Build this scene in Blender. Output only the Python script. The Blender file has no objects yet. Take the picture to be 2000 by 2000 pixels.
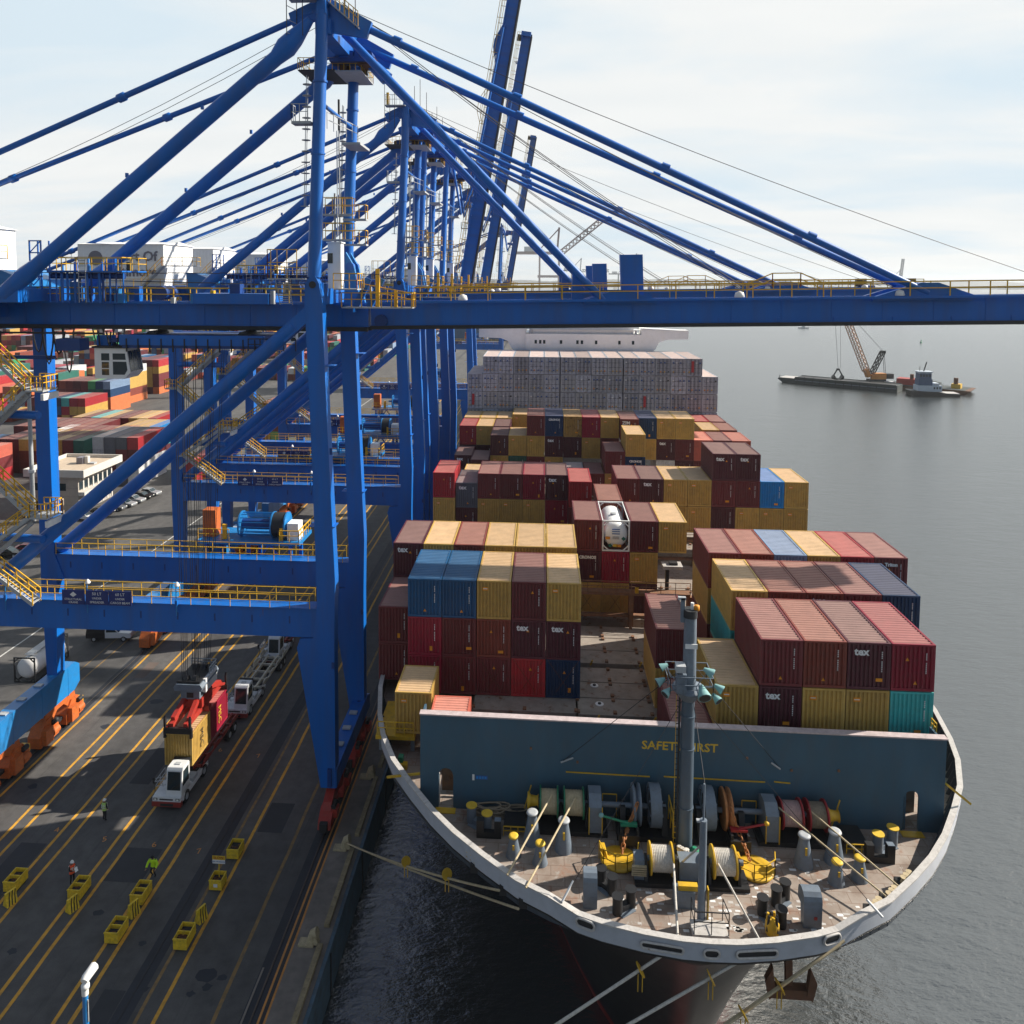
import bpy, bmesh, math, random
from mathutils import Vector, Matrix
random.seed(11)
R = math.radians
SC = bpy.context.scene
COL = SC.collection

# ------------------------------------------------------------------ helpers
def V(*a): return Vector(a[0] if len(a) == 1 else a)

class MB:
    """collects shapes and links them as ONE mesh"""
    def __init__(s): s.v = []; s.f = []; s.m = []; s.s = []; s.mats = []
    def mi(s, mat):
        if mat not in s.mats: s.mats.append(mat)
        return s.mats.index(mat)
    def add(s, vs, fs, mat, smooth=False):
        b = len(s.v); i = s.mi(mat)
        s.v += [tuple(v) for v in vs]
        for f in fs:
            s.f.append([b + k for k in f]); s.m.append(i); s.s.append(smooth)
        return s
    def box(s, x0, x1, y0, y1, z0, z1, mat):
        vs = [(x, y, z) for z in (z0, z1) for y in (y0, y1) for x in (x0, x1)]
        return s.add(vs, [(0, 2, 3, 1), (4, 5, 7, 6), (0, 1, 5, 4), (2, 6, 7, 3), (0, 4, 6, 2), (1, 3, 7, 5)], mat)
    def beam(s, p, q, w, h, mat, up=(0, 0, 1)):
        p, q = V(p), V(q); d = (q - p).normalized(); u = V(up)
        a = d.cross(u)
        if a.length < 1e-4: a = d.cross(V(0, 1, 0))
        a.normalize(); b = a.cross(d)
        vs = [c + a * (i * w / 2) + b * (j * h / 2) for c in (p, q) for i, j in ((-1, -1), (1, -1), (1, 1), (-1, 1))]
        return s.add(vs, [(0, 1, 2, 3), (7, 6, 5, 4), (0, 4, 5, 1), (1, 5, 6, 2), (2, 6, 7, 3), (3, 7, 4, 0)], mat)
    def tube(s, p, q, r, mat, n=10, r2=None, cap=True):
        p, q = V(p), V(q); r2 = r if r2 is None else r2
        return s.sweep([p, q], [r, r2], mat, n, cap)
    def sweep(s, pts, rs, mat, n=8, cap=True):
        pts = [V(p) for p in pts]
        if not isinstance(rs, (list, tuple)): rs = [rs] * len(pts)
        vs = []; a = None
        for i, p in enumerate(pts):
            d = (pts[min(i + 1, len(pts) - 1)] - pts[max(i - 1, 0)]).normalized()
            if a is None:
                a = d.cross(V(0, 0, 1))
                if a.length < 1e-3: a = d.cross(V(0, 1, 0))
            a = (a - d * a.dot(d)).normalized(); b = d.cross(a)
            for k in range(n):
                t = 2 * math.pi * k / n
                vs.append(p + (a * math.cos(t) + b * math.sin(t)) * rs[i])
        fs = [(i * n + k, i * n + (k + 1) % n, (i + 1) * n + (k + 1) % n, (i + 1) * n + k) for i in range(len(pts) - 1) for k in range(n)]
        s.add(vs, fs, mat, n > 5)
        if cap:
            s.add(vs[:n], [tuple(range(n))], mat); s.add(vs[-n:], [tuple(range(n))], mat)
        return s
    def prism(s, poly, ax, a, b, mat):
        def pt(u, w, t): return {'y': (u, t, w), 'x': (t, u, w), 'z': (u, w, t)}[ax]
        n = len(poly)
        vs = [pt(u, w, a) for u, w in poly] + [pt(u, w, b) for u, w in poly]
        fs = [tuple(range(n)), tuple(range(2 * n - 1, n - 1, -1))] + [(k, (k + 1) % n, n + (k + 1) % n, n + k) for k in range(n)]
        return s.add(vs, fs, mat)
    def lathe(s, prof, c, mat, n=16, ax='z'):
        vs = []
        for r, h in prof:
            for k in range(n):
                t = 2 * math.pi * k / n; u, w = r * math.cos(t), r * math.sin(t)
                vs.append({'z': (c[0] + u, c[1] + w, c[2] + h), 'x': (c[0] + h, c[1] + u, c[2] + w), 'y': (c[0] + u, c[1] + h, c[2] + w)}[ax])
        m = len(prof)
        s.add(vs, [(i * n + k, i * n + (k + 1) % n, (i + 1) * n + (k + 1) % n, (i + 1) * n + k) for i in range(m - 1) for k in range(n)], mat, True)
        s.add(vs[:n], [tuple(range(n))], mat); s.add(vs[-n:], [tuple(range(n))], mat)
        return s
    def rail(s, pts, mat, h=1.1, step=1.6, r=.035, mid=True, closed=False):
        pts = [V(p) for p in pts]
        if closed: pts = pts + [pts[0]]
        for a, b in zip(pts[:-1], pts[1:]):
            L = (b - a).length; n = max(1, int(round(L / step)))
            for k in range(n + 1):
                p = a.lerp(b, k / n); s.beam(p, p + V(0, 0, h), r * 1.8, r * 1.8, mat)
            s.beam(a + V(0, 0, h), b + V(0, 0, h), r * 2, r * 2, mat)
            if mid: s.beam(a + V(0, 0, h * .55), b + V(0, 0, h * .55), r * 1.7, r * 1.7, mat)
        return s
    def mesh(s, name):
        me = bpy.data.meshes.new(name); me.from_pydata(s.v, [], s.f)
        for m in s.mats: me.materials.append(m)
        me.polygons.foreach_set('material_index', s.m); me.polygons.foreach_set('use_smooth', s.s)
        bm = bmesh.new(); bm.from_mesh(me)
        bmesh.ops.recalc_face_normals(bm, faces=bm.faces); bm.to_mesh(me); bm.free()
        me.update(); return me
    def obj(s, name, parent=None, loc=(0, 0, 0), rot=(0, 0, 0)):
        return link(name, s.mesh(name), parent, loc, rot)

def link(name, data, parent=None, loc=(0, 0, 0), rot=(0, 0, 0)):
    o = bpy.data.objects.new(name, data); COL.objects.link(o)
    o.location = loc; o.rotation_euler = rot
    if parent: o.parent = parent
    return o
def empty(name, loc=(0, 0, 0), rz=0):
    o = link(name, None, None, loc, (0, 0, rz)); o.empty_display_size = .3; return o
def tag(o, label=None, cat=None, group=None, kind=None):
    if label: o['label'] = label
    if cat: o['category'] = cat
    if group: o['group'] = group
    if kind: o['kind'] = kind
    return o
def kids(o): return [c for c in KIDMAP.get(o.name, [])]
def copy_tree(o, parent=None):
    c = o.copy(); COL.objects.link(c)
    if parent: c.parent = parent
    for ch in list(o.children): copy_tree(ch, c)
    return c
def text(body, size, mat, name, parent=None, loc=(0, 0, 0), rot=(R(90), 0, 0), ext=.006, align='CENTER', sx=1.0, bold=0.0):
    cu = bpy.data.curves.new('t', 'FONT'); cu.body = body; cu.size = size; cu.extrude = ext; cu.align_x = align; cu.align_y = 'CENTER'
    cu.resolution_u = 2; cu.offset = bold
    t = bpy.data.objects.new('t', cu); COL.objects.link(t)
    dg = bpy.context.evaluated_depsgraph_get()
    me = bpy.data.meshes.new_from_object(t.evaluated_get(dg)); me.name = name
    bpy.data.objects.remove(t); bpy.data.curves.remove(cu)
    me.materials.clear(); me.materials.append(mat)
    o = link(name, me, parent, loc, rot); o.scale = (sx, 1, 1)
    return o

# ------------------------------------------------------------------ materials
def nodes(m):
    m.use_nodes = True; nt = m.node_tree
    return nt, nt.nodes, nt.links, nt.nodes['Principled BSDF']
def ramp(n, pts):
    e = n.color_ramp.elements
    while len(e) > 1: e.remove(e[-1])
    e[0].position = pts[0][0]; e[0].color = (*pts[0][1], 1)
    for p, c in pts[1:]:
        k = e.new(p); k.color = (*c, 1)
def g3(v): return (v, v, v)
def mix(nt, a, b, fac, mode='MIX'):
    n = nt.nodes.new('ShaderNodeMix'); n.data_type = 'RGBA'; n.blend_type = mode
    for i, x in ((0, fac), (6, a), (7, b)):
        if isinstance(x, (int, float)): n.inputs[i].default_value = x
        elif isinstance(x, tuple): n.inputs[i].default_value = (*x, 1)
        else: nt.links.new(x, n.inputs[i])
    return n.outputs[2]
def paint(name, col, rough=.45, metal=0, var=.18, scale=.8, rust=0, dirt=0, objvar=.0, bump=0, bscale=20, spec=.5, rustcol=(.16, .055, .02), stretch=1):
    m = bpy.data.materials.new(name); nt, N, L, P = nodes(m)
    tc = N.new('ShaderNodeTexCoord'); oi = N.new('ShaderNodeObjectInfo')
    ad = N.new('ShaderNodeVectorMath'); ad.operation = 'ADD'; L.new(tc.outputs['Object'], ad.inputs[0])
    ms = N.new('ShaderNodeVectorMath'); ms.operation = 'SCALE'; ms.inputs[3].default_value = 37
    cx = N.new('ShaderNodeCombineXYZ')
    for i in range(3): L.new(oi.outputs['Random'], cx.inputs[i])
    L.new(cx.outputs[0], ms.inputs[0]); L.new(ms.outputs[0], ad.inputs[1])
    mp = N.new('ShaderNodeMapping'); mp.inputs['Scale'].default_value = (1, 1, 1 / stretch); L.new(ad.outputs[0], mp.inputs[0])
    vec = mp.outputs[0]
    n1 = N.new('ShaderNodeTexNoise'); n1.inputs['Scale'].default_value = scale; n1.inputs['Detail'].default_value = 8; n1.inputs['Roughness'].default_value = .65
    L.new(vec, n1.inputs['Vector'])
    r1 = N.new('ShaderNodeValToRGB'); ramp(r1, [(.25, g3(1 - var)), (.75, g3(1 + var))]); L.new(n1.outputs[0], r1.inputs[0])
    c = mix(nt, col, r1.outputs[0], 1.0, 'MULTIPLY')
    if objvar:
        mr = N.new('ShaderNodeMapRange'); mr.inputs[3].default_value = 1 - objvar; mr.inputs[4].default_value = 1 + objvar
        L.new(oi.outputs['Random'], mr.inputs[0]); c = mix(nt, c, mr.outputs[0], 1.0, 'MULTIPLY')
    if dirt:
        n2 = N.new('ShaderNodeTexNoise'); n2.inputs['Scale'].default_value = scale * 3.1; n2.inputs['Detail'].default_value = 6; L.new(vec, n2.inputs['Vector'])
        r2 = N.new('ShaderNodeValToRGB'); ramp(r2, [(.45, g3(0)), (.75, g3(dirt))]); L.new(n2.outputs[0], r2.inputs[0])
        c = mix(nt, c, (.09, .08, .07), r2.outputs[0])
    if rust:
        n3 = N.new('ShaderNodeTexNoise'); n3.inputs['Scale'].default_value = scale * 2.3; n3.inputs['Detail'].default_value = 9; n3.inputs['Roughness'].default_value = .7; L.new(vec, n3.inputs['Vector'])
        t = .72 - rust * .3
        r3 = N.new('ShaderNodeValToRGB'); ramp(r3, [(t, g3(0)), (t + .08, g3(.85))]); L.new(n3.outputs[0], r3.inputs[0])
        c = mix(nt, c, rustcol, r3.outputs[0])
    L.new(c, P.inputs['Base Color'])
    P.inputs['Roughness'].default_value = rough; P.inputs['Metallic'].default_value = metal
    P.inputs['Specular IOR Level'].default_value = spec
    if bump:
        nb = N.new('ShaderNodeTexNoise'); nb.inputs['Scale'].default_value = bscale; nb.inputs['Detail'].default_value = 4; L.new(vec, nb.inputs['Vector'])
        b = N.new('ShaderNodeBump'); b.inputs['Strength'].default_value = bump; b.inputs['Distance'].default_value = .05
        L.new(nb.outputs[0], b.inputs['Height']); L.new(b.outputs[0], P.inputs['Normal'])
    return m

M = {}
def P_(k, *a, **kw): M[k] = paint(k, *a, **kw)
P_('crane_blue', (.001, .135, .53), .42, spec=.4, var=.13, scale=.35, dirt=.26, stretch=7, rust=.10)
P_('crane_lightblue', (.012, .20, .52), .45, var=.12, scale=.6, dirt=.15)
P_('deep_blue', (.006, .05, .22), .5, var=.15)
P_('rail_yellow', (.75, .42, .02), .5, var=.12)
P_('galv', (.42, .44, .46), .5, var=.15, scale=2)
P_('house_white', (.86, .86, .85), .5, var=.05, scale=.5, dirt=.06)
P_('white', (.78, .78, .77), .45, var=.06, dirt=.08)
P_('dark', (.02, .022, .026), .6, var=.2)
P_('black_rubber', (.016, .016, .017), .75, var=.2)
P_('cable', (.02, .02, .024), .6, var=0)
P_('glass', (.015, .03, .04), .08, var=.2, spec=.8)
P_('bogie_orange', (.55, .13, .025), .55, var=.2, scale=2, dirt=.35)
P_('bogie_red', (.40, .03, .02), .5, var=.2, scale=2, dirt=.3)
P_('letter_grey', (.20, .19, .22), .6, var=.1)
P_('letter_white', (.78, .78, .78), .6, var=.05)
P_('letter_yellow', (.70, .46, .04), .6, var=.15, scale=4)
P_('sticker_orange', (.78, .30, .02), .6, var=.1)
P_('sign_blue', (.012, .03, .17), .5, var=.1)
P_('rust', (.14, .06, .03), .8, var=.35, scale=1.5, dirt=.3)
P_('galv_lamp', (.85, .85, .85), .3, var=.03)

for k_ in ('crane_blue', 'crane_lightblue'):
    q_ = M[k_].node_tree.nodes['Principled BSDF']; q_.inputs['Coat Weight'].default_value = .12; q_.inputs['Coat Roughness'].default_value = .22; q_.inputs['Coat IOR'].default_value = 1.7
# containers
CC = {}; CR = {}
def cmat(k, name, col, **kw):
    d = dict(rough=.5, var=.14, scale=.9, dirt=.22, rust=.14, objvar=.16, bump=0); d.update(kw)
    CC[k] = (paint('container_' + name, col, **d), name.replace('_', ' '))
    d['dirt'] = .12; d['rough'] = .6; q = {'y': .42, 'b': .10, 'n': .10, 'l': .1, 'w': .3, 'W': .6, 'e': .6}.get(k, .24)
    CR[k] = paint('faded_sunlit_roof_' + name, tuple(c * (1 - q) + p * q for c, p in zip(col, (.86, .62, .50) if k != 'b' else (.4, .6, .8))), **d)  # paler roof copy: sun on the tops put into the colour, plus fading
cmat('m', 'maroon', (.155, .024, .030)); cmat('d', 'dark_maroon', (.090, .017, .029)); cmat('c', 'crimson', (.29, .010, .035))
cmat('r', 'red_brown', (.22, .045, .030)); cmat('R', 'bright_red', (.42, .025, .035)); cmat('y', 'ochre_yellow', (.54, .34, .085))
cmat('b', 'blue', (.004, .085, .22)); cmat('n', 'navy_blue', (.003, .036, .115)); cmat('l', 'pale_blue', (.22, .32, .48))
cmat('s', 'sky_blue', (.01, .24, .62)); cmat('t', 'turquoise', (.05, .40, .40)); cmat('k', 'slate_grey', (.10, .11, .14))
cmat('w', 'white', (.68, .69, .69), dirt=.3); cmat('S', 'salmon_red', (.52, .13, .09)); cmat('g', 'dark_green', (.02, .13, .10))
cmat('G', 'green', (.05, .34, .12)); cmat('o', 'orange', (.62, .17, .06)); cmat('e', 'grey', (.38, .40, .43)); cmat('W', 'grey_white', (.42, .45, .51), dirt=.5, rust=.2, objvar=.3)
cmat('Y', 'rusty_ochre', (.50, .30, .08), rust=.62, rustcol=(.10, .035, .015))
# ------------------------------------------------------------------ camera, sun, sky
f_, cx_, cy_, yaw_, pit_, rol_, H_ = 1514.07, 958.44, 650.0, .0669, .0688, .0052, 44.39
fw = V(-math.sin(yaw_) * math.cos(pit_), math.cos(yaw_) * math.cos(pit_), -math.sin(pit_))
rt = V(math.cos(yaw_), math.sin(yaw_), 0); up = rt.cross(fw)
c_, s_ = math.cos(rol_), math.sin(rol_)
rt, up = rt * c_ + up * s_, up * c_ - rt * s_
cam = bpy.data.cameras.new('camera'); co = bpy.data.objects.new('camera', cam); COL.objects.link(co)
cam.sensor_fit = 'HORIZONTAL'; cam.sensor_width = 36; cam.lens = f_ / 2000 * 36
cam.shift_x = (1000 - cx_) / 2000; cam.shift_y = -(1000 - cy_) / 2000
cam.clip_start = .5; cam.clip_end = 60000
mw = Matrix.Identity(4)
for i in range(3): mw[i][0] = rt[i]; mw[i][1] = up[i]; mw[i][2] = -fw[i]
mw[2][3] = H_
co.matrix_world = mw
SC.camera = co

SUN = V(1.42, .50, 1.0).normalized()
sl = bpy.data.lights.new('sun', 'SUN'); so = bpy.data.objects.new('sun', sl); COL.objects.link(so)
sl.energy = 5.0; sl.angle = R(.55); sl.color = (1, .92, .80)
so.rotation_euler = SUN.to_track_quat('Z', 'Y').to_euler(); so.location = (200, 100, 200)

W = bpy.data.worlds.new('World'); SC.world = W; W.use_nodes = True
nt = W.node_tree; N = nt.nodes; L = nt.links; bg = N['Background']
sky = N.new('ShaderNodeTexSky'); sky.sky_type = 'NISHITA'; sky.sun_disc = False
sky.sun_elevation = math.asin(SUN.z); sky.sun_rotation = math.atan2(SUN.x, SUN.y)
sky.air_density = 1.0; sky.dust_density = 2.0; sky.ozone_density = 1.2
tc = N.new('ShaderNodeTexCoord'); sp = N.new('ShaderNodeSeparateXYZ'); L.new(tc.outputs['Generated'], sp.inputs[0])
zc = N.new('ShaderNodeMath'); zc.operation = 'MAXIMUM'; zc.inputs[1].default_value = 0; L.new(sp.outputs[2], zc.inputs[0])
za = N.new('ShaderNodeMath'); za.operation = 'ADD'; za.inputs[1].default_value = .12; L.new(zc.outputs[0], za.inputs[0])
dx = N.new('ShaderNodeMath'); dx.operation = 'DIVIDE'; L.new(sp.outputs[0], dx.inputs[0]); L.new(za.outputs[0], dx.inputs[1])
dy = N.new('ShaderNodeMath'); dy.operation = 'DIVIDE'; L.new(sp.outputs[1], dy.inputs[0]); L.new(za.outputs[0], dy.inputs[1])
cb = N.new('ShaderNodeCombineXYZ'); L.new(dx.outputs[0], cb.inputs[0]); L.new(dy.outputs[0], cb.inputs[1])
mp = N.new('ShaderNodeMapping'); mp.inputs['Rotation'].default_value = (0, 0, R(-14)); mp.inputs['Scale'].default_value = (.55, 1.1, 1); mp.inputs['Location'].default_value = (3.3, 1.7, 0)
L.new(cb.outputs[0], mp.inputs[0])
nz = N.new('ShaderNodeTexNoise'); nz.inputs['Scale'].default_value = .85; nz.inputs['Detail'].default_value = 7; nz.inputs['Roughness'].default_value = .55; nz.inputs['Distortion'].default_value = .35
L.new(mp.outputs[0], nz.inputs['Vector'])
rp = N.new('ShaderNodeValToRGB'); ramp(rp, [(.36, g3(.0)), (.56, g3(1))]); L.new(nz.outputs[0], rp.inputs[0])
nz2 = N.new('ShaderNodeTexNoise'); nz2.inputs['Scale'].default_value = 2.2; nz2.inputs['Detail'].default_value = 5; L.new(mp.outputs[0], nz2.inputs['Vector'])
rp2 = N.new('ShaderNodeValToRGB'); ramp(rp2, [(.3, (11.4, 11.8, 11.9)), (.7, (12.2, 12.4, 12.3))]); L.new(nz2.outputs[0], rp2.inputs[0])
el = N.new('ShaderNodeMapRange'); el.interpolation_type = 'SMOOTHSTEP'; el.inputs[1].default_value = .6; el.inputs[2].default_value = .97; el.inputs[3].default_value = 1; el.inputs[4].default_value = .25
L.new(sp.outputs[2], el.inputs[0])
dt = N.new('ShaderNodeVectorMath'); dt.operation = 'DOT_PRODUCT'; dt.inputs[1].default_value = (.5, .866, 0); L.new(tc.outputs['Generated'], dt.inputs[0])
az = N.new('ShaderNodeMapRange'); az.interpolation_type = 'SMOOTHSTEP'; az.inputs[1].default_value = -.25; az.inputs[2].default_value = .45; az.inputs[3].default_value = .12; az.inputs[4].default_value = 1
L.new(dt.outputs['Value'], az.inputs[0])
ea = N.new('ShaderNodeMath'); ea.operation = 'MULTIPLY'; L.new(el.outputs[0], ea.inputs[0]); L.new(az.outputs[0], ea.inputs[1])
cf = N.new('ShaderNodeMath'); cf.operation = 'MULTIPLY'; L.new(rp.outputs[0], cf.inputs[0]); L.new(ea.outputs[0], cf.inputs[1])
vl = mix(nt, sky.outputs[0], (9.3, 10.9, 12.0), ea.outputs[0])
cl = mix(nt, vl, rp2.outputs[0], cf.outputs[0])
L.new(cl, bg.inputs[0]); bg.inputs[1].default_value = .05
SC.view_settings.view_transform = 'Standard'; SC.view_settings.look = 'None'
SC.view_settings.exposure = .6; SC.view_settings.gamma = 1
SC.cycles.use_denoising = True
SC.cycles.max_bounces = 6; SC.cycles.diffuse_bounces = 3; SC.cycles.glossy_bounces = 3; SC.cycles.transmission_bounces = 2
SC.cycles.caustics_reflective = False; SC.cycles.caustics_refractive = False

# ------------------------------------------------------------------ water and ground
def struct(o): o['kind'] = 'structure'; return o
def sheet(name, x0, x1, y0, y1, z, mat): return struct(MB().add([(x0, y0, z), (x1, y0, z), (x1, y1, z), (x0, y1, z)], [(0, 1, 2, 3)], mat).obj(name))
WZ = -3.2; HAZE = .0001
def water_mat():
    m = bpy.data.materials.new('harbour_water'); nt, N, L, P = nodes(m)
    P.inputs['Base Color'].default_value = (.022, .028, .030, 1); P.inputs['Roughness'].default_value = .2
    P.inputs['IOR'].default_value = 2.0; P.inputs['Specular IOR Level'].default_value = .9
    tc = N.new('ShaderNodeTexCoord')
    out = None
    for sc, st, rotz, w, det in (((.10, .20, .1), 1, 20, .8, 3), ((.42, .95, .5), 1, 28, .75, 5), ((1.6, 3.2, 2), 1, 15, .28, 4)):
        mp = N.new('ShaderNodeMapping'); mp.inputs['Scale'].default_value = sc; mp.inputs['Rotation'].default_value = (0, 0, R(rotz)); L.new(tc.outputs['Object'], mp.inputs[0])
        n = N.new('ShaderNodeTexNoise'); n.inputs['Scale'].default_value = 1; n.inputs['Detail'].default_value = det; n.inputs['Roughness'].default_value = .6; L.new(mp.outputs[0], n.inputs['Vector'])
        mu = N.new('ShaderNodeMath'); mu.operation = 'MULTIPLY'; mu.inputs[1].default_value = w; L.new(n.outputs[0], mu.inputs[0])
        if out is None: out = mu.outputs[0]
        else:
            ad = N.new('ShaderNodeMath'); ad.operation = 'ADD'; L.new(out, ad.inputs[0]); L.new(mu.outputs[0], ad.inputs[1]); out = ad.outputs[0]
    b = N.new('ShaderNodeBump'); b.inputs['Strength'].default_value = .5; b.inputs['Distance'].default_value = .48
    L.new(out, b.inputs['Height']); L.new(b.outputs[0], P.inputs['Normal'])
    return m
M['water'] = water_mat()
wb = MB(); wb.add([(-3000, -250, WZ), (9000, -250, WZ), (9000, 9400, WZ), (-3000, 9400, WZ)], [(0, 1, 2, 3)], M['water'])
struct(wb.obj('water'))
HZ = bpy.data.materials.new('haze'); HZ.use_nodes = True; hn = HZ.node_tree; hn.nodes.remove(hn.nodes['Principled BSDF'])
pv = hn.nodes.new('ShaderNodeVolumePrincipled'); pv.inputs['Density'].default_value = HAZE; pv.inputs['Color'].default_value = (.93, .97, 1, 1); pv.inputs['Anisotropy'].default_value = .3
hn.links.new(pv.outputs[0], hn.nodes['Material Output'].inputs['Volume'])
if HAZE: tag(MB().box(-3100, 9100, -310, 9550, -10, 116, HZ).obj('haze'), kind='stuff')

def asphalt():
    m = bpy.data.materials.new('asphalt'); nt, N, L, P = nodes(m)
    tc = N.new('ShaderNodeTexCoord')
    def noise(sc, det=6, st=(1, 1, 1)):
        mp = N.new('ShaderNodeMapping'); mp.inputs['Scale'].default_value = st; L.new(tc.outputs['Object'], mp.inputs[0])
        n = N.new('ShaderNodeTexNoise'); n.inputs['Scale'].default_value = sc; n.inputs['Detail'].default_value = det; n.inputs['Roughness'].default_value = .6; L.new(mp.outputs[0], n.inputs['Vector']); return n.outputs[0]
    a = N.new('ShaderNodeValToRGB'); ramp(a, [(.3, (.058, .057, .058)), (.7, (.115, .110, .106))]); L.new(noise(.12, 8, (1.6, .45, 1)), a.inputs[0])
    b = N.new('ShaderNodeValToRGB'); ramp(b, [(.35, g3(.82)), (.65, g3(1.16))]); L.new(noise(.9, 8), b.inputs[0])
    c = mix(nt, a.outputs[0], b.outputs[0], 1.0, 'MULTIPLY')
    e = N.new('ShaderNodeValToRGB'); ramp(e, [(.3, g3(.75)), (.7, g3(1.25))]); L.new(noise(24, 3), e.inputs[0])
    c = mix(nt, c, e.outputs[0], 1.0, 'MULTIPLY')
    s = N.new('ShaderNodeValToRGB'); ramp(s, [(.66, g3(0)), (.74, g3(.55))]); L.new(noise(.33, 5), s.inputs[0])
    c = mix(nt, c, (.035, .035, .037), s.outputs[0])
    k = N.new('ShaderNodeValToRGB'); ramp(k, [(.58, g3(0)), (.66, g3(.35))]); L.new(noise(.5, 6, (3.5, .12, 1)), k.inputs[0])
    c = mix(nt, c, (.04, .04, .042), k.outputs[0])
    L.new(c, P.inputs['Base Color']); P.inputs['Roughness'].default_value = .8
    nb = N.new('ShaderNodeBump'); nb.inputs['Strength'].default_value = .3; nb.inputs['Distance'].default_value = .02; L.new(noise(40, 3), nb.inputs['Height']); L.new(nb.outputs[0], P.inputs['Normal'])
    return m
M['asphalt'] = asphalt()
P_('concrete', (.22, .19, .165), .85, var=.28, scale=.5, dirt=.4)
P_('concrete_wall', (.09, .15, .20), .85, var=.3, scale=.6, dirt=.5)
P_('asphalt_new', (.040, .042, .048), .85, var=.15, scale=.6)
P_('asphalt_pale', (.13, .10, .085), .85, var=.2, scale=.6)
P_('slot_dark', (.022, .026, .036), .7, var=.35, scale=.5)
P_('rail_steel', (.10, .08, .07), .45, metal=.6, var=.3)
P_('line_yellow', (.66, .34, .035), .7, var=.2, scale=.9, dirt=.45)
P_('line_faded', (.27, .165, .06), .75, var=.3, scale=.8, dirt=.8)
P_('line_orange', (.60, .26, .06), .7, var=.2, scale=1, dirt=.35)
P_('line_white', (.6, .6, .58), .7, var=.2, scale=1, dirt=.4)
P_('timber', (.33, .26, .15), .85, var=.35, scale=2, dirt=.4)
QE = -13.9
g = MB(); g.box(-3000, QE, -200, 1500, -9, 0, M['asphalt']); struct(g.obj('quay_ground'))
struct(MB().add([(-16.2, -100, .004), (QE, -100, .004), (QE, 1000, .004), (-16.2, 1000, .004)], [(0, 1, 2, 3)], M['concrete']).obj('quay_apron'))
g = MB(); g.box(QE + .003, QE + .25, -200, 1000, -9, -.02, M['concrete_wall'])
for y in range(-20, 700, 9): g.box(QE + .25, QE + .32, y + 4.6, y + 4.75, -9, -.3, M['dark'])
struct(g.obj('quay_wall'))
# raised timber kerb along the edge, in lengths between the bollards
g = MB()
y = 22.3
while y < 420:
    g.box(-14.55, -14.2, y + .9, y + 8.1, .004, .24, M['timber']); y += 8.72
struct(g.obj('quay_kerb'))
struct(sheet('rail_trench', -17.7, -16.62, -60, 600, .006, M['slot_dark']))
g = MB(); g.box(-17.1, -17.0, -60, 600, .006, .05, M['rail_steel']); struct(g.obj('crane_track'))
struct(sheet('rail_trench', -47.5, -46.5, -60, 600, .006, M['slot_dark']))
g = MB(); g.box(-47.05, -46.95, -60, 600, .006, .05, M['rail_steel']); struct(g.obj('crane_track'))
struct(sheet('cable_slot', -25.45, -24.35, -60, 600, .008, M['slot_dark']))
struct(sheet('rail_trench', -16.5, -16.28, -60, 600, .009, M['dark']))
g = MB(); g.box(-25.0, -24.9, -60, 600, .008, .03, M['dark']); struct(g.obj('cable_channel'))
g = MB(); g.box(-17.62, -17.5, -60, 46, .006, .03, M['concrete']); struct(g.obj('rail_seam'))
for x, w, mt in ((-45.98, .2, 'line_yellow'), (-42.4, .19, 'line_yellow'), (-41.27, .2, 'line_yellow'), (-38.1, .2, 'line_yellow'), (-36.95, .2, 'line_yellow'),
                 (-33.2, .2, 'line_yellow'), (-32.1, .2, 'line_yellow'), (-28.7, .2, 'line_yellow'), (-27.7, .22, 'line_yellow'), (-23.9, .18, 'line_faded'),
                 (-22.77, .2, 'line_yellow'), (-19.27, .2, 'line_faded'), (-16.57, .11, 'line_orange'), (-16.2, .11, 'line_orange'), (-50.4, .14, 'line_faded'), (-51.9, .1, 'line_faded'), (-63.0, .16, 'line_white')):
    # hand painted: each line wanders a little and breaks into short lengths
    b = MB(); y = -40; x1 = x
    while y < 330:
        y2 = y + random.uniform(1.6, 4.0); x2 = x + random.uniform(-.035, .035)
        hw = w * .62
        b.add([(x1 - hw, y, .012), (x1 + hw, y, .012), (x2 + hw, y2, .012), (x2 - hw, y2, .012)], [(0, 1, 2, 3)], M[mt])
        x1 = x2; y = y2
    struct(b.obj('lane_marking'))
for x0, x1, y0, y1, mt in ((-32.0, -29.1, 52.2, 55.6, 'asphalt_new'), (-26.9, -25.5, 34, 43.8, 'asphalt_new'), (-22.5, -20.5, 58, 61.5, 'asphalt_new'), (-45.0, -43.8, 80.5, 84, 'asphalt_pale'), (-40.5, -38.4, 49.5, 55.5, 'asphalt_new'), (-35.9, -34.1, 63, 71, 'asphalt_new'), (-76.5, -74.8, 129.2, 130.2, 'concrete')):
    struct(sheet('asphalt_patch', x0, x1, y0, y1, .010, M[mt]))
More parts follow.
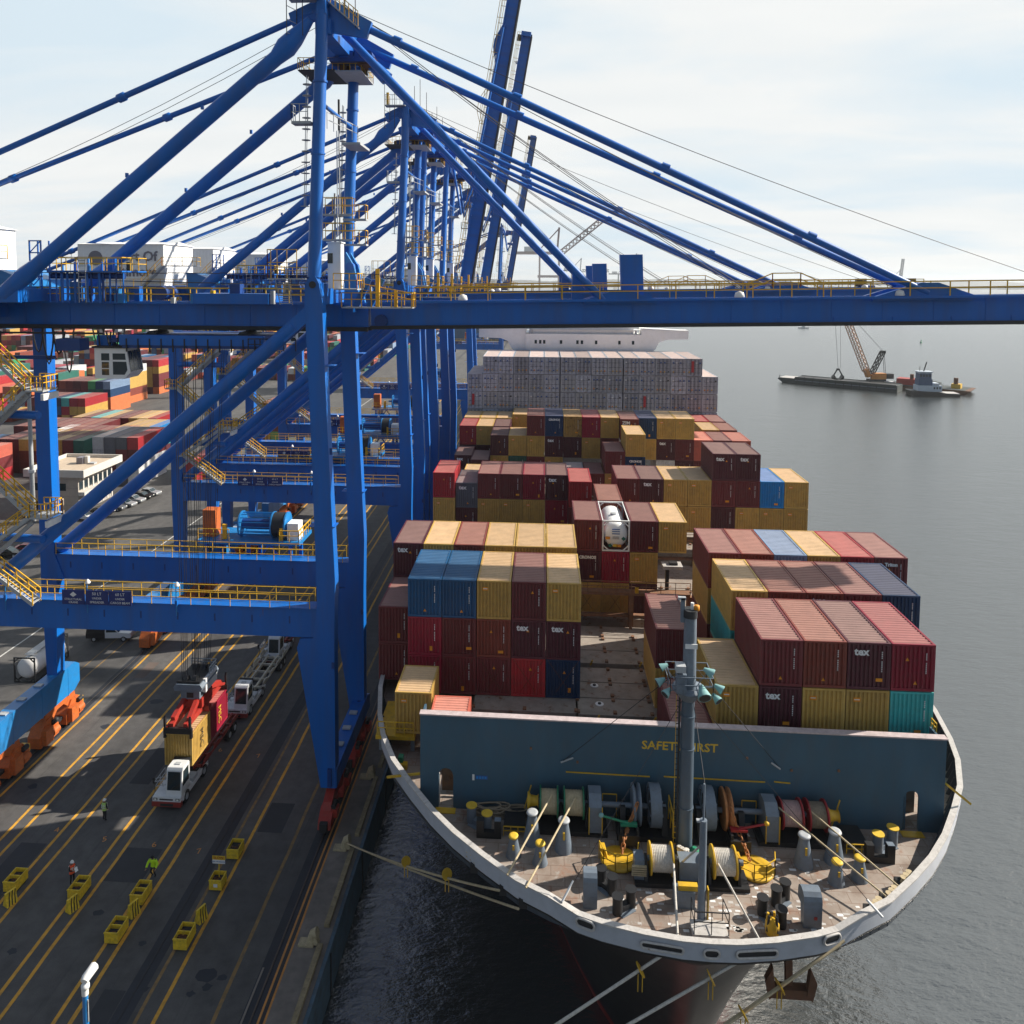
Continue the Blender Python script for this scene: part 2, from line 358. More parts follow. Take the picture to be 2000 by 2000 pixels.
# oil stains and painted bay numbers
b = MB()
for cx, cy, rx in ((-21.0, 45.2, .75), (-20.6, 44.4, .4), (-19.9, 45.1, .35), (-21.4, 43.9, .3), (-24.4, 44.0, .3), (-42.8, 71.2, .6), (-40.1, 76, .8), (-38.9, 80.2, .5), (-44, 62, .5), (-26.3, 47.2, .3), (-34.5, 46, .35), (-30.6, 49.4, .4)):
    pts = [(cx + rx * random.uniform(.6, 1.1) * math.cos(k * .5236), cy + .8 * rx * random.uniform(.6, 1.1) * math.sin(k * .5236), .0105) for k in range(12)]
    b.add(pts, [tuple(range(12))], M['slot_dark'])
struct(b.obj('oil_stain'))
for s, x, y in (('6', -30.0, 56.0), ('7', -26.2, 55.6), ('5', -34.2, 56.3), ('4', -38.6, 57), ('6', -29.9, 68.3), ('7', -26.0, 67.7)):
    o = text(s, .8, M['line_orange'], 'lane_number', None, (x, y, .014), (0, 0, R(25)), ext=.001); struct(o)
# ------------------------------------------------------------------ ship-to-shore cranes
B, LB, YL, GV = M['crane_blue'], M['crane_lightblue'], M['rail_yellow'], M['galv']
MC = {}
def cpart(name, key, fn, parent, loc=(0, 0, 0), rot=(0, 0, 0)):
    """a part whose mesh is shared by every crane"""
    if key not in MC:
        b = MB(); fn(b); MC[key] = b.mesh(name)
    return link(name, MC[key], parent, loc, rot)
FY = 5.1          # half distance of the two leg frames
def sea_leg(b):
    poly = [(-.72, 2.9), (.52, 2.9), (.52, 15), (.62, 20.3), (.1, 33), (-.22, 42.6), (-.45, 44.0), (-.75, 44.6), (-1.15, 44.6), (-1.45, 44.0), (-1.6, 42.6), (-1.15, 30), (-.85, 18.2), (-1.2, 15.45), (-2.3, 15.35), (-2.55, 14.6)]
    b.prism(poly, 'y', -.55, .55, B)
    b.tube((-.95, -.62, 43.9), (-.95, .62, 43.9), .28, M['dark'], 14)
    for z in (8.2, 24.6, 37.5): b.box(-2.0 if z < 10 else -1.5, .66, -.565, .565, z, z + .06, B) if z > 20 else None
    for z in (30.5, 13): b.box(.3, .5, -.62, -.55, z, z + .5, M['deep_blue'])
    b.box(-.1, .2, -.75, -.55, 3.1, 4.6, M['deep_blue'])
def mast(b):
    b.tube((-.97, 0, 44.5), (-.12, 0, 64.9), .53, B, 20, .46)
    b.prism([(-.5, 64.6), (.28, 64.6), (.15, 66.6), (.05, 67.2), (-.25, 67.2), (-.4, 66.6)], 'y', -.4, .4, B)
    b.tube((-.1, -.5, 66.6), (-.1, .5, 66.6), .3, M['deep_blue'], 14)
    for z in (49, 54, 59.5): b.tube((-.97 + (z - 44.5) * .0417, 0, z), (-.97 + (z - 44.5) * .0417, 0, z + .15), .56, B, 20)
def land_leg(b):
    b.prism([(-30.55, 2.9), (-29.7, 2.9), (-29.35, 15.45), (-28.6, 15.5), (-28.6, 15.6), (-29.5, 18), (-29.55, 41.5), (-30.9, 41.5), (-30.9, 15)], 'y', -.6, .6, B)
    for z in (22, 27.5, 33): b.box(-30.93, -29.5, -.63, .63, z, z + .07, B)
def portal(b):
    b.box(-29.4, -.9, -.5, .5, 15.5, 17.9, B)
    b.box(-29.4, -.9, -.68, .68, 17.9, 17.97, B)
    for k in range(9): b.box(-28 + k * 3.1, -27.88 + k * 3.1, -.52, -.5, 16.6, 17.2, M['deep_blue'])
def portal_rail(b):
    for s in (-.75, .75): b.rail([(-29.2, s, 17.97), (-1.4, s, 17.97)], YL, 1.1, 1.6, .026)
def lower_brace(b):
    b.tube((-2.6, 0, 40.6), (-29.2, 0, 18.3), .58, B, 18)
    b.beam((-1.1, 0, 41.9), (-3.6, 0, 39.75), .95, 1.0, B)
def upper_brace(b):
    b.sweep([(-1.0, -.2, 64.2), (-2.3, 0, 62.9), (-3.0, 0, 62.2), (-3.8, 0, 61.4), (-23.6, 0, 45.4), (-24.6, 0, 44.6), (-26.6, 0, 43.0)], [.3, .7, .82, .58, .58, .72, .62], B, 18)
    for t in (.35, .6): b.box(-1 - 25 * t - .1, -1 - 25 * t + .1, -.1, .1, 64.4 - 21 * t + .5, 64.4 - 21 * t + .85, B)
def backstay(s):
    def fn(b):
        p, q = V(-1.0, s * 4.6, 65.0), V(-58, s * 1.8, 43.0)
        b.tube(p, q, .24, B, 10)
        b.prism([(-2.9, 64.9), (-.4, 66.0), (-.4, 64.5), (-2.6, 63.9)], 'y', s * 4.5 - .25, s * 4.5 + .25, B)
        for t in (.28, .53, .78):
            c = p.lerp(q, t); e = (q - p).normalized(); b.sweep([c - e * .45, c - e * .3, c + e * .3, c + e * .45], [.2, .36, .36, .2], B, 10)
            if t > .6: b.tube(c, V(c.x - .6, c.y * .9, 43), .035, M['cable'], 4)
    return fn
def forestay(s):
    def fn(b):
        p, q = V(.8, s * 4.3, 64.9), V(47.6, s * 1.1, 43.5)
        b.tube(p, q, .29, B, 10)
        b.prism([(-.3, 66.4), (3.6, 64.2), (3.2, 63.0), (-.3, 63.6)], 'y', s * 4.35 - .22, s * 4.35 + .22, B)
        for t in (.1, .3, .55, .8):
            c = p.lerp(q, t); b.tube(c + V(-.3, 0, .3), c + V(.3, 0, .06), .3, B, 8)
    return fn
def inner_stay(b):
    b.tube((.3, 2.6, 64.6), (3.4, 2.3, 61.6), .4, B, 10, .62)
    for s in (1, -1): b.tube((.9, s * 2.4, 64.0), (22.0, s * 1.1, 42.7), .33, B, 10)
def folded_stay(b):
    # the stay of a raised boom, hanging broken at its joint beside the boom
    for s in (1, -1):
        b.sweep([(.8, s * 4.3, 64.9), (2.2, s * 2.6, 56), (4.0, s * 1.9, 60.5), (9.5, s * 1.75, 89)], .22, B, 8)
def girder(b):
    b.box(-66, 2.3, -.55, .55, 40.3, 42.3, B)
    for s in (1, -1):
        for k in range(4): b.box(-66, 2.3, s * (.7 + k * .25) - .03, s * (.7 + k * .25) + .03, 42.3, 42.36, B)
        b.box(-66, 2.3, s * 1.55 - .04, s * 1.55 + .04, 42.18, 42.36, B)
        b.box(-66, 2.3, s * .75 - .18, s * .75 + .18, 39.95, 40.3, M['dark'])
    for k in range(34): b.box(-65.5 + 2 * k, -65.42 + 2 * k, -1.55, 1.55, 42.2, 42.3, B)
    for k in range(17): b.box(-64 + k * 4, -63.92 + k * 4, -.59, -.55, 40.3, 42.3, B)
def girder_rail(b):
    for s in (1, -1): b.rail([(-64, s * 1.55, 42.36), (-2.2, s * 1.55, 42.36)], YL, 1.15, 2.0, .042)
CB = ((-1.75, -.4, 42.3, 44.0, FY), (-30.7, -29.6, 40.9, 42.9, FY), (-27.4, -25.2, 42.36, 43.4, FY + .3), (-.7, .5, 63.2, 64.3, FY))
def cross_beam(x0, x1, z0, z1, y):
    def fn(b):
        b.box(x0, x1, -y, y, z0, z1, B)
        for s in (-1, 1): b.box(x0 - .06, x1 + .06, s * (y - .3) - .05, s * (y - .3) + .05, z0 - .06, z1 + .06, B)
    return fn
def apex_tube(b): b.tube((-.15, -FY, 65.6), (-.15, FY, 65.6), .5, B, 14)
def mast_tie(b): b.tube((-.35, -FY, 58.0), (-.35, FY, 58.0), .16, B, 8)
def sill(x, col):
    def fn(b):
        b.prism([(-15, 3.4), (-15, 5.9), (7.2, 5.9), (7.9, 5.4), (7.9, 3.6), (7.0, 3.1), (-6, 3.1), (-7, 3.4)], 'x', x - .6, x + .6, col) if x < -10 else \
            b.prism([(-5.6, 2.9), (-5.6, 4.4), (5.6, 4.6), (6.6, 4.2), (6.6, 2.9)], 'x', x - .6, x + .6, col)
        for k in range(5): b.box(x - .35, x + .35, -5 + k * 2.4, -4.5 + k * 2.4, 5.9 if x < -10 else 4.58, 6.02 if x < -10 else 4.7, M['galv'])
        for k in ((-13, -10, -6, -2, 2, 6) if x < -10 else (-4, 0, 4)): b.box(x - .62, x + .62, k, k + .08, 3.0, 5.8 if x < -10 else 4.3, LB if x < -10 else B)
    return fn
def bogie(col):
    def fn(b):
        # equaliser beam over two wheel trucks
        b.prism([(-2.6, 1.6), (-2.2, 2.1), (-.5, 2.9), (.5, 2.9), (2.2, 2.1), (2.6, 1.6), (1.4, 1.2), (0, 1.75), (-1.4, 1.2)], 'x', -.36, .36, col)
        for s in (-1, 1):
            b.prism([(s * 2 - 1.35, .55), (s * 2 - 1.15, 1.1), (s * 2 - .3, 1.75), (s * 2 + .3, 1.75), (s * 2 + 1.15, 1.1), (s * 2 + 1.35, .55)], 'x', -.52, .52, col)
            b.box(.3, .85, s * 2 - .5, s * 2 + .3, 1.0, 1.65, col)
            b.tube((.5, s * 2 - .4, 1.8), (.5, s * 2 + .4, 1.8), .22, M['dark'], 10)
        b.box(-.3, .3, -3.6, -3.2, .5, 1.2, M['dark']); b.box(-.3, .3, 3.2, 3.6, .5, 1.2, M['dark'])
        b.box(-.2, .2, -3.25, 3.25, .7, .95, col)
    return fn
def big_bogie(col):
    def fn(b):
        b.prism([(-2.5, 1.9), (-2.3, 2.9), (-1.0, 3.3), (1.0, 3.3), (2.3, 2.9), (2.5, 1.9), (1.2, 1.9), (.5, 2.5), (-.5, 2.5), (-1.2, 1.9)], 'x', -.45, .45, col)
        for s in (-1, 1):
            b.prism([(s * 2 - 1.4, .3), (s * 2 - 1.4, 1.3), (s * 2 - .5, 2.4), (s * 2 + .5, 2.4), (s * 2 + 1.4, 1.3), (s * 2 + 1.4, .3)], 'x', -.62, .62, col)
            b.box(.62, 1.1, s * 2 - 1.2, s * 2 - .1, .5, 1.9, col); b.tube((.7, s * 2 + .1, 1.0), (.7, s * 2 + 1.0, 1.0), .4, col, 12); b.tube((.75, s * 2 + .3, 1.9), (.75, s * 2 + .9, 1.9), .25, M['dark'], 10)
            b.box(-.64, .64, s * 2 - .95, s * 2 - .35, .05, .35, M['dark'])
        b.box(-.4, .4, 3.3, 3.8, .9, 1.6, YL); b.box(-.25, .25, -3.3, 3.3, .9, 1.2, M['dark'])
    return fn
def wheelfn(b): b.tube((-.16, 0, .39), (.16, 0, .39), .34, M['rail_steel'], 14)
def boomfn(b):
    b.box(.1, 62, -.55, .55, -1.0, 1.0, B)
    for s in (1, -1):
        for k in range(4): b.box(.1, 62, s * (.7 + k * .25) - .03, s * (.7 + k * .25) + .03, 1.0, 1.06, B)
        b.box(.1, 62, s * 1.55 - .04, s * 1.55 + .04, .88, 1.06, B); b.box(.1, 62, s * .75 - .16, s * .75 + .16, -1.3, -1.0, M['dark'])
        b.prism([(41, 1.0), (49, 1.0), (46, 2.1), (44.6, 2.1)], 'y', s * 1.1 - .22, s * 1.1 + .22, B); b.box(41, 49, s * .85 - .3, s * .85 + .3, .7, 1.0, B)
        b.prism([(18, 1.0), (24, 1.0), (21.6, 1.7), (20.2, 1.7)], 'y', s * 1.1 - .22, s * 1.1 + .22, B); b.box(18, 24, s * .85 - .3, s * .85 + .3, .7, 1.0, B)
        b.tube((1.0, s * .9, -.6), (1.0, s * .5, -.6), .55, M['deep_blue'], 12)
    for k in range(31): b.box(.6 + 2 * k, .68 + 2 * k, -1.55, 1.55, .9, 1.0, B)
    for k in range(15): b.box(2 + k * 4, 2.08 + k * 4, -.59, -.55, -1.0, 1.0, B)
    b.prism([(21.2, 1.0), (23.0, 1.0), (22.9, 4.7), (21.05, 4.7)], 'y', .0, .9, B)
    b.prism([(17.0, 1.0), (18.0, 1.0), (18.0, 3.2), (17.1, 3.2)], 'y', .1, .8, B)
    b.prism([(17.0, 1.0), (18.0, 1.0), (18.0, 2.9), (17.1, 2.9)], 'y', -.5, -.1, B)
    b.box(61.3, 62.3, -1.8, 1.8, -1.0, 1.3, B); b.box(60.8, 62.2, .9, 1.6, 1.1, 2.3, M['dark'])
    for k in range(12): b.box(6 + k * 4.6, 6.35 + k * 4.6, -.62, -.55, -.95, -.6, B)
def boom_rail(b):
    for s in (1, -1):
        b.rail([(4, s * 1.55, 1.06), (62, s * 1.55, 1.06)], YL, 1.15, 3.0, .042)
    b.rail([(31.0, -1.55, 1.06), (33, -1.55, 1.9), (35.2, -1.55, 1.9), (37, -1.55, 1.06)], YL, 1.1, 1.5, .04)
def boom_lamp(b): b.lathe([(.05, .45), (.33, .32), (.42, 0), (.38, -.06)], (0, 0, 0), M['galv_lamp'], 14)
def boom_rope(b):
    for y in (-.8, -.4, .5, .9):
        b.sweep([(-20, y, 1.9), (10, y, 1.75), (40, y, 1.7), (60, y, 1.6)], .03, M['cable'], 4)
def apex_rope(b):
    for y, x1 in ((-1.2, 33), (-.8, 33.5), (.9, 46), (1.3, 46.5), (0, 33), (.3, 60)):
        p, q = V(.4, y, 66.9), V(x1, y, 43.8); b.sweep([p.lerp(q, k / 12) - V(0, 0, 3.2 * (k / 12) * (1 - k / 12)) for k in range(13)], .028, M['cable'], 4)
    for y in (-.6, .6):
        p, q = V(-.6, y, 66.4), V(-40, y, 48.9); b.sweep([p.lerp(q, k / 8) - V(0, 0, 4 * (k / 8) * (1 - k / 8)) for k in range(9)], .025, M['cable'], 4)
    for k in range(7): b.sweep([(-27 + 4.4 * k, -3.2, 44.8), (-22.6 + 4.4 * k, -3.2, 44.75)], .03, M['cable'], 4)
def house(b):
    b.box(-43.5, -32.0, -4.2, 4.2, 43.3, 48.7, M['house_white'])
    b.prism([(-4.5, 48.7), (4.5, 48.7), (0, 49.15)], 'x', -43.7, -31.8, M['house_white'])
    for k in range(23): b.box(-43.3 + k * .5, -43.25 + k * .5, -4.23, -4.2, 43.5, 48.6, M['house_white'])
    for k in range(16): b.box(-32.0, -31.97, -4 + k * .52, -3.95 + k * .52, 43.5, 48.6, M['house_white'])
    b.box(-44, -30, -4.4, 4.4, 42.6, 43.3, B)
def house_walk(b):
    b.box(-46, -28.2, -5.6, -4.3, 43.0, 43.1, GV); b.rail([(-46, -5.5, 43.1), (-28.3, -5.5, 43.1)], YL, 1.1, 1.8, .03)
    b.beam((-31.6, -5.0, 45.9), (-34.4, -5.0, 43.2), .9, .18, GV); b.box(-31.6, -27.6, -5.4, -3.0, 45.85, 45.95, GV)
    b.rail([(-34.4, -5.45, 43.2), (-31.6, -5.45, 45.9), (-27.6, -5.45, 45.9), (-27.6, -3.1, 45.9)], YL, 1.1, 1.3, .03)
def deck_gear(b):
    # the crowd of hoist gear between the house and the sea legs
    rr = random.Random(4)
    b.box(-24.3, -17.8, -3.0, 1.0, 44.8, 44.95, B)
    b.rail([(-24.3, -3.0, 44.95), (-17.8, -3.0, 44.95), (-17.8, 1.0, 44.95), (-24.3, 1.0, 44.95)], YL, 1.1, 1.2, .032, closed=True)
    for k in range(13):
        x = -24.2 + k * .52 + rr.uniform(-.12, .12); b.tube((x, -2.7, 42.3), (x, -2.7, 44.8), rr.uniform(.06, .13), rr.choice([B, B, M['deep_blue']]), 8)
    for k in range(9):
        x = -24 + k * .72; w = rr.uniform(.3, .8); h = rr.uniform(.6, 1.9); y = rr.uniform(-2.4, 0)
        b.box(x, x + w, y, y + w * 1.4, 42.25, 42.25 + h, rr.choice([B, LB, M['deep_blue'], M['dark']]))
    for k in range(8):
        x = -23.8 + k * .78; b.tube((x, -1.6 + (k % 3) * .6, 44.9), (x, -1.6 + (k % 3) * .6, 45.4 + (k % 3) * .3), .1 + .06 * (k % 2), rr.choice([B, LB, M['dark']]), 10)
    b.tube((-24.3, -2.4, 44.5), (-17.9, -2.4, 44.5), .24, M['deep_blue'], 12)
    for x in (-26.5, -25.5):
        for y in (-2, -.9): b.box(x, x + .1, y, y + .1, 42.4, 47.5, B)
    for z in (44.4, 45.4, 46.4, 47.4): b.box(-26.5, -25.4, -2, -1.9, z, z + .1, B); b.beam((-26.4, -1.95, z - .9), (-25.5, -1.95, z), .07, .07, B)
    b.tube((-15.6, -1.0, 43.1), (-15.6, 1.0, 43.1), .6, M['deep_blue'], 16)
    for x in (-21.5, -20.9): b.box(x, x + .05, -3.15, -3.1, 42.3, 45.9, GV)
    for k in range(8): b.box(-21.5, -20.85, -3.12, -3.06, 42.6 + k * .45, 42.66 + k * .45, GV)
    b.prism([(-29.5, 42.3), (-26.2, 42.3), (-26.2, 44.2), (-28.3, 45.0), (-29.5, 45.0)], 'y', -3.2, 3.2, LB)
    b.box(-12, -5.6, -2.6, 1, 42.25, 43.1, B); b.box(-9, -8.1, -2.3, -1.4, 43.1, 43.9, M['deep_blue'])
    for k in range(6): b.box(-14 + k * 1.7, -13.7 + k * 1.7, -2.4, -2.0, 42.25, 42.25 + .5 + .3 * (k % 3), rr.choice([GV, LB, YL]))
    for y in (-.9, -.3, .5): b.sweep([(-20, y, 44.1), (-8, y, 43.9), (3, y, 43.95)], .03, M['cable'], 4)
def hinge_deck(b):
    # platform with railings at the boom hinge
    b.box(.8, 6.5, -3.6, -1.6, 42.0, 42.1, GV); b.rail([(.8, -3.6, 42.1), (6.5, -3.6, 42.1), (6.5, -1.6, 42.1)], YL, 1.15, .8, .04)
    b.box(3.4, 3.7, -2.8, -2.4, 42.1, 45.2, YL); b.box(5.0, 5.25, -3.2, -2.9, 42.1, 43.5, YL)
    b.rail([(2.2, -2.4, 42.9), (6.4, -2.4, 42.1)], YL, 1.1, .7, .035); b.box(.9, 1.3, -1.9, -.5, 41.6, 42.0, B)
    for s in (0, 1.1): b.beam((1.6 + s, -2.0, 42.05), (2.7 + s, -2.0, 44.4), .5, .5, B)
def leg_walk(b):
    b.box(-4.2, -1.4, -FY - 1.5, -FY - .5, 44.3, 44.4, GV); b.rail([(-4.2, -FY - .7, 44.4), (-4.2, -FY - 1.45, 44.4), (-1.9, -FY - 1.45, 44.4)], YL, 2.2, .7, .03)
    for s in (0, 1): b.beam((-3.7 + s, -FY - .1, 42.3), (-3.9 + s, -FY - .6, 44.35), .05, .05, GV)
    for k in range(13): b.box(-3.75, -2.75, -FY - .2 - k * .03, -FY + .05 - k * .03, 42.4 + k * .15, 42.44 + k * .15, GV)
def hinge_plate(s):
    def fn(b): b.prism([(.3, 42.0), (1.8, 42.0), (1.2, 45.4), (.5, 46.6)], 'y', s * .8 - .2, s * .8 + .2, LB); b.tube((.85, s * .8 - .3, 45.4), (.85, s * .8 + .3, 45.4), .35, B, 12)
    return fn
def lift(b):
    b.box(-.1, .95, -4.3, -3.3, 43.6, 47.2, M['house_white']); b.box(-.12, .3, -4.33, -4.0, 45.6, 46.4, M['glass'])
    b.box(-.2, 1.05, -4.4, -3.2, 47.2, 47.3, M['white'])
    b.box(.65, .71, -4.2, -4.1, 47.8, 56, GV)
    b.box(.5, 2.4, -4.9, -2.6, 43.5, 43.6, GV); b.rail([(.5, -4.9, 43.6), (2.4, -4.9, 43.6), (2.4, -2.6, 43.6)], YL, 1.2, .7, .035)
def mast_deck(b):
    for z in (47.75, 50.0):
        b.box(-2.7, 0, 3.4, 4.3, z, z + .16, GV); b.rail([(-2.7, 3.4, z + .1), (0, 3.4, z + .1)], YL, 1.5, .9, .035); b.rail([(0, 4.3, z + .1), (-2.7, 4.3, z + .1)], YL, 1.5, .9, .03)
        b.box(-.9, 1.2, 3.5, 4.4, z - .42, z - .26, GV); b.rail([(0, 3.5, z - .3), (1.15, 3.5, z - .3), (1.15, 4.4, z - .3)], YL, 1.25, .7, .035)
    b.box(-1.75, -1.6, 3.7, 3.85, 46.4, 52, GV); b.tube((-1.2, 3.6, 46), (-1.2, 3.6, 57.5), .06, GV, 6); b.tube((-1.2, 3.6, 57.5), (-1.2, 3.6, 60.2), .1, M['dark'], 6)
def apex_deck(b):
    b.box(-4.1, -.9, 1.2, FY + .9, 62.1, 62.2, M['dark']); b.box(-.9, 1.4, 1.2, FY + .9, 62.0, 62.1, GV); b.rail([(-4.1, 1.2, 62.2), (1.4, 1.2, 62.1), (1.4, FY + .8, 62.1), (-4.1, FY + .8, 62.2)], YL, 1.0, .5, .025, closed=True)
    rr = random.Random(3)
    for k in range(14): x, y = rr.uniform(-3.8, 1), rr.uniform(1.4, 4.6); w = rr.uniform(.2, .6); b.box(x, x + w, y, y + w, 62.2, 62.5 + rr.random() * .9, rr.choice([M['deep_blue'], M['dark'], M['rust'], B]))
def sheaves(b):
    b.box(-1.2, 2.6, .6, 2.2, 62.7, 63.0, M['deep_blue']); b.box(-.4, .4, .7, 2.1, 63.0, 63.3, B)
    for k in range(4): b.tube((.6 + .5 * k, .8, 63.3), (.6 + .5 * k, 2.0, 63.3), .33, M['deep_blue'], 12)
    b.prism([(1.0, 63.3), (2.6, 63.1), (2.2, 62.5), (1.1, 62.5)], 'y', 1, 3, M['rust'])
def apex_stand(b):
    b.box(-2.6, -.1, -FY - 1.0, -FY + .2, 65.6, 65.7, GV); b.rail([(-.7, -FY - 1, 65.7), (-2.6, -FY - 1, 65.7), (-2.6, -FY + .2, 65.7)], M['galv'], 1.2, .5, .025)
    b.box(-2.4, -2.1, -FY - .9, -FY - .7, 65.7, 67.2, YL)
    for x, y, h in ((-2.6, -FY - 1, 4.6), (-2.2, -FY + .2, 3), (-1.4, -FY - .9, 3.6)): b.tube((x, y, 62.8), (x, y, 64 + h), .035, M['cable'], 4)
    for k in range(3): b.rail([(-2.6, -FY - 1, 63.0 + k), (-2.2, -FY + .2, 63.0 + k)], M['galv'], .02, 2, .02, False)
def apex_stair(b):
    b.beam((.0, -FY + .2, 65.9), (2.7, -FY + .2, 63.6), .5, .08, GV); b.rail([(.1, -FY + .2, 65.9), (2.6, -FY + .2, 63.8)], YL, 1.1, .5, .03)
    for x, h in ((.9, 4.2), (1.6, 5.0), (2.4, 3.4)): b.tube((x, -FY + .2, 65.9 - .85 * x - .2), (x, -FY + .2, 64 + h), .035, M['cable'], 4)
def mast_ladder(b):
    for s in (-1, 1):
        y = s * FY
        for z0, z1 in ((50, 60),):
            x = -1.65 if s < 0 else -1.5
            b.tube((x, y - .2, z0), (x + .3, y - .2, z1), .03, M['galv'], 4); b.tube((x, y + .2, z0), (x + .3, y + .2, z1), .03, M['galv'], 4)
            for k in range(12): b.tube((x + .025 * k, y, z0 + k * .85), (x + .025 * k, y, z0 + .04 + k * .85), .35, M['galv'], 8)
    b.box(-2.5, -1.0, -FY - .5, -FY + .5, 56.3, 56.5, GV); b.rail([(-1.2, -FY - .5, 56.5), (-2.5, -FY - .5, 56.5), (-2.5, -FY + .5, 56.5)], M['galv'], 1.3, .6, .028)
    b.box(-.4, 1.2, 1.5, FY, 55.9, 56.1, GV); b.rail([(0, -FY + .6, 56.1), (1.0, 1.5, 56.1)], M['galv'], 1.3, 1.2, .028)
SZ = [(-23.6, 18.1), (-28.6, 21.8), (-23.6, 25.3), (-29.2, 30.4), (-23.6, 35.5), (-29.2, 40.8)]
def stair(b):
    # zigzag flights up the landside frame
    for (x0, z0), (x1, z1) in zip(SZ[:-1], SZ[1:]):
        for y in (-7.2, -6.3): b.beam((x0, y, z0), (x1, y, z1), .06, .3, GV)
        for k in range(20):
            t = (k + .5) / 20; b.box(x0 + (x1 - x0) * t - .12, x0 + (x1 - x0) * t + .12, -7.2, -6.3, z0 + (z1 - z0) * t, z0 + (z1 - z0) * t + .04, GV)
        s = 1 if x1 > x0 else -1
        b.box(min(x1, x1 + s * 1.5), max(x1, x1 + s * 1.5), -7.3, -5.4, z1 - .14, z1, GV)
    for z in (25.0, 35.2):
        b.box(-22.3, -22.05, -7.3, -5.4, z - .5, z, M['white'])
        b.tube((-23.4, -6.0, z - 1.9), (-29.9, -5.4, z - 1.9), .34, B, 12); b.beam((-23.6, -6.8, z - .2), (-29.6, -6.0, z - 5.2), .22, .3, GV)
def stair_rail(b):
    for (x0, z0), (x1, z1) in zip(SZ[:-1], SZ[1:]):
        for y in (-7.25, -6.25): b.rail([(x0, y, z0), (x1, y, z1)], YL, 1.05, 1.2, .04)
        s = 1 if x1 > x0 else -1
        b.rail([(x1, -7.3, z1), (x1 + s * 1.5, -7.3, z1), (x1 + s * 1.5, -5.4, z1), (x1, -5.4, z1)], YL, 1.1, .5, .035)
def festoon(b):
    rr = random.Random(9)
    for k in range(16):
        x = -34 + k * .95; d = rr.uniform(1.2, 4.2); y = rr.choice((-2.2, -1.8, 2.1))
        b.sweep([(x + 1.1 * t, y, 39.8 - d * 4 * t * (1 - t)) for t in (0, .15, .35, .5, .65, .85, 1)], .07, M['cable'], 5)
    b.box(-36, -20, -2.5, -2.3, 39.6, 39.75, M['dark']); b.box(-24.0, -21.9, -2.6, -1.2, 38.2, 39.2, M['deep_blue'])
    b.box(-31.5, -24.5, -2.2, -1.8, 37.4, 37.7, M['deep_blue'])
def reel_deck(b):
    b.box(-16.4, -6.2, 6.6, 10.6, 18.6, 18.95, M['crane_lightblue'])
    for x in (-15.6, -11.4, -7.2):
        for y in (7.0, 10.2): b.box(x - .16, x + .16, y - .16, y + .16, 15.5, 18.6, B)
    for a, c in ((-15.6, -11.4), (-11.4, -7.2)):
        b.beam((a, 7, 15.7), ((a + c) / 2, 7, 18.6), .18, .2, B); b.beam((c, 7, 15.7), ((a + c) / 2, 7, 18.6), .18, .2, B)
    b.box(-16.0, -6.6, 5.6, 10.2, 15.4, 15.7, B)
    b.box(-16.2, -14.9, 7.6, 8.8, 18.95, 21.6, M['bogie_orange']); b.box(-7.6, -6.5, 7.2, 8.6, 18.95, 20.6, M['house_white'])
    b.rail([(-16.3, 6.7, 18.95), (-13.2, 6.7, 18.95)], YL, 1.1, .8, .03); b.rail([(-8.2, 6.7, 18.95), (-6.3, 6.7, 18.95), (-6.3, 10.5, 18.95)], YL, 1.1, .8, .035)
    b.box(-14.0, -13.6, 7, 7.3, 18.95, 20.4, YL); b.box(-8.3, -8.0, 7, 7.3, 18.95, 20.2, YL); b.box(-15.4, -14.4, 7.5, 8.4, 16, 18.6, LB)
def reel(b):
    for x in (-12.5, -9.3, -7.95): b.tube((x, 0, 0), (x + .14, 0, 0), 1.25, M['crane_lightblue'], 22)
    b.tube((-9.3, 0, 0), (-7.9, 0, 0), 1.18, M['dark'], 22)
    for k in range(16):
        t = k * math.pi / 8; b.tube((-12.4, 1.12 * math.cos(t), 1.12 * math.sin(t)), (-9.2, 1.12 * math.cos(t), 1.12 * math.sin(t)), .05, M['crane_lightblue'], 5)
    b.tube((-13.3, 0, 0), (-7.3, 0, 0), .16, M['crane_lightblue'], 8); b.tube((-12.4, 0, 0), (-9.2, 0, 0), .5, M['deep_blue'], 12)
def lamp_post(b):
    b.tube((0, 0, 0), (0, 0, 2.6), .05, M['crane_lightblue'], 6); b.box(-.1, .1, -.1, .1, .9, 1.3, B)
def lamp_head(b): b.lathe([(.06, .22), (.12, .12), (.22, -.02), (.2, -.1)], (.08, 0, 2.6), M['galv_lamp'], 10)
def trolley(b):
    b.box(-6, 6, -2.6, 2.6, 38.5, 39.55, M['deep_blue']); b.box(-6.2, 6.2, -2.7, -2.3, 38.75, 39.6, B); b.box(-6.2, 6.2, 2.3, 2.7, 38.75, 39.6, B)
    for x in (-4, 4): b.tube((x, -1.6, 39.4), (x, 1.6, 39.4), .5, M['dark'], 12)
    for k in range(12): b.box(-5.6 + k, -5.5 + k, -2.75, -2.65, 38.2, 39.3, M['dark'])
    b.box(-7.5, -6, -2.0, 1.0, 38.9, 39.2, M['deep_blue']); b.rail([(5, -3.0, 38.4), (9, -3.0, 38.4)], M['dark'], 1.0, 1, .04)
def cabfn(b):
    b.prism([(-1.35, 0), (1.25, 0), (1.75, .55), (1.45, 2.6), (-1.35, 2.6)], 'y', -1.1, 1.1, M['house_white'])
    b.box(-1.5, 1.6, -1.25, 1.25, 2.6, 2.75, M['dark']); b.box(-1.6, -.2, -.3, .3, 2.75, 3.6, B); b.box(.4, 1.2, -.3, .3, 2.75, 3.6, B)
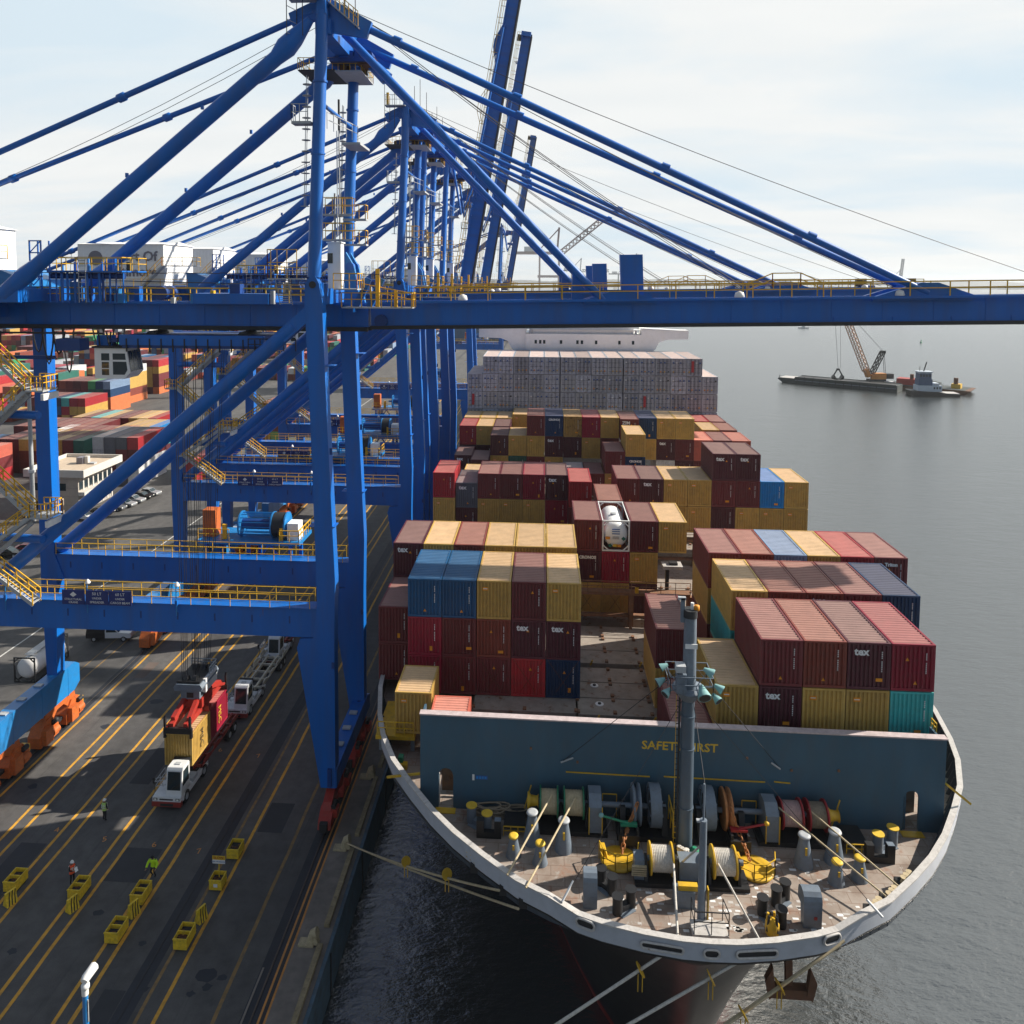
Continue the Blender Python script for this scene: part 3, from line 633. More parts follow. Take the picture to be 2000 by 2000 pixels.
def cab_win(b):
    b.box(-.75, -.05, -1.115, -1.09, 1.55, 2.15, M['glass']); b.box(-.72, -.1, -1.115, -1.09, .9, 1.42, M['glass']); b.box(-.72, -.1, -1.115, -1.09, .3, .82, M['glass'])
    b.prism([(.25, .35), (1.25, .35), (1.5, .75), (1.42, 1.45), (.25, 1.45)], 'y', -1.115, -1.09, M['glass'])
    b.prism([(.25, 1.62), (1.38, 1.62), (1.33, 2.15), (.25, 2.15)], 'y', -1.115, -1.09, M['glass'])
    for y in (-1, -.33, .34): b.add([(1.775, y, .62), (1.775, y + .6, .62), (1.52, y + .6, 2.35), (1.52, y, 2.35)], [(0, 1, 2, 3)], M['glass'])
def sign(lines, logo=False):
    def fn(b):
        b.box(-.95, .95, -.03, .03, 0, 1.2, M['sign_blue'])
    return fn

def crane(y0, boom_up, label, trolx, detail=2, boomrise=1.0, signs=True, logo=False):
    c = empty('ship_to_shore_crane', (-17.0, y0, 0)); tag(c, label, 'crane', 'blue gantry cranes along the quay')
    for s in (-1, 1):
        cpart('sea_leg', 'sl', sea_leg, c, (0, s * FY, 0)); cpart('mast', 'ma', mast, c, (0, s * FY, 0))
        cpart('land_leg', 'll', land_leg, c, (0, s * FY, 0))
        pb = cpart('portal_beam', 'pb', portal, c, (0, s * FY, 0)); cpart('railing', 'pr', portal_rail, pb)
        cpart('lower_brace', 'lb', lower_brace, c, (0, s * FY, 0)); cpart('upper_brace', 'ub', upper_brace, c, (0, s * FY, 0))
        cpart('backstay', 'bs%d' % s, backstay(s), c)
        if not boom_up: cpart('forestay', 'fs%d' % s, forestay(s), c)
        if s < 0:
            for x in (-26.9, -19.9, -12.4):
                lp = cpart('lamp_post', 'lp', lamp_post, c, (x, s * FY - .75, 17.0)); cpart('lamp', 'lh', lamp_head, lp)
    if not boom_up: cpart('hoist_cable', 'hc', apex_rope, c)
    if boom_up: cpart('forestay', 'ff', folded_stay, c)
    else: cpart('inner_forestay', 'is', inner_stay, c)
    cpart('sill_beam', 'ss', sill(0, B), c); cpart('sill_beam', 'sL', sill(-30.1, LB), c)
    for x, k in ((0, 'bogie_red'), (-30.1, 'bogie_orange')):
        for yb in ((-4.0, 4.0) if x == 0 else (-11.6, -3.4, 4.9)):
            bo = cpart('bogie', k, bogie(M[k]) if x == 0 else big_bogie(M[k]), c, (x, yb, 0))
            for yy in (-2.9, -1.1, 1.1, 2.9): cpart('wheel', 'wh', wheelfn, bo, (0, yy, 0))
    gd = cpart('trolley_girder', 'gd', girder, c); cpart('railing', 'gr', girder_rail, gd)
    [cpart('cross_beam', 'cb%d' % i, cross_beam(*q), c) for i, q in enumerate(CB)]; cpart('apex_tube', 'at', apex_tube, c); cpart('mast_tie', 'mt', mast_tie, c)
    h = cpart('machinery_house', 'mh', house, c); cpart('walkway', 'mw', house_walk, h)
    if logo:
        for s, sz, x, z in (('Port Of', 1.75, -35.6, 47.1), ('Baltimore', 1.75, -36.3, 45.1)):
            text(s, sz, M['letter_grey'], 'lettering', h, (x, -4.27, z), ext=.02, bold=.035)
        b = MB(); b.tube((-41.1, -4.3, 46.9), (-41.1, -4.24, 46.9), .95, M['letter_grey'], 20); b.obj('emblem', h)
    cpart('hoist_gear', 'dg', deck_gear, c); cpart('hinge_platform', 'hd', hinge_deck, c); cpart('leg_walkway', 'lw', leg_walk, c); [cpart('hinge_plate', 'hp%d' % s, hinge_plate(s), c) for s in (-1, 1)]
    cpart('lift_cabin', 'lf', lift, c); cpart('mast_platform', 'md', mast_deck, c); cpart('apex_platform', 'ad', apex_deck, c); cpart('sheave_block', 'sb', sheaves, c); cpart('apex_stand', 'as', apex_stand, c); cpart('apex_stair', 'av', apex_stair, c)
    cpart('mast_ladder', 'ml', mast_ladder, c)
    st = cpart('stairway', 'st', stair, c); cpart('stair_railing', 'sr', stair_rail, st)
    cpart('festoon_cable', 'fc', festoon, c)
    rd = cpart('reel_platform', 'rd', reel_deck, c); cpart('cable_reel', 'cr', reel, rd, (0, 8.2, 20.2))
    # boom, hinged at its landward end
    a = R(80.5) if boom_up else R(boomrise)
    bm = cpart('boom', 'bo', boomfn, c, (2.4, 0, 41.42), (0, -a, 0)); cpart('railing', 'br', boom_rail, bm)
    for x in (8, 30.5, 43, 55): cpart('floodlight', 'bl', boom_lamp, bm, (x, -1.2, 1.15))
    if not boom_up: cpart('hoist_rope', 'bR', boom_rope, bm)
    t = cpart('trolley', 'tr', trolley, c, (trolx, 0, 0))
    cb = cpart('operator_cab', 'oc', cabfn, c, (trolx - 7.2, -1.3, 35.85)); cpart('window', 'ow', cab_win, cb)
    if signs:
        for x, key in ((-21.0, 'a'), (-19.0, 'b'), (-17.05, 'c')):
            sg = cpart('sign', 'sg', sign(0), c, (x, -FY - .86, 17.75))
            if key == 'a':
                k = 'sgl'
                if k not in MC:
                    b = MB(); b.prism([(-.28, .82), (0, .62), (.28, .82), (0, 1.05)], 'y', -.05, -.03, M['letter_white']); MC[k] = b.mesh('emblem')
                link('emblem', MC[k], sg)
                tx = (('STRUCTURAL', .24, .42), ('CRANE', .24, .17))
            elif key == 'b': tx = (('50 LT', .34, .92), ('UNDER', .24, .55), ('SPREADER', .26, .22))
            else: tx = (('60 LT', .34, .92), ('UNDER', .24, .55), ('CARGO BEAM', .26, .22))
            for s_, sz, z in tx:
                kk = 'tx' + s_
                if kk not in MC:
                    o = text(s_, sz, M['letter_white'], 'lettering', sg, (0, -.045, z)); MC[kk] = o.data
                else: link('lettering', MC[kk], sg, (0, -.045, z), (R(90), 0, 0))
    return c
crane(65.2, False, 'nearest blue gantry crane, boom lowered over the bow and spreader hanging above the quay', -12.2)
crane(101.8, False, 'second blue gantry crane along the quay, its white house lettered Port Of Baltimore', -8, logo=True)
crane(117.0, False, 'blue gantry crane with lowered boom, third along the quay, close behind the lettered one', -20)
crane(142.5, True, 'fourth blue gantry crane along the quay, its raised boom the tallest in view', -22)
crane(189.5, True, 'blue gantry crane with raised boom, fifth along the quay beside the white ship bridge', -22)
crane(322, True, 'farthest blue gantry crane on the quay, its raised boom smallest of the three', -22)
# ------------------------------------------------------------------ containers
CW, CH = 2.438, 2.80
KM = {}
def corr(b, p0, du, dv, L, Wd, n, depth, mat, nrm):
    """corrugated sheet: n ribs along du (length L), extruded along dv (Wd)"""
    p0, du, dv, nrm = V(p0), V(du), V(dv), V(nrm); prof = []
    st = L / n
    for k in range(n):
        prof += [(k * st, 0), (k * st + st * .36, 0), (k * st + st * .5, -depth), (k * st + st * .86, -depth)]
    prof.append((L, 0)); vs = []
    for u, h in prof: vs.append(p0 + du * u + nrm * h); vs.append(p0 + du * u + nrm * h + dv * Wd)
    b.add(vs, [(2 * i, 2 * i + 2, 2 * i + 3, 2 * i + 1) for i in range(len(prof) - 1)], mat)
def container_mesh(ln, end='blank', simple=False):
    k = (ln, end, simple)
    if k in KM: return KM[k]
    b = MB(); mt = CC['m'][0]; rf = CC['r'][0]; w = CW / 2; h = CH; e = .1
    if simple:
        b.box(-w, w, 0, ln, 0, h, mt)
    else:
        for x in (-w, w - .12):
            for y in (0, ln - .12): b.box(x, x + .12, y, y + .12, 0, h, mt)
            b.box(x, x + .12, .12, ln - .12, 0, .16, mt); b.box(x, x + .12, .12, ln - .12, h - .1, h, mt)
        for y in (0, ln - .12):
            b.box(-w + .12, w - .12, y, y + .12, 0, .16, mt); b.box(-w + .12, w - .12, y, y + .12, h - .12, h, mt)
        ns = int(ln / .28)
        corr(b, (-w + .02, ln - .12, .16), (0, -1, 0), (0, 0, 1), ln - .24, h - .26, ns, .045, mt, (-1, 0, 0))
        corr(b, (w - .02, .12, .16), (0, 1, 0), (0, 0, 1), ln - .24, h - .26, ns, .045, mt, (1, 0, 0))
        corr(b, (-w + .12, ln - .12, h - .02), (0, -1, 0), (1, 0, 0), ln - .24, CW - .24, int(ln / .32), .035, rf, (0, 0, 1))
        corr(b, (-w + .12, ln - .03, .16), (1, 0, 0), (0, 0, 1), CW - .24, h - .28, 9, .045, mt, (0, 1, 0))
        b.box(-w + .12, w - .12, .12, ln - .12, .1, .15, mt)
        if end == 'blank': corr(b, (w - .12, .02, .16), (-1, 0, 0), (0, 0, 1), CW - .24, h - .28, 9, .085, mt, (0, -1, 0))
        elif end == 'door':
            b.box(-w + .12, -.01, .05, .1, .16, h - .12, mt); b.box(.01, w - .12, .05, .1, .16, h - .12, mt)
            for z in (.75, 1.4, 2.0): b.box(-w + .12, w - .12, .035, .05, z, z + .09, mt)
            for x in (-.85, -.35, .35, .85): b.tube((x, .03, .1), (x, .03, h - .06), .03, mt, 5)
        elif end == 'reefer':
            b.box(-w + .12, w - .12, .05, .1, .16, h - .12, mt)
            for x in (-.62, -.02, .58): b.box(x, x + .05, 0, .05, .16, h - .12, M['reefer_seam'])
            for x in (-1.06, -.3, .3, .95): b.tube((x, .02, .16), (x, .02, h - .12), .035, M['reefer_bar'], 5)
            for z in (.5, 1.2, 1.95): b.box(-w + .12, w - .12, .02, .05, z, z + .05, M['reefer_seam'])
    me = b.mesh('container'); KM[k] = me; return me
P_('reefer_seam', (.07, .07, .08), .6, var=.2); P_('reefer_bar', (.60, .61, .62), .4, metal=.3, var=.2)
P_('sticker_blue', (.05, .12, .35), .6); P_('sticker_white', (.75, .75, .75), .6); P_('sticker_red', (.5, .04, .05), .6)
P_('castings', (.05, .04, .04), .7)
TX = {}
def lettering(s, size, mk, par, x, z, name='lettering', y=-.012):
    k = (s, size, mk)
    if k not in TX:
        o = text(s, size, M[mk], name, par, (x, y, z), ext=.004, bold=.022); TX[k] = o.data; return o
    return link(name, TX[k], par, (x, y, z), (R(90), 0, 0))
def code_mesh(v):
    k = ('code', v)
    if k not in KM:
        rr = random.Random(v); b = MB()
        for j in range(11):
            if j in (4,): continue
            b.box(-.03, .03, -.012, -.004, -j * .115 - .07, -j * .115, M['sticker_white'])
        KM[k] = b.mesh('lettering')
    return KM[k]
def sticker_mesh(v):
    k = ('st', v)
    if k not in KM:
        b = MB(); s = M['sticker_orange']
        if v == 0: b.box(-.19, .19, -.013, -.004, -.1, .1, s)
        elif v == 1: b.box(-.1, .1, -.013, -.004, -.17, .17, s)
        elif v == 2: b.prism([(-.11, -.09), (.11, -.09), (0, .11)], 'y', -.013, -.004, s)
        elif v == 3: b.box(-.2, .2, -.013, -.004, -.13, .13, s); b.box(-.15, .15, -.016, -.004, -.02, .03, M['sticker_white'])
        KM[k] = b.mesh('sticker')
    return KM[k]
CONT = []
def container(x, y, z, col, ln=6.06, end='blank', word=None, label='', group=None, marks=True, simple=False, rot=0):
    """x is the centre line, y the end that faces the bow, z the bottom"""
    o = link('shipping_container', container_mesh(ln, end, simple), None, (x, y, z), (0, 0, rot))
    o.material_slots[0].link = 'OBJECT'; o.material_slots[0].material = CC[col][0]
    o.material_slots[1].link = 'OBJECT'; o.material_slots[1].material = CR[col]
    tag(o, label, 'container', group)
    if marks and end == 'blank':
        if word: lettering(word, .62 if len(word) < 4 else .36, 'letter_white', o, -.45 if len(word) < 4 else 0, 2.25)
        if col != 'y': link('lettering', code_mesh(1), o, (.72, 0, 2.3))
        else:
            link('sticker', sticker_mesh(3), o, (-.62, 0, 2.22))
        v = random.choice((0, 1, 2, 2))
        if col != 'y': link('sticker', sticker_mesh(v), o, ((.45, .35, 0, 0)[v] + random.uniform(-.1, .3), 0, random.choice((.42, .5, .6)) if v < 2 else random.choice((.5, 2.05))))
        if random.random() < .35 and col != 'y': link('sticker', sticker_mesh(2), o, (random.uniform(-.4, .2), 0, 1.9))
    CONT.append(o); return o
ORD = ['first', 'second', 'third', 'fourth', 'fifth', 'sixth', 'seventh', 'eighth', 'ninth', 'tenth', 'eleventh', 'twelfth', 'thirteenth', 'fourteenth', 'fifteenth', 'sixteenth']
def colx(i): return 7.96 - 20 + 2.5 * i + 1.25
def tier_word(k, n):
    if n == 1: return ''
    if k == n - 1: return 'top of '
    if k == 0: return 'bottom of '
    return 'middle of ' if n == 3 else ('second lowest of ', 'second highest of ')[k == n - 2]
def bay(rowname, y, base, cols, pitch=2.86, ln=6.06, end='blank', group='containers stacked on the ship'):
    """cols: {column: (first tier, 'codes bottom to top' , {tier: lettering})}"""
    names = sorted(cols)
    for j, c in enumerate(names):
        t0, codes = cols[c][0], cols[c][1]; words = cols[c][2] if len(cols[c]) > 2 else {}
        dy = cols[c][3] if len(cols[c]) > 3 else 0; dz = cols[c][4] if len(cols[c]) > 4 else 0
        for k, code in enumerate(codes):
            if code == '.': continue
            if code == 'X': tank_container(colx(c), y + dy, base + (t0 + k - 1) * pitch + dz, 'white tank container with round end among maroon boxes on the ship', 'w'); continue
            lab = '%s container, %s%s stack from quay, %s' % (CC[code][1], tier_word(k, len(codes)), ORD[j] if len(names) > 1 else 'only', rowname)
            container(colx(c), y + dy, base + (t0 + k - 1) * pitch + dz, code, ln, end, words.get(k), lab, group)
def tank_container(x, y, z, label, kind):
    o = empty('tank_container', (x, y, z)); tag(o, label, 'tank container')
    fr = M['white'] if kind == 'w' else M['dark']
    b = MB(); w, h, ln = CW / 2, CH, 6.06
    for xx in (-w, w - .13):
        for yy in (0, ln - .13): b.box(xx, xx + .13, yy, yy + .13, 0, h, fr)
        b.box(xx, xx + .13, .13, ln - .13, 0, .13, fr)
        if kind == 'w': b.box(xx, xx + .08, .13, ln - .13, h - .08, h, fr)
    for yy in (0, ln - .13):
        for zz in (0, h - .13): b.box(-w + .13, w - .13, yy, yy + .13, zz, zz + .13, fr)
        for sx in (-1, 1):
            b.beam((sx * (w - .07), yy + .07, .55), (sx * (w - .6), yy + .07, .07), .1, .1, fr); b.beam((sx * (w - .07), yy + .07, h - .55), (sx * (w - .6), yy + .07, h - .07), .1, .1, fr)
    b.obj('frame', o)
    b = MB(); rr = 1.13; zc = h / 2
    b.lathe([(.02, .06), (.55, .1), (.95, .24), (1.1, .42), (rr, .6), (rr, ln - .6), (1.1, ln - .42), (.95, ln - .24), (.3, ln - .1)], (0, 0, zc), M['house_white'], 28, 'y')
    b.obj('tank', o)
    b = MB(); b.tube((0, ln * .45, zc + rr - .05), (0, ln * .45, zc + rr + .16), .28, M['galv'], 14)
    if kind != 'w':
        b.box(-.5, .5, .8, ln - .8, h - .06, h - .02, M['galv'])
    b.obj('manhole_cover', o)
    b = MB()
    if kind == 'w':
        for xx, zz, m in ((-.72, 1.2, 'sticker_orange'), (.28, .5, 'sticker_orange'), (-.05, .52, 'letter_yellow')): b.box(xx - .2, xx + .2, .02, .06, zz - .12, zz + .12, M[m])
        for xx, zz in ((-.5, .52), (.68, 1.15)): b.prism([(xx - .2, zz), (xx, zz - .2), (xx + .2, zz), (xx, zz + .2)], 'y', .02, .06, M['container_dark_green'] if 'container_dark_green' in M else CC['g'][0])
        for k in range(3): b.box(-.35, .35, .03, .06, 1.95 - k * .2, 2.02 - k * .2, M['sticker_blue'])
        for k in range(3): b.box(-.3, .3, .03, .06, 1.12 + k * .09, 1.15 + k * .09, M['letter_grey'])
    else: b.box(w - .02, w, 3.0, 4.2, .5, 1.3, M['sticker_orange'])
    b.obj('sticker', o)
    return o

FB = 14.55
hr, hl = 14.85, 14.4
row1 = 'first water side row'
bay(row1, 45.2, hr, {8: (1, 'm'), 9: (1, 'my'), 10: (2, 'dm', {0: 'tex'}), 11: (2, 'yr'), 12: (2, 'yd', {1: 'tex'}), 13: (2, 'tc')})
bay('second water side row', 52.4, hr, {8: (1, 'ym'), 10: (1, 'mty'), 11: (2, 'mr'), 12: (2, 'dr', {1: 'tex'}), 13: (2, 'ym'), 14: (1, 'dnn')})
bay('third water side row', 59.7, hr, {10: (1, 'mym'), 11: (3, 'r'), 12: (3, 'l', {0: 'CRONOS'}), 13: (3, 'y'), 14: (3, 'R'), 15: (1, 'mmm', {2: 'Triton'})})
container(colx(1) + .05, 48.7, FB - .05, 'y', 3.6, 'blank', None, 'single ochre container on a railed stand beside the quay end of the breakwater')
container(colx(2) + .1, 46.9, FB - .6, 'S', 2.6, 'blank', None, 'low salmon red container, only its roof showing above the quay end of breakwater')
bay('front quayside block', 54.0, hl, {1: (1, 'ccb'), 2: (1, 'mmb'), 3: (1, 'mry'), 4: (1, 'Rdm', {1: 'tex'}), 5: (1, 'ndy', {1: 'tex'})}, 2.83)
bay('pile outside front quayside block', 55.6, hl, {0: (1, 'mm')}, 2.83)
bay('second quayside block', 61.4, hl, {0: (2, 'md', {1: 'tex'}), 1: (3, 'y'), 2: (3, 'r'), 3: (3, 'y'), 4: (3, 'y'), 5: (3, 'y')}, 2.83)
bay('block around tank container', 68.3, 14.5, {6: (1, 'ydm', {1: 'CRONOS'}), 7: (1, 'ycX'), 8: (1, 'dym'), 9: (3, 'y')})
bay('behind tank container', 74.7, 14.5, {6: (2, 'mR', {}, 7.5, -.2), 7: (2, 'mr')})
bay('fourth water side row', 81.8, hr, {8: (2, 'cm'), 9: (2, 'dd', {1: 'tex'}), 10: (2, 'yy'), 11: (2, 'yy'), 12: (2, 'dmd', {2: 'tex'}), 13: (2, 'ymd', {2: 'tex'}), 14: (2, 'ys'), 15: (2, 'yy')})
bay('third quayside block', 84.4, hl, {0: (2, 'yR'), 1: (2, 'dk', {1: 'tex'}, .4, -1.2), 2: (2, 'ym'), 3: (2, 'ym'), 4: (2, 'yc'), 5: (2, 'cd', {1: 'tex'})}, 2.86)
bay('low row behind third quayside block', 96.4, 14.5, {1: (2, 'y', {}, -5.2, .7), 6: (2, 'W'), 7: (2, 'm'), 8: (2, 'ym'), 9: (2, 'ny', {0: 'CRONOS'}, 0, 2.2)})
bay('fifth row from bow', 104.4, 14.5, {0: (2, 'd', {0: 'tex'}, .8), 1: (2, 'd', {}, -1.8), 2: (2, 'yd', {}, .8), 3: (2, 'gy', {}, .8), 4: (2, 'mym', {}, .6), 5: (2, 'ydn', {1: 'tex', 2: 'CRONOS'}, .6), 6: (3, 'dY', {}, .3), 7: (3, 'yc'),
    8: (3, 'my'), 9: (4, 'm', {0: 'ZIM'}, -1), 10: (3, 'yn'), 11: (2, 'wdy', {1: 'tex'}), 12: (2, 'dmy'), 13: (2, 'mS'), 14: (2, 'dm'), 15: (2, 'dS')})
bay('sixth row from bow', 111.8, 14.5, {0: (2, 'dR', {0: 'ZIM'}), 1: (2, 'dy'), 2: (3, 'd'), 14: (3, 'y'), 15: (3, 'r')})
bay('row before refrigerated wall', 118.6, 14.5, {0: (3, 'y'), 1: (3, 'y'), 2: (3, 'y'), 3: (3, 'y', {}, .6, .5), 14: (3, 'R'), 15: (3, 'm')})
# the wall of refrigerated boxes in front of the bridge
def reefer_sticker(v):
    k = ('rs', v)
    if k not in KM:
        rr = random.Random(v); b = MB()
        for x in (-.85, -.35, .27, .85):
            if rr.random() < .75: b.box(x - .09, x + .09, -.02, .03, .55, .75, M[rr.choice(['sticker_orange', 'sticker_orange', 'letter_yellow', 'sticker_blue', 'dark'])])
            if rr.random() < .45: b.box(x - .12, x + .12, -.02, .03, 2.0, 2.2, M[rr.choice(['sticker_blue', 'sticker_blue', 'dark', 'sticker_white'])])
        if v == 5: b.box(-.5, -.1, -.02, .03, .6, 2.4, M['sticker_red'])
        KM[k] = b.mesh('sticker')
    return KM[k]
for k in range(3, 7):
    cols = range(1, 15) if k == 6 else range(0, 16)
    for i in cols:
        if k == 3 and 3 < i < 14: continue
        code = random.choice('WWWWeW')
        ex = .12 if i > 9 else (0 if i > 5 else -.12)
        n = i - (1 if k == 6 else 0)
        o = container(colx(i) + ex, 125.2, 14.7 + (k - 1) * 2.88, code, 12.19, 'reefer', None, '%s refrigerated container, %s from quay, %s layer of wall before bridge' % (CC[code][1], ORD[n], {6: 'top', 5: 'second', 4: 'third', 3: 'lowest'}[k]), 'refrigerated containers before the ship bridge')
        link('sticker', reefer_sticker(random.randint(0, 9)), o)
# ------------------------------------------------------------------ container ship
P_('hull_black', (.012, .012, .014), .5, var=.25, scale=.4, dirt=.2)
P_('hull_red', (.26, .02, .018), .55, var=.3, scale=.5, dirt=.35, rust=.3)
P_('bulwark_grey', (.44, .47, .53), .5, var=.10, scale=.7, dirt=.12, rust=.12)
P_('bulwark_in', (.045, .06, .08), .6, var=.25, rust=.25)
P_('cap_rail', (.52, .50, .48), .6, var=.15, scale=2, dirt=.25, rust=.32)
P_('breakwater_blue', (.042, .105, .16), .55, var=.14, scale=.5, dirt=.2, rust=.13, stretch=3)
P_('gear_grey', (.16, .20, .25), .5, var=.15, scale=1.5, dirt=.25, rust=.16)
P_('mast_grey', (.075, .11, .15), .5, var=.15, dirt=.2)
P_('gear_black', (.014, .015, .018), .5, var=.2)
P_('pale_top', (.50, .42, .42), .65, var=.25, scale=3, rust=.35, rustcol=(.55, .18, .16))
P_('drum_green', (.02, .16, .08), .5, var=.2, rust=.2); P_('drum_red', (.30, .015, .02), .5, var=.2, rust=.15)
P_('rope_tan', (.50, .41, .26), .85, var=.25, scale=6); P_('rope_white', (.58, .55, .50), .85, var=.25, scale=6, dirt=.3); P_('rope_pink', (.45, .30, .28), .85, var=.25, scale=6)
P_('rope_old', (.26, .21, .15), .9, var=.3, scale=5)
P_('chain_rust', (.42, .17, .06), .75, var=.35, scale=5)
P_('teal_lamp', (.22, .42, .42), .5, var=.1)
P_('hatch', (.30, .26, .225), .75, var=.25, scale=.6, rust=.5, dirt=.3)
P_('rust_deck', (.24, .12, .065), .8, var=.35, scale=.9, dirt=.5, rust=.5)
P_('gear_yellow', (.66, .40, .02), .5, var=.15, dirt=.3)
P_('gear_green', (.02, .24, .13), .5, var=.1)
def deckmat():
    m = bpy.data.materials.new('worn_deck'); nt, N, L, P = nodes(m); tc = N.new('ShaderNodeTexCoord')
    def noise(sc, det=7, ro=.6):
        n = N.new('ShaderNodeTexNoise'); n.inputs['Scale'].default_value = sc; n.inputs['Detail'].default_value = det; n.inputs['Roughness'].default_value = ro; L.new(tc.outputs['Object'], n.inputs['Vector']); return n.outputs[0]
    a = N.new('ShaderNodeValToRGB'); ramp(a, [(.32, (.21, .15, .115)), (.5, (.33, .275, .235)), (.68, (.43, .385, .345))]); L.new(noise(.55), a.inputs[0])
    r = N.new('ShaderNodeValToRGB'); ramp(r, [(.52, g3(0)), (.66, g3(.75))]); L.new(noise(1.1, 9, .7), r.inputs[0])
    c = mix(nt, a.outputs[0], (.25, .105, .05), r.outputs[0])
    w = N.new('ShaderNodeValToRGB'); ramp(w, [(.62, g3(0)), (.68, g3(.6))]); L.new(noise(2.3, 3), w.inputs[0])
    c = mix(nt, c, (.42, .40, .37), w.outputs[0])
    vo = N.new('ShaderNodeTexBrick'); vo.inputs['Scale'].default_value = .35; vo.inputs['Mortar Size'].default_value = .008; vo.inputs['Color1'].default_value = (1, 1, 1, 1); vo.inputs['Color2'].default_value = (.88, .88, .88, 1); vo.inputs['Mortar'].default_value = (.6, .5, .45, 1)
    L.new(tc.outputs['Object'], vo.inputs['Vector']); c = mix(nt, c, vo.outputs[0], .8, 'MULTIPLY')
    L.new(c, P.inputs['Base Color']); P.inputs['Roughness'].default_value = .7
    return m
M['worn_deck'] = deckmat()
SX = 7.96
DK = 13.35
SHIP = empty('container_ship', (SX, 34, 0)); tag(SHIP, 'black hulled container ship with grey bow bulwark moored along the quay', 'ship')
def sp_(b, name, par=None): # meshes are written in world coordinates and hung on the ship
    par = par or SHIP
    o = b.obj(name, par); o.location = -parent_world(par); return o
PW = {}
def parent_world(p):
    w = V(0, 0, 0)
    while p is not None: w += p.location; p = p.parent
    return w
top = [(0.0, 33.85), (1.3, 33.9), (3.0, 34.15), (4.9, 34.6), (6.0, 35.0), (7.4, 35.6), (9.0, 36.5), (10.9, 38.1), (12.5, 39.6), (14.0, 41.3), (15.6, 43.5), (17.0, 45.6), (18.2, 48.2), (18.9, 50.5), (19.6, 54), (20.0, 58), (20.15, 64), (20.15, 80), (20.15, 110), (20.15, 180), (20.15, 262), (20.15, 285), (17, 290)]
wl = [(0.0, 43.5), (.5, 44.2), (1.2, 45.0), (2.0, 46.0), (2.7, 47.2), (3.6, 49.0), (4.8, 52.0), (6.2, 56), (7.6, 60), (9, 64), (10.6, 69), (12.2, 74), (13.8, 80), (15.2, 86), (16.8, 94), (18.2, 102), (19.3, 110), (19.9, 120), (20.1, 135), (20.15, 180), (20.15, 250), (18, 270), (8, 282)]
def ztop(i): return 14.62 if i >= 5 else 14.28
def hull():
    b = MB(); lev = [0, .044, .049, .2, .35, .5, .65, .78, .86, .9, 1.0]
    NT = len(top); rows = []
    for t in lev:
        r = []
        for i, (a, c) in enumerate(zip(top, wl)):
            t0 = max(0, t); g = (min(1, max(0, t - .058) / .942)) ** .62
            if t <= .062: g = 0
            x = a[0] + (c[0] - a[0]) * g; y = a[1] + (c[1] - a[1]) * g; z = ztop(i) - (ztop(i) - (-5.0)) * t
            r.append((x, y, z))
        rows.append(r)
    def strip(i0, i1, mat):
        vs = []; n = 2 * NT - 1
        for r in rows[i0:i1 + 1]: vs += [(SX - x, y, z) for x, y, z in reversed(r)] + [(SX + x, y, z) for x, y, z in r[1:]]
        b.add(vs, [(i * n + k, i * n + k + 1, (i + 1) * n + k + 1, (i + 1) * n + k) for i in range(i1 - i0) for k in range(n - 1)], mat, True)
    strip(0, 1, M['bulwark_grey']); strip(1, 8, M['hull_black']); strip(8, 10, M['hull_red'])
    return b
hb = hull(); me = hb.mesh('hull'); o = link('hull', me, SHIP); o.location = -SHIP.location
b = MB(); b.lathe([(.1, 38.2), (.9, 38.6), (1.6, 39.4), (2.1, 40.6), (2.3, 42.5), (2.2, 45), (1.6, 49)], (SX, 0, -4.5), M['hull_red'], 20, 'y'); sp_(b, 'bulbous_bow')
# inner face of the bulwark with its stiffeners, and the cap rail
b = MB(); vs = []; n = 17
def inset(i, d):
    (x0, y0), (x1, y1) = top[max(0, i - 1)], top[min(len(top) - 1, i + 1)]
    if i == 0: return (0.0, top[0][1] + d)
    dx, dy = x1 - x0, y1 - y0; l = math.hypot(dx, dy); return (top[i][0] - dy / l * d, top[i][1] + dx / l * d)
for s in (-1, 1):
    vs = []
    for i in range(n):
        x, y = inset(i, .1); vs += [(SX + s * x, y, ztop(i)), (SX + s * x, y, DK - .02)]
    b.add(vs, [(2 * i, 2 * i + 2, 2 * i + 3, 2 * i + 1) for i in range(n - 1)], M['bulwark_in'], True)
    for i in range(5, 14):
        for t in (0, .34, .67):
            p0, p1 = inset(i, .1), inset(i + 1, .1); q0, q1 = inset(i, .75), inset(i + 1, .75)
            px, py = p0[0] + (p1[0] - p0[0]) * t, p0[1] + (p1[1] - p0[1]) * t; qx, qy = q0[0] + (q1[0] - q0[0]) * t, q0[1] + (q1[1] - q0[1]) * t
            vs = [(SX + s * px, py + e, z) for e in (-.02, .02) for z in (ztop(i) - .08, DK)] + [(SX + s * qx, qy + e, DK) for e in (-.02, .02)] + [(SX + s * (px * .6 + qx * .4), py * .6 + qy * .4 + e, ztop(i) - .08) for e in (-.02, .02)]
            b.add(vs, [(0, 1, 4, 6), (2, 3, 5, 7), (0, 2, 7, 6), (6, 7, 5, 4)], M['bulwark_in'])
sp_(b, 'bulwark')
b = MB()
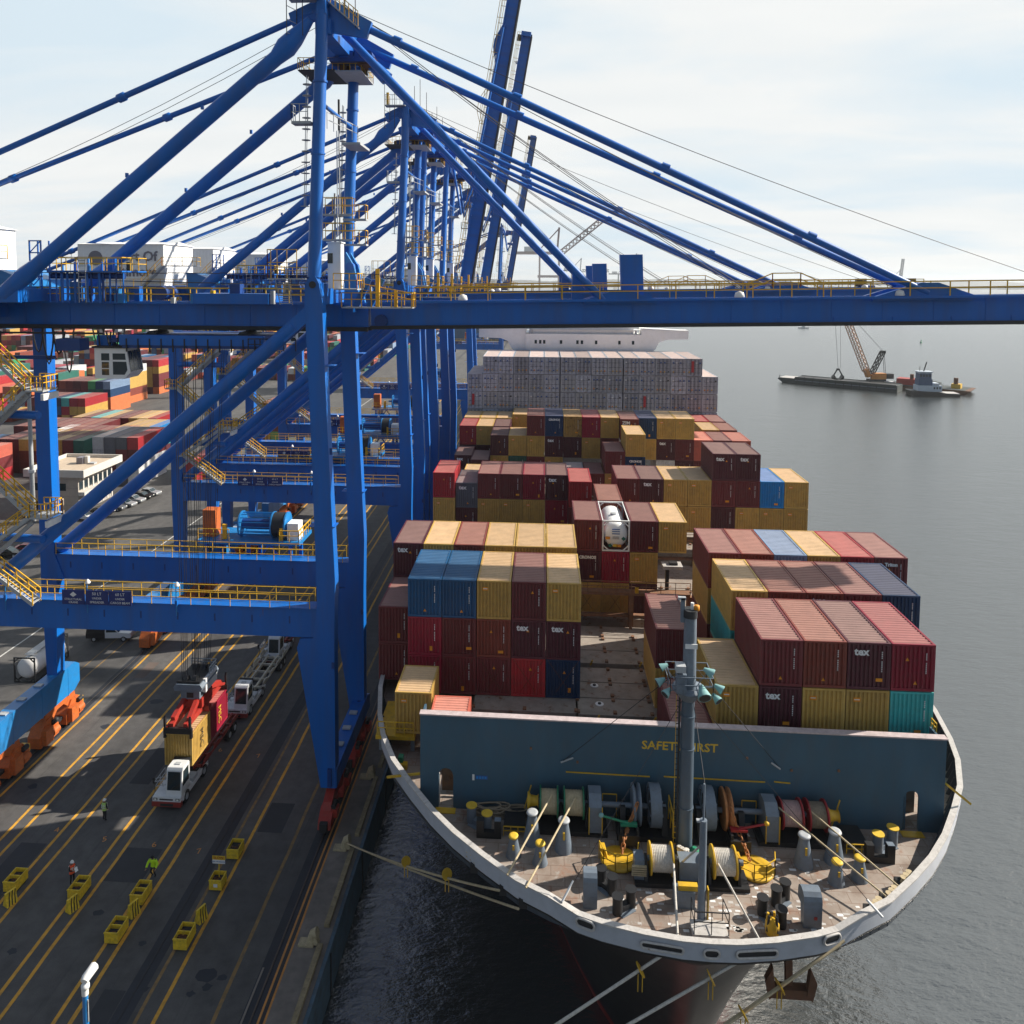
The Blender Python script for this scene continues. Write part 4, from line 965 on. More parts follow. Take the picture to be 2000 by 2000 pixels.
for s in (-1, 1):
    vs = []
    for i in range(n):
        x, y = inset(i, -.07); X, Yy = inset(i, .24); z = ztop(i) + .02
        vs += [(SX + s * x, y, z), (SX + s * X, Yy, z), (SX + s * X, Yy, z + .07), (SX + s * x, y, z + .07)]
    fs = []
    for i in range(n - 1):
        for k in range(4): fs.append((4 * i + k, 4 * i + (k + 1) % 4, 4 * i + 4 + (k + 1) % 4, 4 * i + 4 + k))
    b.add(vs, fs, M['cap_rail'])
sp_(b, 'cap_rail')
# decks
b = MB(); L_ = [(SX - inset(i, .1)[0], inset(i, .1)[1]) for i in range(18)]; R__ = [(SX + inset(i, .1)[0], inset(i, .1)[1]) for i in range(18)]
R__[0] = L_[0]
vs = []
for l, r in zip(L_, R__): vs += [(l[0], l[1], DK), (r[0], r[1], DK)]
b.add(vs[1:], [(0, 1, 2)] + [(2 * i - 1, 2 * i, 2 * i + 2, 2 * i + 1) for i in range(1, 17)], M['worn_deck'])
# chipped and repainted patches
rr = random.Random(5)
for k in range(190):
    x, y = rr.uniform(2.5, 16), rr.uniform(34.7, 41)
    if rr.random() < .5: x, y = rr.gauss(rr.choice((6, 10.3, 13.5)), .9), rr.gauss(rr.choice((35.8, 36.8, 38.2, 40)), .5)
    hbx = 7 + (y - 35.6) * 1.1
    if abs(x - SX) > hbx - .5 or y < 34.5 or y > 42.6: continue
    w, h = rr.uniform(.08, .17), rr.uniform(.05, .09)
    b.add([(x - w, y - h, DK + .004), (x + w, y - h, DK + .004), (x + w, y + h, DK + .004), (x - w, y + h, DK + .004)], [(0, 1, 2, 3)], M['letter_white'] if rr.random() < .35 else M['cap_rail'])
sp_(b, 'foredeck')
# breakwater wall
b = MB(); y0, y1 = 43.32, 43.47; zt = 18.95; zb = DK
def arch(xc, w, z0, z1): return [(xc - w / 2, z0)] + [(xc + w / 2 * -math.cos(t * math.pi / 6), z1 - w / 2 + w / 2 * math.sin(t * math.pi / 6)) for t in range(7)] + [(xc + w / 2, z0)]
out = [(-6.92, zb), (-5.85, zb)] + arch(-5.4, .86, zb + .12, zb + 2.45) + [(-4.9, zb), (20.55, zb)] + arch(21.02, .84, zb + .12, zb + 2.4) + [(21.5, zb), (22.8, zb), (22.8, zt - .12), (-6.92, zt + .06)]
b.prism(out, 'y', y0, y1, M['breakwater_blue'])
b.box(-6.92, -6.8, y1, y1 + 1.6, zb, zt - .3, M['breakwater_blue']); b.box(22.68, 22.8, y1, y1 + 1.6, zb, zt - .4, M['breakwater_blue'])
for k in range(11): b.prism([(43.47, zb), (44.6, zb), (43.47, zt - 1)], 'x', -4.3 + k * 2.5, -4.2 + k * 2.5, M['breakwater_blue'])
BW = sp_(b, 'breakwater_wall')
def on(b, name, par):
    o = b.obj(name, par); o.location = -parent_world(par); return o
b = MB(); b.prism([(-6.95, zt + .06), (22.83, zt - .12), (22.83, zt - .04), (-6.95, zt + .14)], 'y', y0 - .1, y1 + .22, M['pale_top']); on(b, 'top_flange', BW)
o = text('SAFETY FIRST', .86, M['letter_yellow'], 'lettering', None, ext=.004, bold=.018); o.parent = BW; o.location = V(8.07, y0 - .006, 17.72) - parent_world(BW); o.rotation_euler = (R(90), R(.3), 0); o.scale = (.84, .8, 1)
b = MB(); b.box(-3.85, -3.72, y0 - .03, y0 - .003, 15.15, 15.5, M['letter_white']); b.box(-3.65, -2.95, y0 - .03, y0 - .003, 15.22, 15.44, M['sticker_blue'])
for k in range(4): b.box(-3.6 + k * .16, -3.5 + k * .16, y0 - .04, y0 - .02, 15.26, 15.4, CC['s'][0])
on(b, 'sign', BW)
for x in (-5.4, 21.02):
    b = MB(); b.box(x - .43, x + .43, 44.9, 44.95, DK, DK + 2.5, M['rust_deck']); on(b, 'doorway', BW); b = MB(); b.box(x - .43, x - .38, y1, y1 + .1, DK + .12, DK + 2, M['cap_rail']); on(b, 'door_frame', BW); b = MB(); b.box(x - .6, x + .6, y0 - .5, y0 - .02, DK + .004, DK + .05, M['gear_yellow']); on(b, 'doorstep', BW)
b = MB()
for x0, x1 in ((1.6, 6.4), (7.2, 12.9), (13.4, 14.3)): b = MB(); b.beam((x0, y0 - .06, 15.95), (x1, y0 - .06, 15.9), .05, .06, M['gear_yellow']); on(b, 'pipe', BW)
for x, z in ((-.5, 17.2), (2.2, 16.5), (11.8, 17.2), (14.3, 16.6), (16.9, 16.7)): b = MB(); b.box(x, x + .12, y0 - .08, y0 - .003, z, z + .12, M['rust_deck']); on(b, 'pad_eye', BW)
for xa, za, xb, zb2 in ((1.3, 16.55, 2.0, 16.85), (13.2, 17.1, 13.7, 16.75)): b = MB(); b.tube((xa, y0 - .12, za), (xb, y0 - .12, zb2), .05, M['galv'], 6); on(b, 'turnbuckle', BW)
# foremast
MX, MY = 7.92, 40.4
b = MB(); b.tube((MX, MY, DK), (MX, MY, 21.3), .38, M['mast_grey'], 22, .35); b.tube((MX, MY, 21.3), (MX, MY, 22.7), .35, M['mast_grey'], 22, .33); b.tube((MX + .02, MY, 22.7), (MX + .02, MY, 26.7), .36, M['gear_grey'], 22, .32)
b.box(MX - .5, MX - .4, MY - .05, MY + .05, DK, 22.5, M['dark'])
for z in (16.2, 19.5, 21.3): b.tube((MX, MY, z), (MX, MY, z + .07), .41, M['mast_grey'], 22)
MA = sp_(b, 'foremast')
b = MB(); b.lathe([(.4, -.55), (.72, -.1), (.86, 0), (.86, .1), (.4, .12)], (MX, MY, 22.75), M['gear_grey'], 20); b.box(MX - .75, MX - .25, MY - .8, MY - .3, 22.9, 23.9, M['gear_grey']); b.box(MX - .8, MX - .3, MY - .8, MY - .3, 24.0, 24.35, M['galv'])
b.rail([(MX - 1.1, MY - .85, 22.85), (MX + 1.1, MY - .85, 22.85), (MX + 1.1, MY + .8, 22.85), (MX - 1.1, MY + .8, 22.85)], M['gear_grey'], .95, .8, .018, closed=True); on(b, 'mast_platform', MA)
for dx, dy, dz, a, sz in ((-1.5, -.4, .45, 200, 1), (-1.2, -.7, .05, 225, 1), (-1.25, .2, .95, 190, .9), (.55, -.95, .25, 275, 1.5), (.95, -.2, .95, -20, 1.1), (1.45, -.4, .2, -30, 1), (1.25, -.75, -.15, -60, 1)):
    b = MB(); d = V(math.cos(R(a)), math.sin(R(a)) * .8, -.45).normalized(); c = V(MX + dx, MY + dy, 22.9 + dz)
    b.sweep([c - d * .22 * sz, c - d * .1 * sz, c + d * .2 * sz, c + d * .26 * sz], [.07 * sz, .12 * sz, .23 * sz, .24 * sz], M['teal_lamp'], 12); b.tube(c + d * .262 * sz, c + d * .27 * sz, .2 * sz, M['dark'], 12)
    b.tube(c, V(MX + dx * .4, MY + dy * .4, 22.9), .02, M['gear_grey'], 5); on(b, 'floodlight', MA)
b = MB(); b.tube((MX, MY, 26.7), (MX, MY, 27.1), .38, M['dark'], 18); b.box(MX - .5, MX - .3, MY - .1, MY + .1, 26.4, 27.7, M['gear_grey']); b.box(MX - .65, MX - .25, MY - .1, MY + .1, 27.6, 27.75, M['galv'])
b.lathe([(.03, 0), (.16, .05), (.16, .3), (.05, .34)], (MX + .32, MY, 27.0), M['sticker_orange'], 10); b.tube((MX + .1, MY, 26.9), (MX + .1, MY, 27.45), .09, M['white'], 8); b.box(MX - .28, MX + .35, MY - .36, MY - .31, 25.1, 25.35, M['letter_white']); on(b, 'masthead', MA)
b = MB()
for k in range(28): b.box(MX - .62, MX - .42, MY - .02, MY + .02, DK + .4 + k * .32, DK + .44 + k * .32, M['gear_yellow'] if k < 5 else M['dark'])
b.beam((MX - .62, MY, DK), (MX - .62, MY, 22.4), .03, .03, M['gear_yellow']); on(b, 'ladder', MA)
b = MB()
for p, q in (((MX + .3, MY, 22.3), (16.2, 35.6, 14.6)), ((MX - .2, MY, 22.3), (1.2, 35.4, 14.6)), ((MX - .2, MY, 24), (1.4, y0 - .1, 16.6)), ((MX + .3, MY, 24), (13.6, y0 - .1, 16.9)), ((MX + .2, MY - .2, 22.4), (MX + .05, 36.2, 20.3))): b.tube(p, q, .018, M['cable'], 4)
b.tube((1.2, 35.4, 14.6), (1.75, 35.9, 15.3), .06, M['white'], 6); b.tube((16.2, 35.6, 14.6), (15.6, 35.95, 15.15), .06, M['white'], 6); on(b, 'stay_wire', MA)
# front derrick post
b = MB(); b.tube((7.93, 36.08, DK), (7.93, 36.08, 18.6), .2, M['gear_grey'], 16, .17); b.tube((7.93, 36.08, 18.6), (7.93, 36.08, 20.4), .05, M['gear_grey'], 8); b.box(7.6, 7.8, 36.0, 36.2, 18.5, 18.58, M['galv'])
b.tube((7.93, 36.08, 17.4), (7.4, 39.0, 14), .05, M['galv'], 6); b.beam((8.22, 36.05, DK), (8.22, 36.05, 15.2), .05, .3, M['gear_yellow']); b.box(7.0, 7.95, 37.0, 37.3, 14.2, 14.45, M['gear_yellow']); b.box(6.8, 7.8, 36.9, 37.5, DK, 14.2, M['gear_grey'])
sp_(b, 'derrick_post')
b = MB(); b.box(7.35, 9.0, 35.0, 35.9, DK + .05, DK + .35, M['cap_rail']); b.rail([(7.4, 35.9, DK + .35), (7.4, 35.05, DK + .35), (9.0, 35.05, DK + .35), (8.9, 35.9, DK + .35)], M['gear_black'], 1.1, .8, .02); sp_(b, 'bow_platform')
# bitts, fairleads, vents
def bitts(p, q, r, h, mt, topm=None, base=True, roller=None):
    b = MB()
    for x, y in (p, q):
        b.tube((x, y, DK), (x, y, DK + h), r, M[mt], 16); b.tube((x, y, DK + h), (x, y, DK + h + .05), r * 1.18, topm or M[mt], 16)
    b.beam((*p, DK + .16), (*q, DK + .16), .35, .3, M[mt]); b.beam((*p, DK + .02), (*q, DK + .02), .8, .04, M['gear_grey'])
    return sp_(b, 'mooring_bitts')
bitts((-3.79, 42.3), (-2.86, 41.7), .27, .95, 'gear_grey', M['letter_yellow']); bitts((18.55, 41.67), (19.57, 42.24), .27, .95, 'gear_grey', M['letter_yellow'])
for p, q in (((3.28, 38.18), (3.81, 37.65)), ((3.95, 36.4), (4.65, 36.9)), ((11.06, 36.85), (11.75, 36.2)), ((11.9, 37.49), (12.46, 37.95))): bitts(p, q, .25, .85, 'gear_black')
for x0, x1, y in ((-3.4, -2.02, 41.0), (17.55, 19.04, 40.68)):
    b = MB(); b.box(x0, x1, y, y + .3, DK, DK + .35, M['gear_black']); b.box(x0, x0 + .4, y, y + .35, DK + .35, DK + 1.0, M['gear_black']); b.box(x1 - .4, x1, y, y + .35, DK + .35, DK + 1.0, M['gear_black']); b.box(x1 - .38, x1 - .02, y + .02, y + .33, DK + 1.0, DK + 1.03, M['gear_grey']); sp_(b, 'roller_fairlead')
for x, y, h, r in ((-.3, 40.95, 1.65, .5), (1.42, 40.5, 1.62, .5), (-1.29, 39.85, 1.05, .42), (.14, 39.43, 1.05, .42), (14.14, 40.3, 1.62, .5), (15.87, 40.7, 1.62, .52), (15.45, 39.2, 1.08, .44), (16.73, 39.55, 1.08, .44)):
    b = MB(); b.lathe([(r, 0), (r * .52, h * .88), (r * .52, h)], (x, y, DK), M['gear_grey'], 20); v = sp_(b, 'vent_post')
    b = MB(); b.lathe([(r * .62, h), (r * .66, h + .03), (r * .6, h + .1), (r * .3, h + .1)], (x, y, DK), M['letter_yellow'] if h < 1.3 else M['galv'], 20); b.box(x - .05, x + .05, y - r * .8, y - r * .7, DK + h * .5, DK + h * .75, M['gear_yellow']); on(b, 'cap', v)
for x, y, w in ((2.63, 36.55, .68), (13.22, 36.15, .86)):
    b = MB(); pr = [(y, DK), (y, DK + 1.35)] + [(y + .45 - .45 * math.cos(t * math.pi / 6), DK + 1.35 + .4 * math.sin(t * math.pi / 6)) for t in range(1, 6)] + [(y + .9, DK + 1.3), (y + .9, DK + .9), (y + .5, DK + .9), (y + .4, DK)]
    b.prism(pr, 'x', x - w / 2, x + w / 2, M['gear_grey']); b.box(x + .05, x + .2, y - .02, y - .003, DK + .45, DK + .6, M['drum_red'] if x > 8 else M['gear_grey']); sp_(b, 'vent_hood')
b = MB(); b.lathe([(.3, 0), (.34, .5), (.2, .7)], (11.2, 35.75, DK), M['gear_yellow'], 10)
for k in range(7): a = k * .9; b.tube((11.2 + .3 * math.cos(a), 35.75 + .3 * math.sin(a), DK + .2), (11.2 + .2 * math.cos(a), 35.75 + .2 * math.sin(a), DK + .95), .06, M['gear_yellow'] if k % 2 else M['gear_black'], 6)
sp_(b, 'hydrant')
# winches and windlasses
def rope_drum(b, x0, x1, y, z, rf, rd, fl, rp):
    b.tube((x0, y, z), (x0 + .08, y, z), rf, fl, 24); b.tube((x1 - .08, y, z), (x1, y, z), rf, fl, 24)
    n = max(4, int((x1 - x0 - .16) / .085)); pr = []
    for k in range(n):
        a = x0 + .08 + (x1 - x0 - .16) * k / n; s = (x1 - x0 - .16) / n
        pr += [(rd - .035, a), (rd, a + s * .3), (rd, a + s * .7)]
    pr.append((rd - .03, x1 - .08)); b.lathe(pr, (0, y, z), rp, 22, 'x')
WY, WZc = 42.35, 14.75
for s, fl, rp1, rp2, x in ((-1, 'drum_green', 'rope_tan', 'rope_tan', None), (1, 'drum_red', 'rope_old', 'rope_pink', None)):
    mir = (lambda u: u) if s < 0 else (lambda u: 16.05 - u)
    def rng(a, c): a, c = mir(a), mir(c); return (min(a, c), max(a, c))
    b = MB(); b.tube((mir(-.5), WY, WZc), (mir(7.2), WY, WZc), .15, M['gear_grey'], 12)
    x0, x1 = rng(2.85, 3.55); b.prism([(WY - .85, DK + .2), (WY + .7, DK + .2), (WY + .7, WZc + .6), (WY + .35, WZc + .85), (WY - .35, WZc + .85), (WY - .85, WZc + .35)], 'x', x0, x1, M['gear_grey'])
    for xx in (x0 - .02, x1): b.prism([(WY - .9, DK + .2), (WY - .84, DK + .2), (WY - .84, WZc + .36), (WY - .9, WZc + .36)], 'x', xx, xx + .05, M['gear_yellow'])
    x0, x1 = rng(-.6, 3.9); b.box(x0, x1, WY - .85, WY + .75, DK + .02, DK + .28, M['gear_black'])
    for u in (-.1, 1.25, 2.7):
        x0, x1 = rng(u, u + .14); b.prism([(WY - .5, DK + .2), (WY + .5, DK + .2), (WY + .18, WZc + .1), (WY - .18, WZc + .1)], 'x', x0, x1, M['gear_black'])
    x0, x1 = rng(4.4, 7.6); b.box(x0, x1, WY - 1.0, WY + .7, DK + .02, DK + .3, M['gear_black']); 
    for u in (4.6, 6.9):
        x0, x1 = rng(u, u + .3); b.prism([(WY - .9, DK + .2), (WY + .6, DK + .2), (WY + .3, WZc + .1), (WY - .3, WZc + .1)], 'x', x0, x1, M['gear_black'])
    wn = sp_(b, 'windlass')
    for u0, u1, rp in ((.1, 1.15, rp1), (1.45, 2.6, rp2)):
        b = MB(); rope_drum(b, *rng(u0, u1), WY, WZc, .82, .66, M[fl], M[rp]); on(b, 'rope_drum', wn)
    b = MB(); x0, x1 = rng(-.55, -.35); b.lathe([(.42, 0), (.48, .06), (.3, .2), (.26, .55), (.36, .62)], (mir(-.6) if s < 0 else mir(-.6) - .62, WY, WZc), M['gear_yellow'] if True else 0, 18, 'x'); on(b, 'warping_head', wn)
    b = MB(); x0, x1 = rng(6.25, 6.85); b.tube((x0, WY, WZc + .1), (x1, WY, WZc + .1), 1.12, M['gear_grey'], 30)
    for xx in (x0 - .04, x1):
        b.tube((xx, WY, WZc + .1), (xx + .04, WY, WZc + .1), .9, M['gear_black'], 26)
        for k in range(8): a = k * .785; b.beam((xx + .02, WY, WZc + .1), (xx + .02, WY + .95 * math.cos(a), WZc + .1 + .95 * math.sin(a)), .1, .1, M['gear_grey'], (1, 0, 0))
    on(b, 'brake_wheel', wn)
    b = MB(); x0, x1 = rng(5.3, 5.75); b.lathe([(1.05, 0), (1.1, .1), (.8, .2), (.8, .25), (1.1, .35), (1.05, .45)], (x0, WY, WZc + .1), M['chain_rust'] if s > 0 else M['gear_grey'], 22, 'x'); on(b, 'chain_wheel', wn)
    # chain, stopper, hawse pipe ring with its guard
    cx = mir(5.5); sx = 5.0 if s < 0 else 10.95; sy = 41.15
    b = MB(); pts = [V(cx, WY - .85, WZc + .75), V(cx + (sx - cx) * .5, WY - 1.0, 14.9), V(sx, sy + .1, 14.35), V(sx + (.15 if s > 0 else -.3), sy - .6, 14.1), V(sx + (.4 if s > 0 else -.5), sy - 1.15, 13.4)]
    path = []
    for p, q in zip(pts[:-1], pts[1:]):
        m_ = max(2, int((q - p).length / .2)); path += [p.lerp(q, k / m_) for k in range(m_)]
    for k, (p, q) in enumerate(zip(path[:-1], path[1:])):
        d = (q - p).normalized(); sd = d.cross(V(0, 0, 1)).normalized() if k % 2 else V(0, 0, 1).cross(d).cross(d).normalized()
        c = (p + q) / 2; l = .17; w = .085
        b.sweep([c - d * l * .6 + sd * w, c + d * l * .6 + sd * w, c + d * l, c + d * l * .6 - sd * w, c - d * l * .6 - sd * w, c - d * l, c - d * l * .6 + sd * w], .042, M['chain_rust'], 6)
    on(b, 'anchor_chain', wn)
    b = MB(); b.box(sx - .55, sx + .55, sy - .5, sy + .35, DK + .25, DK + .85, M['gear_black'])
    for dx in (-.5, .38): b.prism([(sy - .6, DK), (sy + .6, DK), (sy + .3, DK + 1.1), (sy - .4, DK + 1.1)], 'x', sx + dx, sx + dx + .12, M['gear_black'])
    st = sp_(b, 'chain_stopper')
    cm = M['gear_green'] if s < 0 else M['drum_red']
    b = MB(); b.box(sx - .45, sx + .45, sy - .15, sy + .2, DK + 1.1, DK + 1.22, cm); e = V(sx + s * 1.5, sy + .1, DK + 1.5); b.tube((sx, sy, DK + 1.2), e, .06, cm, 8); b.lathe([(.05, -.1), (.14, -.04), (.14, .08), (.04, .14)], e, M['gear_yellow'] if s > 0 else M['teal_lamp'], 10); on(b, 'lever', st)
    hx, hy = (4.35, 39.9) if s < 0 else (11.45, 39.75)
    b = MB(); b.lathe([(.62, 0), (.95, .02), (1.0, .1), (.9, .16), (.62, .12)], (hx, hy, DK), M['gear_yellow'], 26); b.lathe([(.02, .05), (.6, .05)], (hx, hy, DK), M['gear_black'], 20)
    b.prism([(hx - .95, DK), (hx - .55, DK), (hx - .75, DK + .7), (hx - 1.0, DK + .7)], 'y', hy - .1, hy + .35, M['gear_yellow'])
    pts = [(hx + 1.05 * math.cos(R(a)), hy + .95 * math.sin(R(a)), DK) for a in (175, 215, 255, 290, 330, 5)]
    b.rail(pts, M['gear_yellow'], 1.0, 1.2, .022); sp_(b, 'hawse_ring')
    # grating and small fences by the winch ends
    b = MB(); x0, x1 = rng(-1.9, -.7); b.box(x0, x1, 41.3, 42.9, DK + .4, DK + .5, M['gear_black']); b.rail([(x0, 41.3, DK), (x1, 41.3, DK)], M['gear_yellow'], .55, .4, .025); sp_(b, 'grating')
    b = MB(); x0, x1 = rng(7.45, 7.55); b.rail([(x0, WY - .9, DK + .3), (x0, WY + .6, DK + .3)], M['gear_yellow'], 1.4, .7, .03); sp_(b, 'handrail'); b = MB(); x0, x1 = rng(3.7, 4.5); b.rail([(x0, WY + .6, DK + .3), (x1, WY + .6, DK + .3)], M['gear_yellow'], 1.3, .7, .025); sp_(b, 'handrail'); b = MB(); x0, x1 = rng(-.9, -.4); b.beam((x0, WY + .6, DK), (x1, WY + .6, DK + 1.9), .06, .06, M['gear_yellow']); sp_(b, 'handrail_post')
# centre winch
CY, CZ = 38.85, 14.4
b = MB(); b.tube((5.1, CY, CZ), (10.6, CY, CZ), .14, M['gear_grey'], 12); b.box(5.0, 10.8, CY - .75, CY + .6, DK + .02, DK + .22, M['gear_black'])
for x in (5.55, 7.1, 8.75, 10.25): b.prism([(CY - .65, DK + .1), (CY + .55, DK + .1), (CY + .15, CZ + .15), (CY - .2, CZ + .15)], 'x', x, x + .14, M['gear_black'])
b.box(7.3, 8.6, CY - .4, CY + .4, DK + .2, CZ + .15, M['gear_grey']); b.box(5.0, 5.5, CY - .5, CY + .3, DK + .2, CZ + .2, M['gear_grey'])
for k in range(5): b.box(4.85, 5.6, CY - .62, CY - .5, DK + .5 + k * .12, DK + .54 + k * .12, M['rope_tan'])
cw = sp_(b, 'mooring_winch')
for x0, x1 in ((5.8, 7.0), (9.0, 10.2)):
    b = MB(); rope_drum(b, x0, x1, CY, CZ, .78, .62, M['gear_yellow'], M['rope_white']); on(b, 'rope_drum', cw)
b = MB()
for k in range(9): b.lathe([(.1, -.03), (.16, 0), (.1, .03)], (7.5 + .12 * (k % 4), CY + .7 + .1 * (k // 4), CZ - .1 + .06 * (k % 3)), M['rope_white'], 8)
b.lathe([(.1, 0), (.3, .1), (.34, .5), (.1, .7)], (8.35, 40.0, DK + .2), M['gear_green'], 12); sp_(b, 'deck_locker')
# fairlead rims on the bulwark; a black disc stands for each opening's shade
def slot(x, y, z, w, h, ang):
    n = 20; b = MB(); d = V(math.cos(ang), math.sin(ang), 0); nn = V(math.sin(ang), -math.cos(ang), 0) * .7; c = V(x, y, z)
    r = []
    for k in range(n):
        t = 2 * math.pi * k / n; u = math.cos(t); v = math.sin(t)
        r.append(d * ((w / 2 - h / 2) * (1 if u > 0 else -1) * (1 if abs(u) > .02 else 0) + h / 2 * u) + V(0, 0, h / 2 * v))
    b.sweep([c + q + nn * .08 for q in r] + [c + r[0] + nn * .08], .055, M['cap_rail'], 8, False)
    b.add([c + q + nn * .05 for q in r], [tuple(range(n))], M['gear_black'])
    return sp_(b, 'fairlead')
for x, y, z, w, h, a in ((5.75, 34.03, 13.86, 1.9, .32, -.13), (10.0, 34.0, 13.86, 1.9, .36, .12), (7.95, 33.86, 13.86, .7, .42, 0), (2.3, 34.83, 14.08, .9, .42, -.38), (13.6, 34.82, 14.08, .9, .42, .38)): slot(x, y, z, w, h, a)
for x, y in ((-.6, 36.2), (-1.6, 36.95), (-3.2, 38.3), (16.3, 36.6), (17.4, 37.4), (18.6, 38.5)):
    b = MB()
    for k in range(3): b.lathe([(.1, 0), (.17, .05), (.12, .2), (.17, .34)], (x + k * .22 * (1 if x > 8 else -1), y + .25 + k * .2, DK + .5), M['rope_tan'], 10)
    b.box(x - .3, x + .6, y + .1, y + .7, DK, DK + .5, M['gear_black']); sp_(b, 'roller_chock')
# coil of old rope, anchor
b = MB(); rr = random.Random(2)
for k in range(16):
    cx, cy, r = -2.4 + rr.uniform(-.9, 1.2), 42.85 + rr.uniform(-.12, .12), rr.uniform(.45, 1.0)
    b.sweep([(cx + r * math.cos(t * .45), cy + .3 * r * math.sin(t * .45), DK + .06 + .035 * k + .06 * math.sin(t)) for t in range(15)], .05, M['rope_old'], 6)
o = sp_(b, 'rope_coil')
b = MB(); ax, ay, az = 13.1, 39.2, 8.2
b.beam((ax, ay, az + 2), (ax, ay - .4, az - .6), .35, .3, M['rust']); b.beam((ax - 1.1, ay - .5, az - .5), (ax + 1.1, ay - .5, az - .5), .5, .5, M['rust'])
for s in (-1, 1): b.prism([(ax + s * 1.1, az - .8), (ax + s * .8, az - .5), (ax + s * .95, az + 1.0), (ax + s * 1.3, az + .2)], 'y', ay - .8, ay - .45, M['rust'])
sp_(b, 'anchor')
# hatch covers, cross decks, coaming
b = MB()
def hatch(x0, x1, y0, y1, z):
    b = MB(); b.box(x0, x1, y0, y1, DK + .01, z, M['hatch']); n = int((x1 - x0) / 2.5)
    for k in range(n + 1): b.box(x0 + k * (x1 - x0) / n - .12, x0 + k * (x1 - x0) / n + .12, y0 + .1, y0 + .4, z, z + .14, M['rust_deck']); b.box(x0 + k * (x1 - x0) / n - .12, x0 + k * (x1 - x0) / n + .12, y1 - .4, y1 - .1, z, z + .14, M['rust_deck'])
    sp_(b, 'hatch_cover')
for (ya, yb) in ((45.0, 51.4), (52.2, 59.0), (59.5, 66.3)):
    hatch(-4.6, 2.6, ya, yb, 14.35); hatch(13.1, 22.0, ya, yb, 14.8)
    for k in range(3): hatch(2.75, 12.95, ya + (yb - ya) / 3 * k, ya + (yb - ya) / 3 * (k + 1) - .15, 14.3 - .02 * k)
for ya in (67.6, 74.6, 81.4, 88.8, 96.2, 103.6, 111, 118.2, 125): hatch(-11.5, 27.4, ya, ya + 6.6, 14.35)
b = MB()
for x, y in ((4.2, 47), (8.5, 47), (4.2, 49.3), (8.6, 49.4), (11.2, 47.1), (4.3, 53.6), (8.4, 53.7), (11.4, 55.9), (4.1, 56.1), (8.5, 58)): b.tube((x, y, 14.3), (x, y, 14.33), .3, M['letter_white'], 12); b.tube((x, y, 14.3), (x, y, 14.4), .12, M['gear_black'], 8)
for x in (4.0, 7.8, 10.6):
    for y in (51.6, 46.2, 59.2): b.beam((x, y, 14.3), (x + .1, y - .5, 14.9), .1, .1, M['gear_yellow'])
for k in range(9): b.box(-.5 + k * 1.35, -.2 + k * 1.35, 44.6, 44.8, 14.6, 14.8, M['gear_yellow'])
b.beam((-4, 44.9, 14.6), (13, 44.9, 14.6), .14, .14, M['rust_deck']); sp_(b, 'hatch_fitting')
b = MB()
for ya in (66.5, 81.0, 103.0):
    b = MB(); z = 17.2; x0, x1 = (2.9, 13.0) if ya < 70 else (-11.5, 27.4)
    b.box(x0, x1, ya, ya + .9, z - .25, z, M['rust_deck']); b.box(x0, x1, ya + .2, ya + .7, 14.9, 15.1, M['rust_deck']); b.rail([(x0, ya, z), (x1, ya, z)], M['rust_deck'], 1.0, 1.25, .025)
    n = int((x1 - x0) / 5)
    for k in range(n + 1): b.box(x0 + k * (x1 - x0) / n - .2, x0 + k * (x1 - x0) / n + .2, ya, ya + .8, DK, z - .25, M['rust_deck'])
    for k in range(n): b.box(x0 + k * (x1 - x0) / n + .3, x0 + k * (x1 - x0) / n + .6, ya - .1, ya + .1, z, z + .5, M['gear_yellow'])
    sp_(b, 'lashing_bridge')
b = MB(); b.box(10.7, 12.4, 66.9, 68.2, 19.2, 19.5, M['cap_rail']); b.box(11.0, 11.3, 67.4, 67.7, 17, 19.2, M['dark']); b.box(11.3, 12.0, 67.2, 67.8, 19.5, 19.7, M['dark'])
sp_(b, 'ventilator')
b = MB()
for c, y in ((1, 54), (2, 54), (3, 54), (4, 54), (5, 54), (6, 68.3), (7, 68.3), (8, 68.3), (10, 81.8), (12, 81.8), (2, 84.4), (3, 84.4), (4, 84.4)):
    x = colx(c); z = 14.5
    for s in (-1, 1): b.tube((x + s * 1.1, y - .06, z + 2.7), (x - s * .5, y - .1, z + .4), .014, M['rust'], 4)
sp_(b, 'lashing_rod')
b = MB(); b.rail([(-10.6, 48.5, FB - .1), (-8.2, 48.5, FB - .1)], M['gear_yellow'], .9, .6, .03); b.box(-10.7, -8.1, 48.4, 52.6, FB - .35, FB - .1, M['gear_yellow'])
for x in (-10.5, -8.4): b.box(x, x + .25, 48.6, 48.9, DK, FB - .3, M['gear_grey'])
sp_(b, 'container_stand'); b = MB(); b.beam((-7.0, 43.9, 15.0), (-9.2, 44.9, 14.0), .12, .12, M['gear_yellow']); sp_(b, 'side_strut'); b = MB(); b.box(-8.9, -8.6, 46.8, 47.2, DK, DK + .7, M['gear_green']); b.box(-9, -8.3, 46.6, 47.0, DK, DK + .35, M['gear_yellow']); sp_(b, 'fire_hydrant')
b = MB(); b.beam((22.9, 43.4, 16.2), (24.6, 44.0, 14.7), .12, .12, M['gear_yellow']); sp_(b, 'side_strut'); b = MB(); b.rail([(22.85, 44.6, 18.4), (22.85, 45.2, 18.4)], M['gear_yellow'], .6, .3, .03); sp_(b, 'handrail')
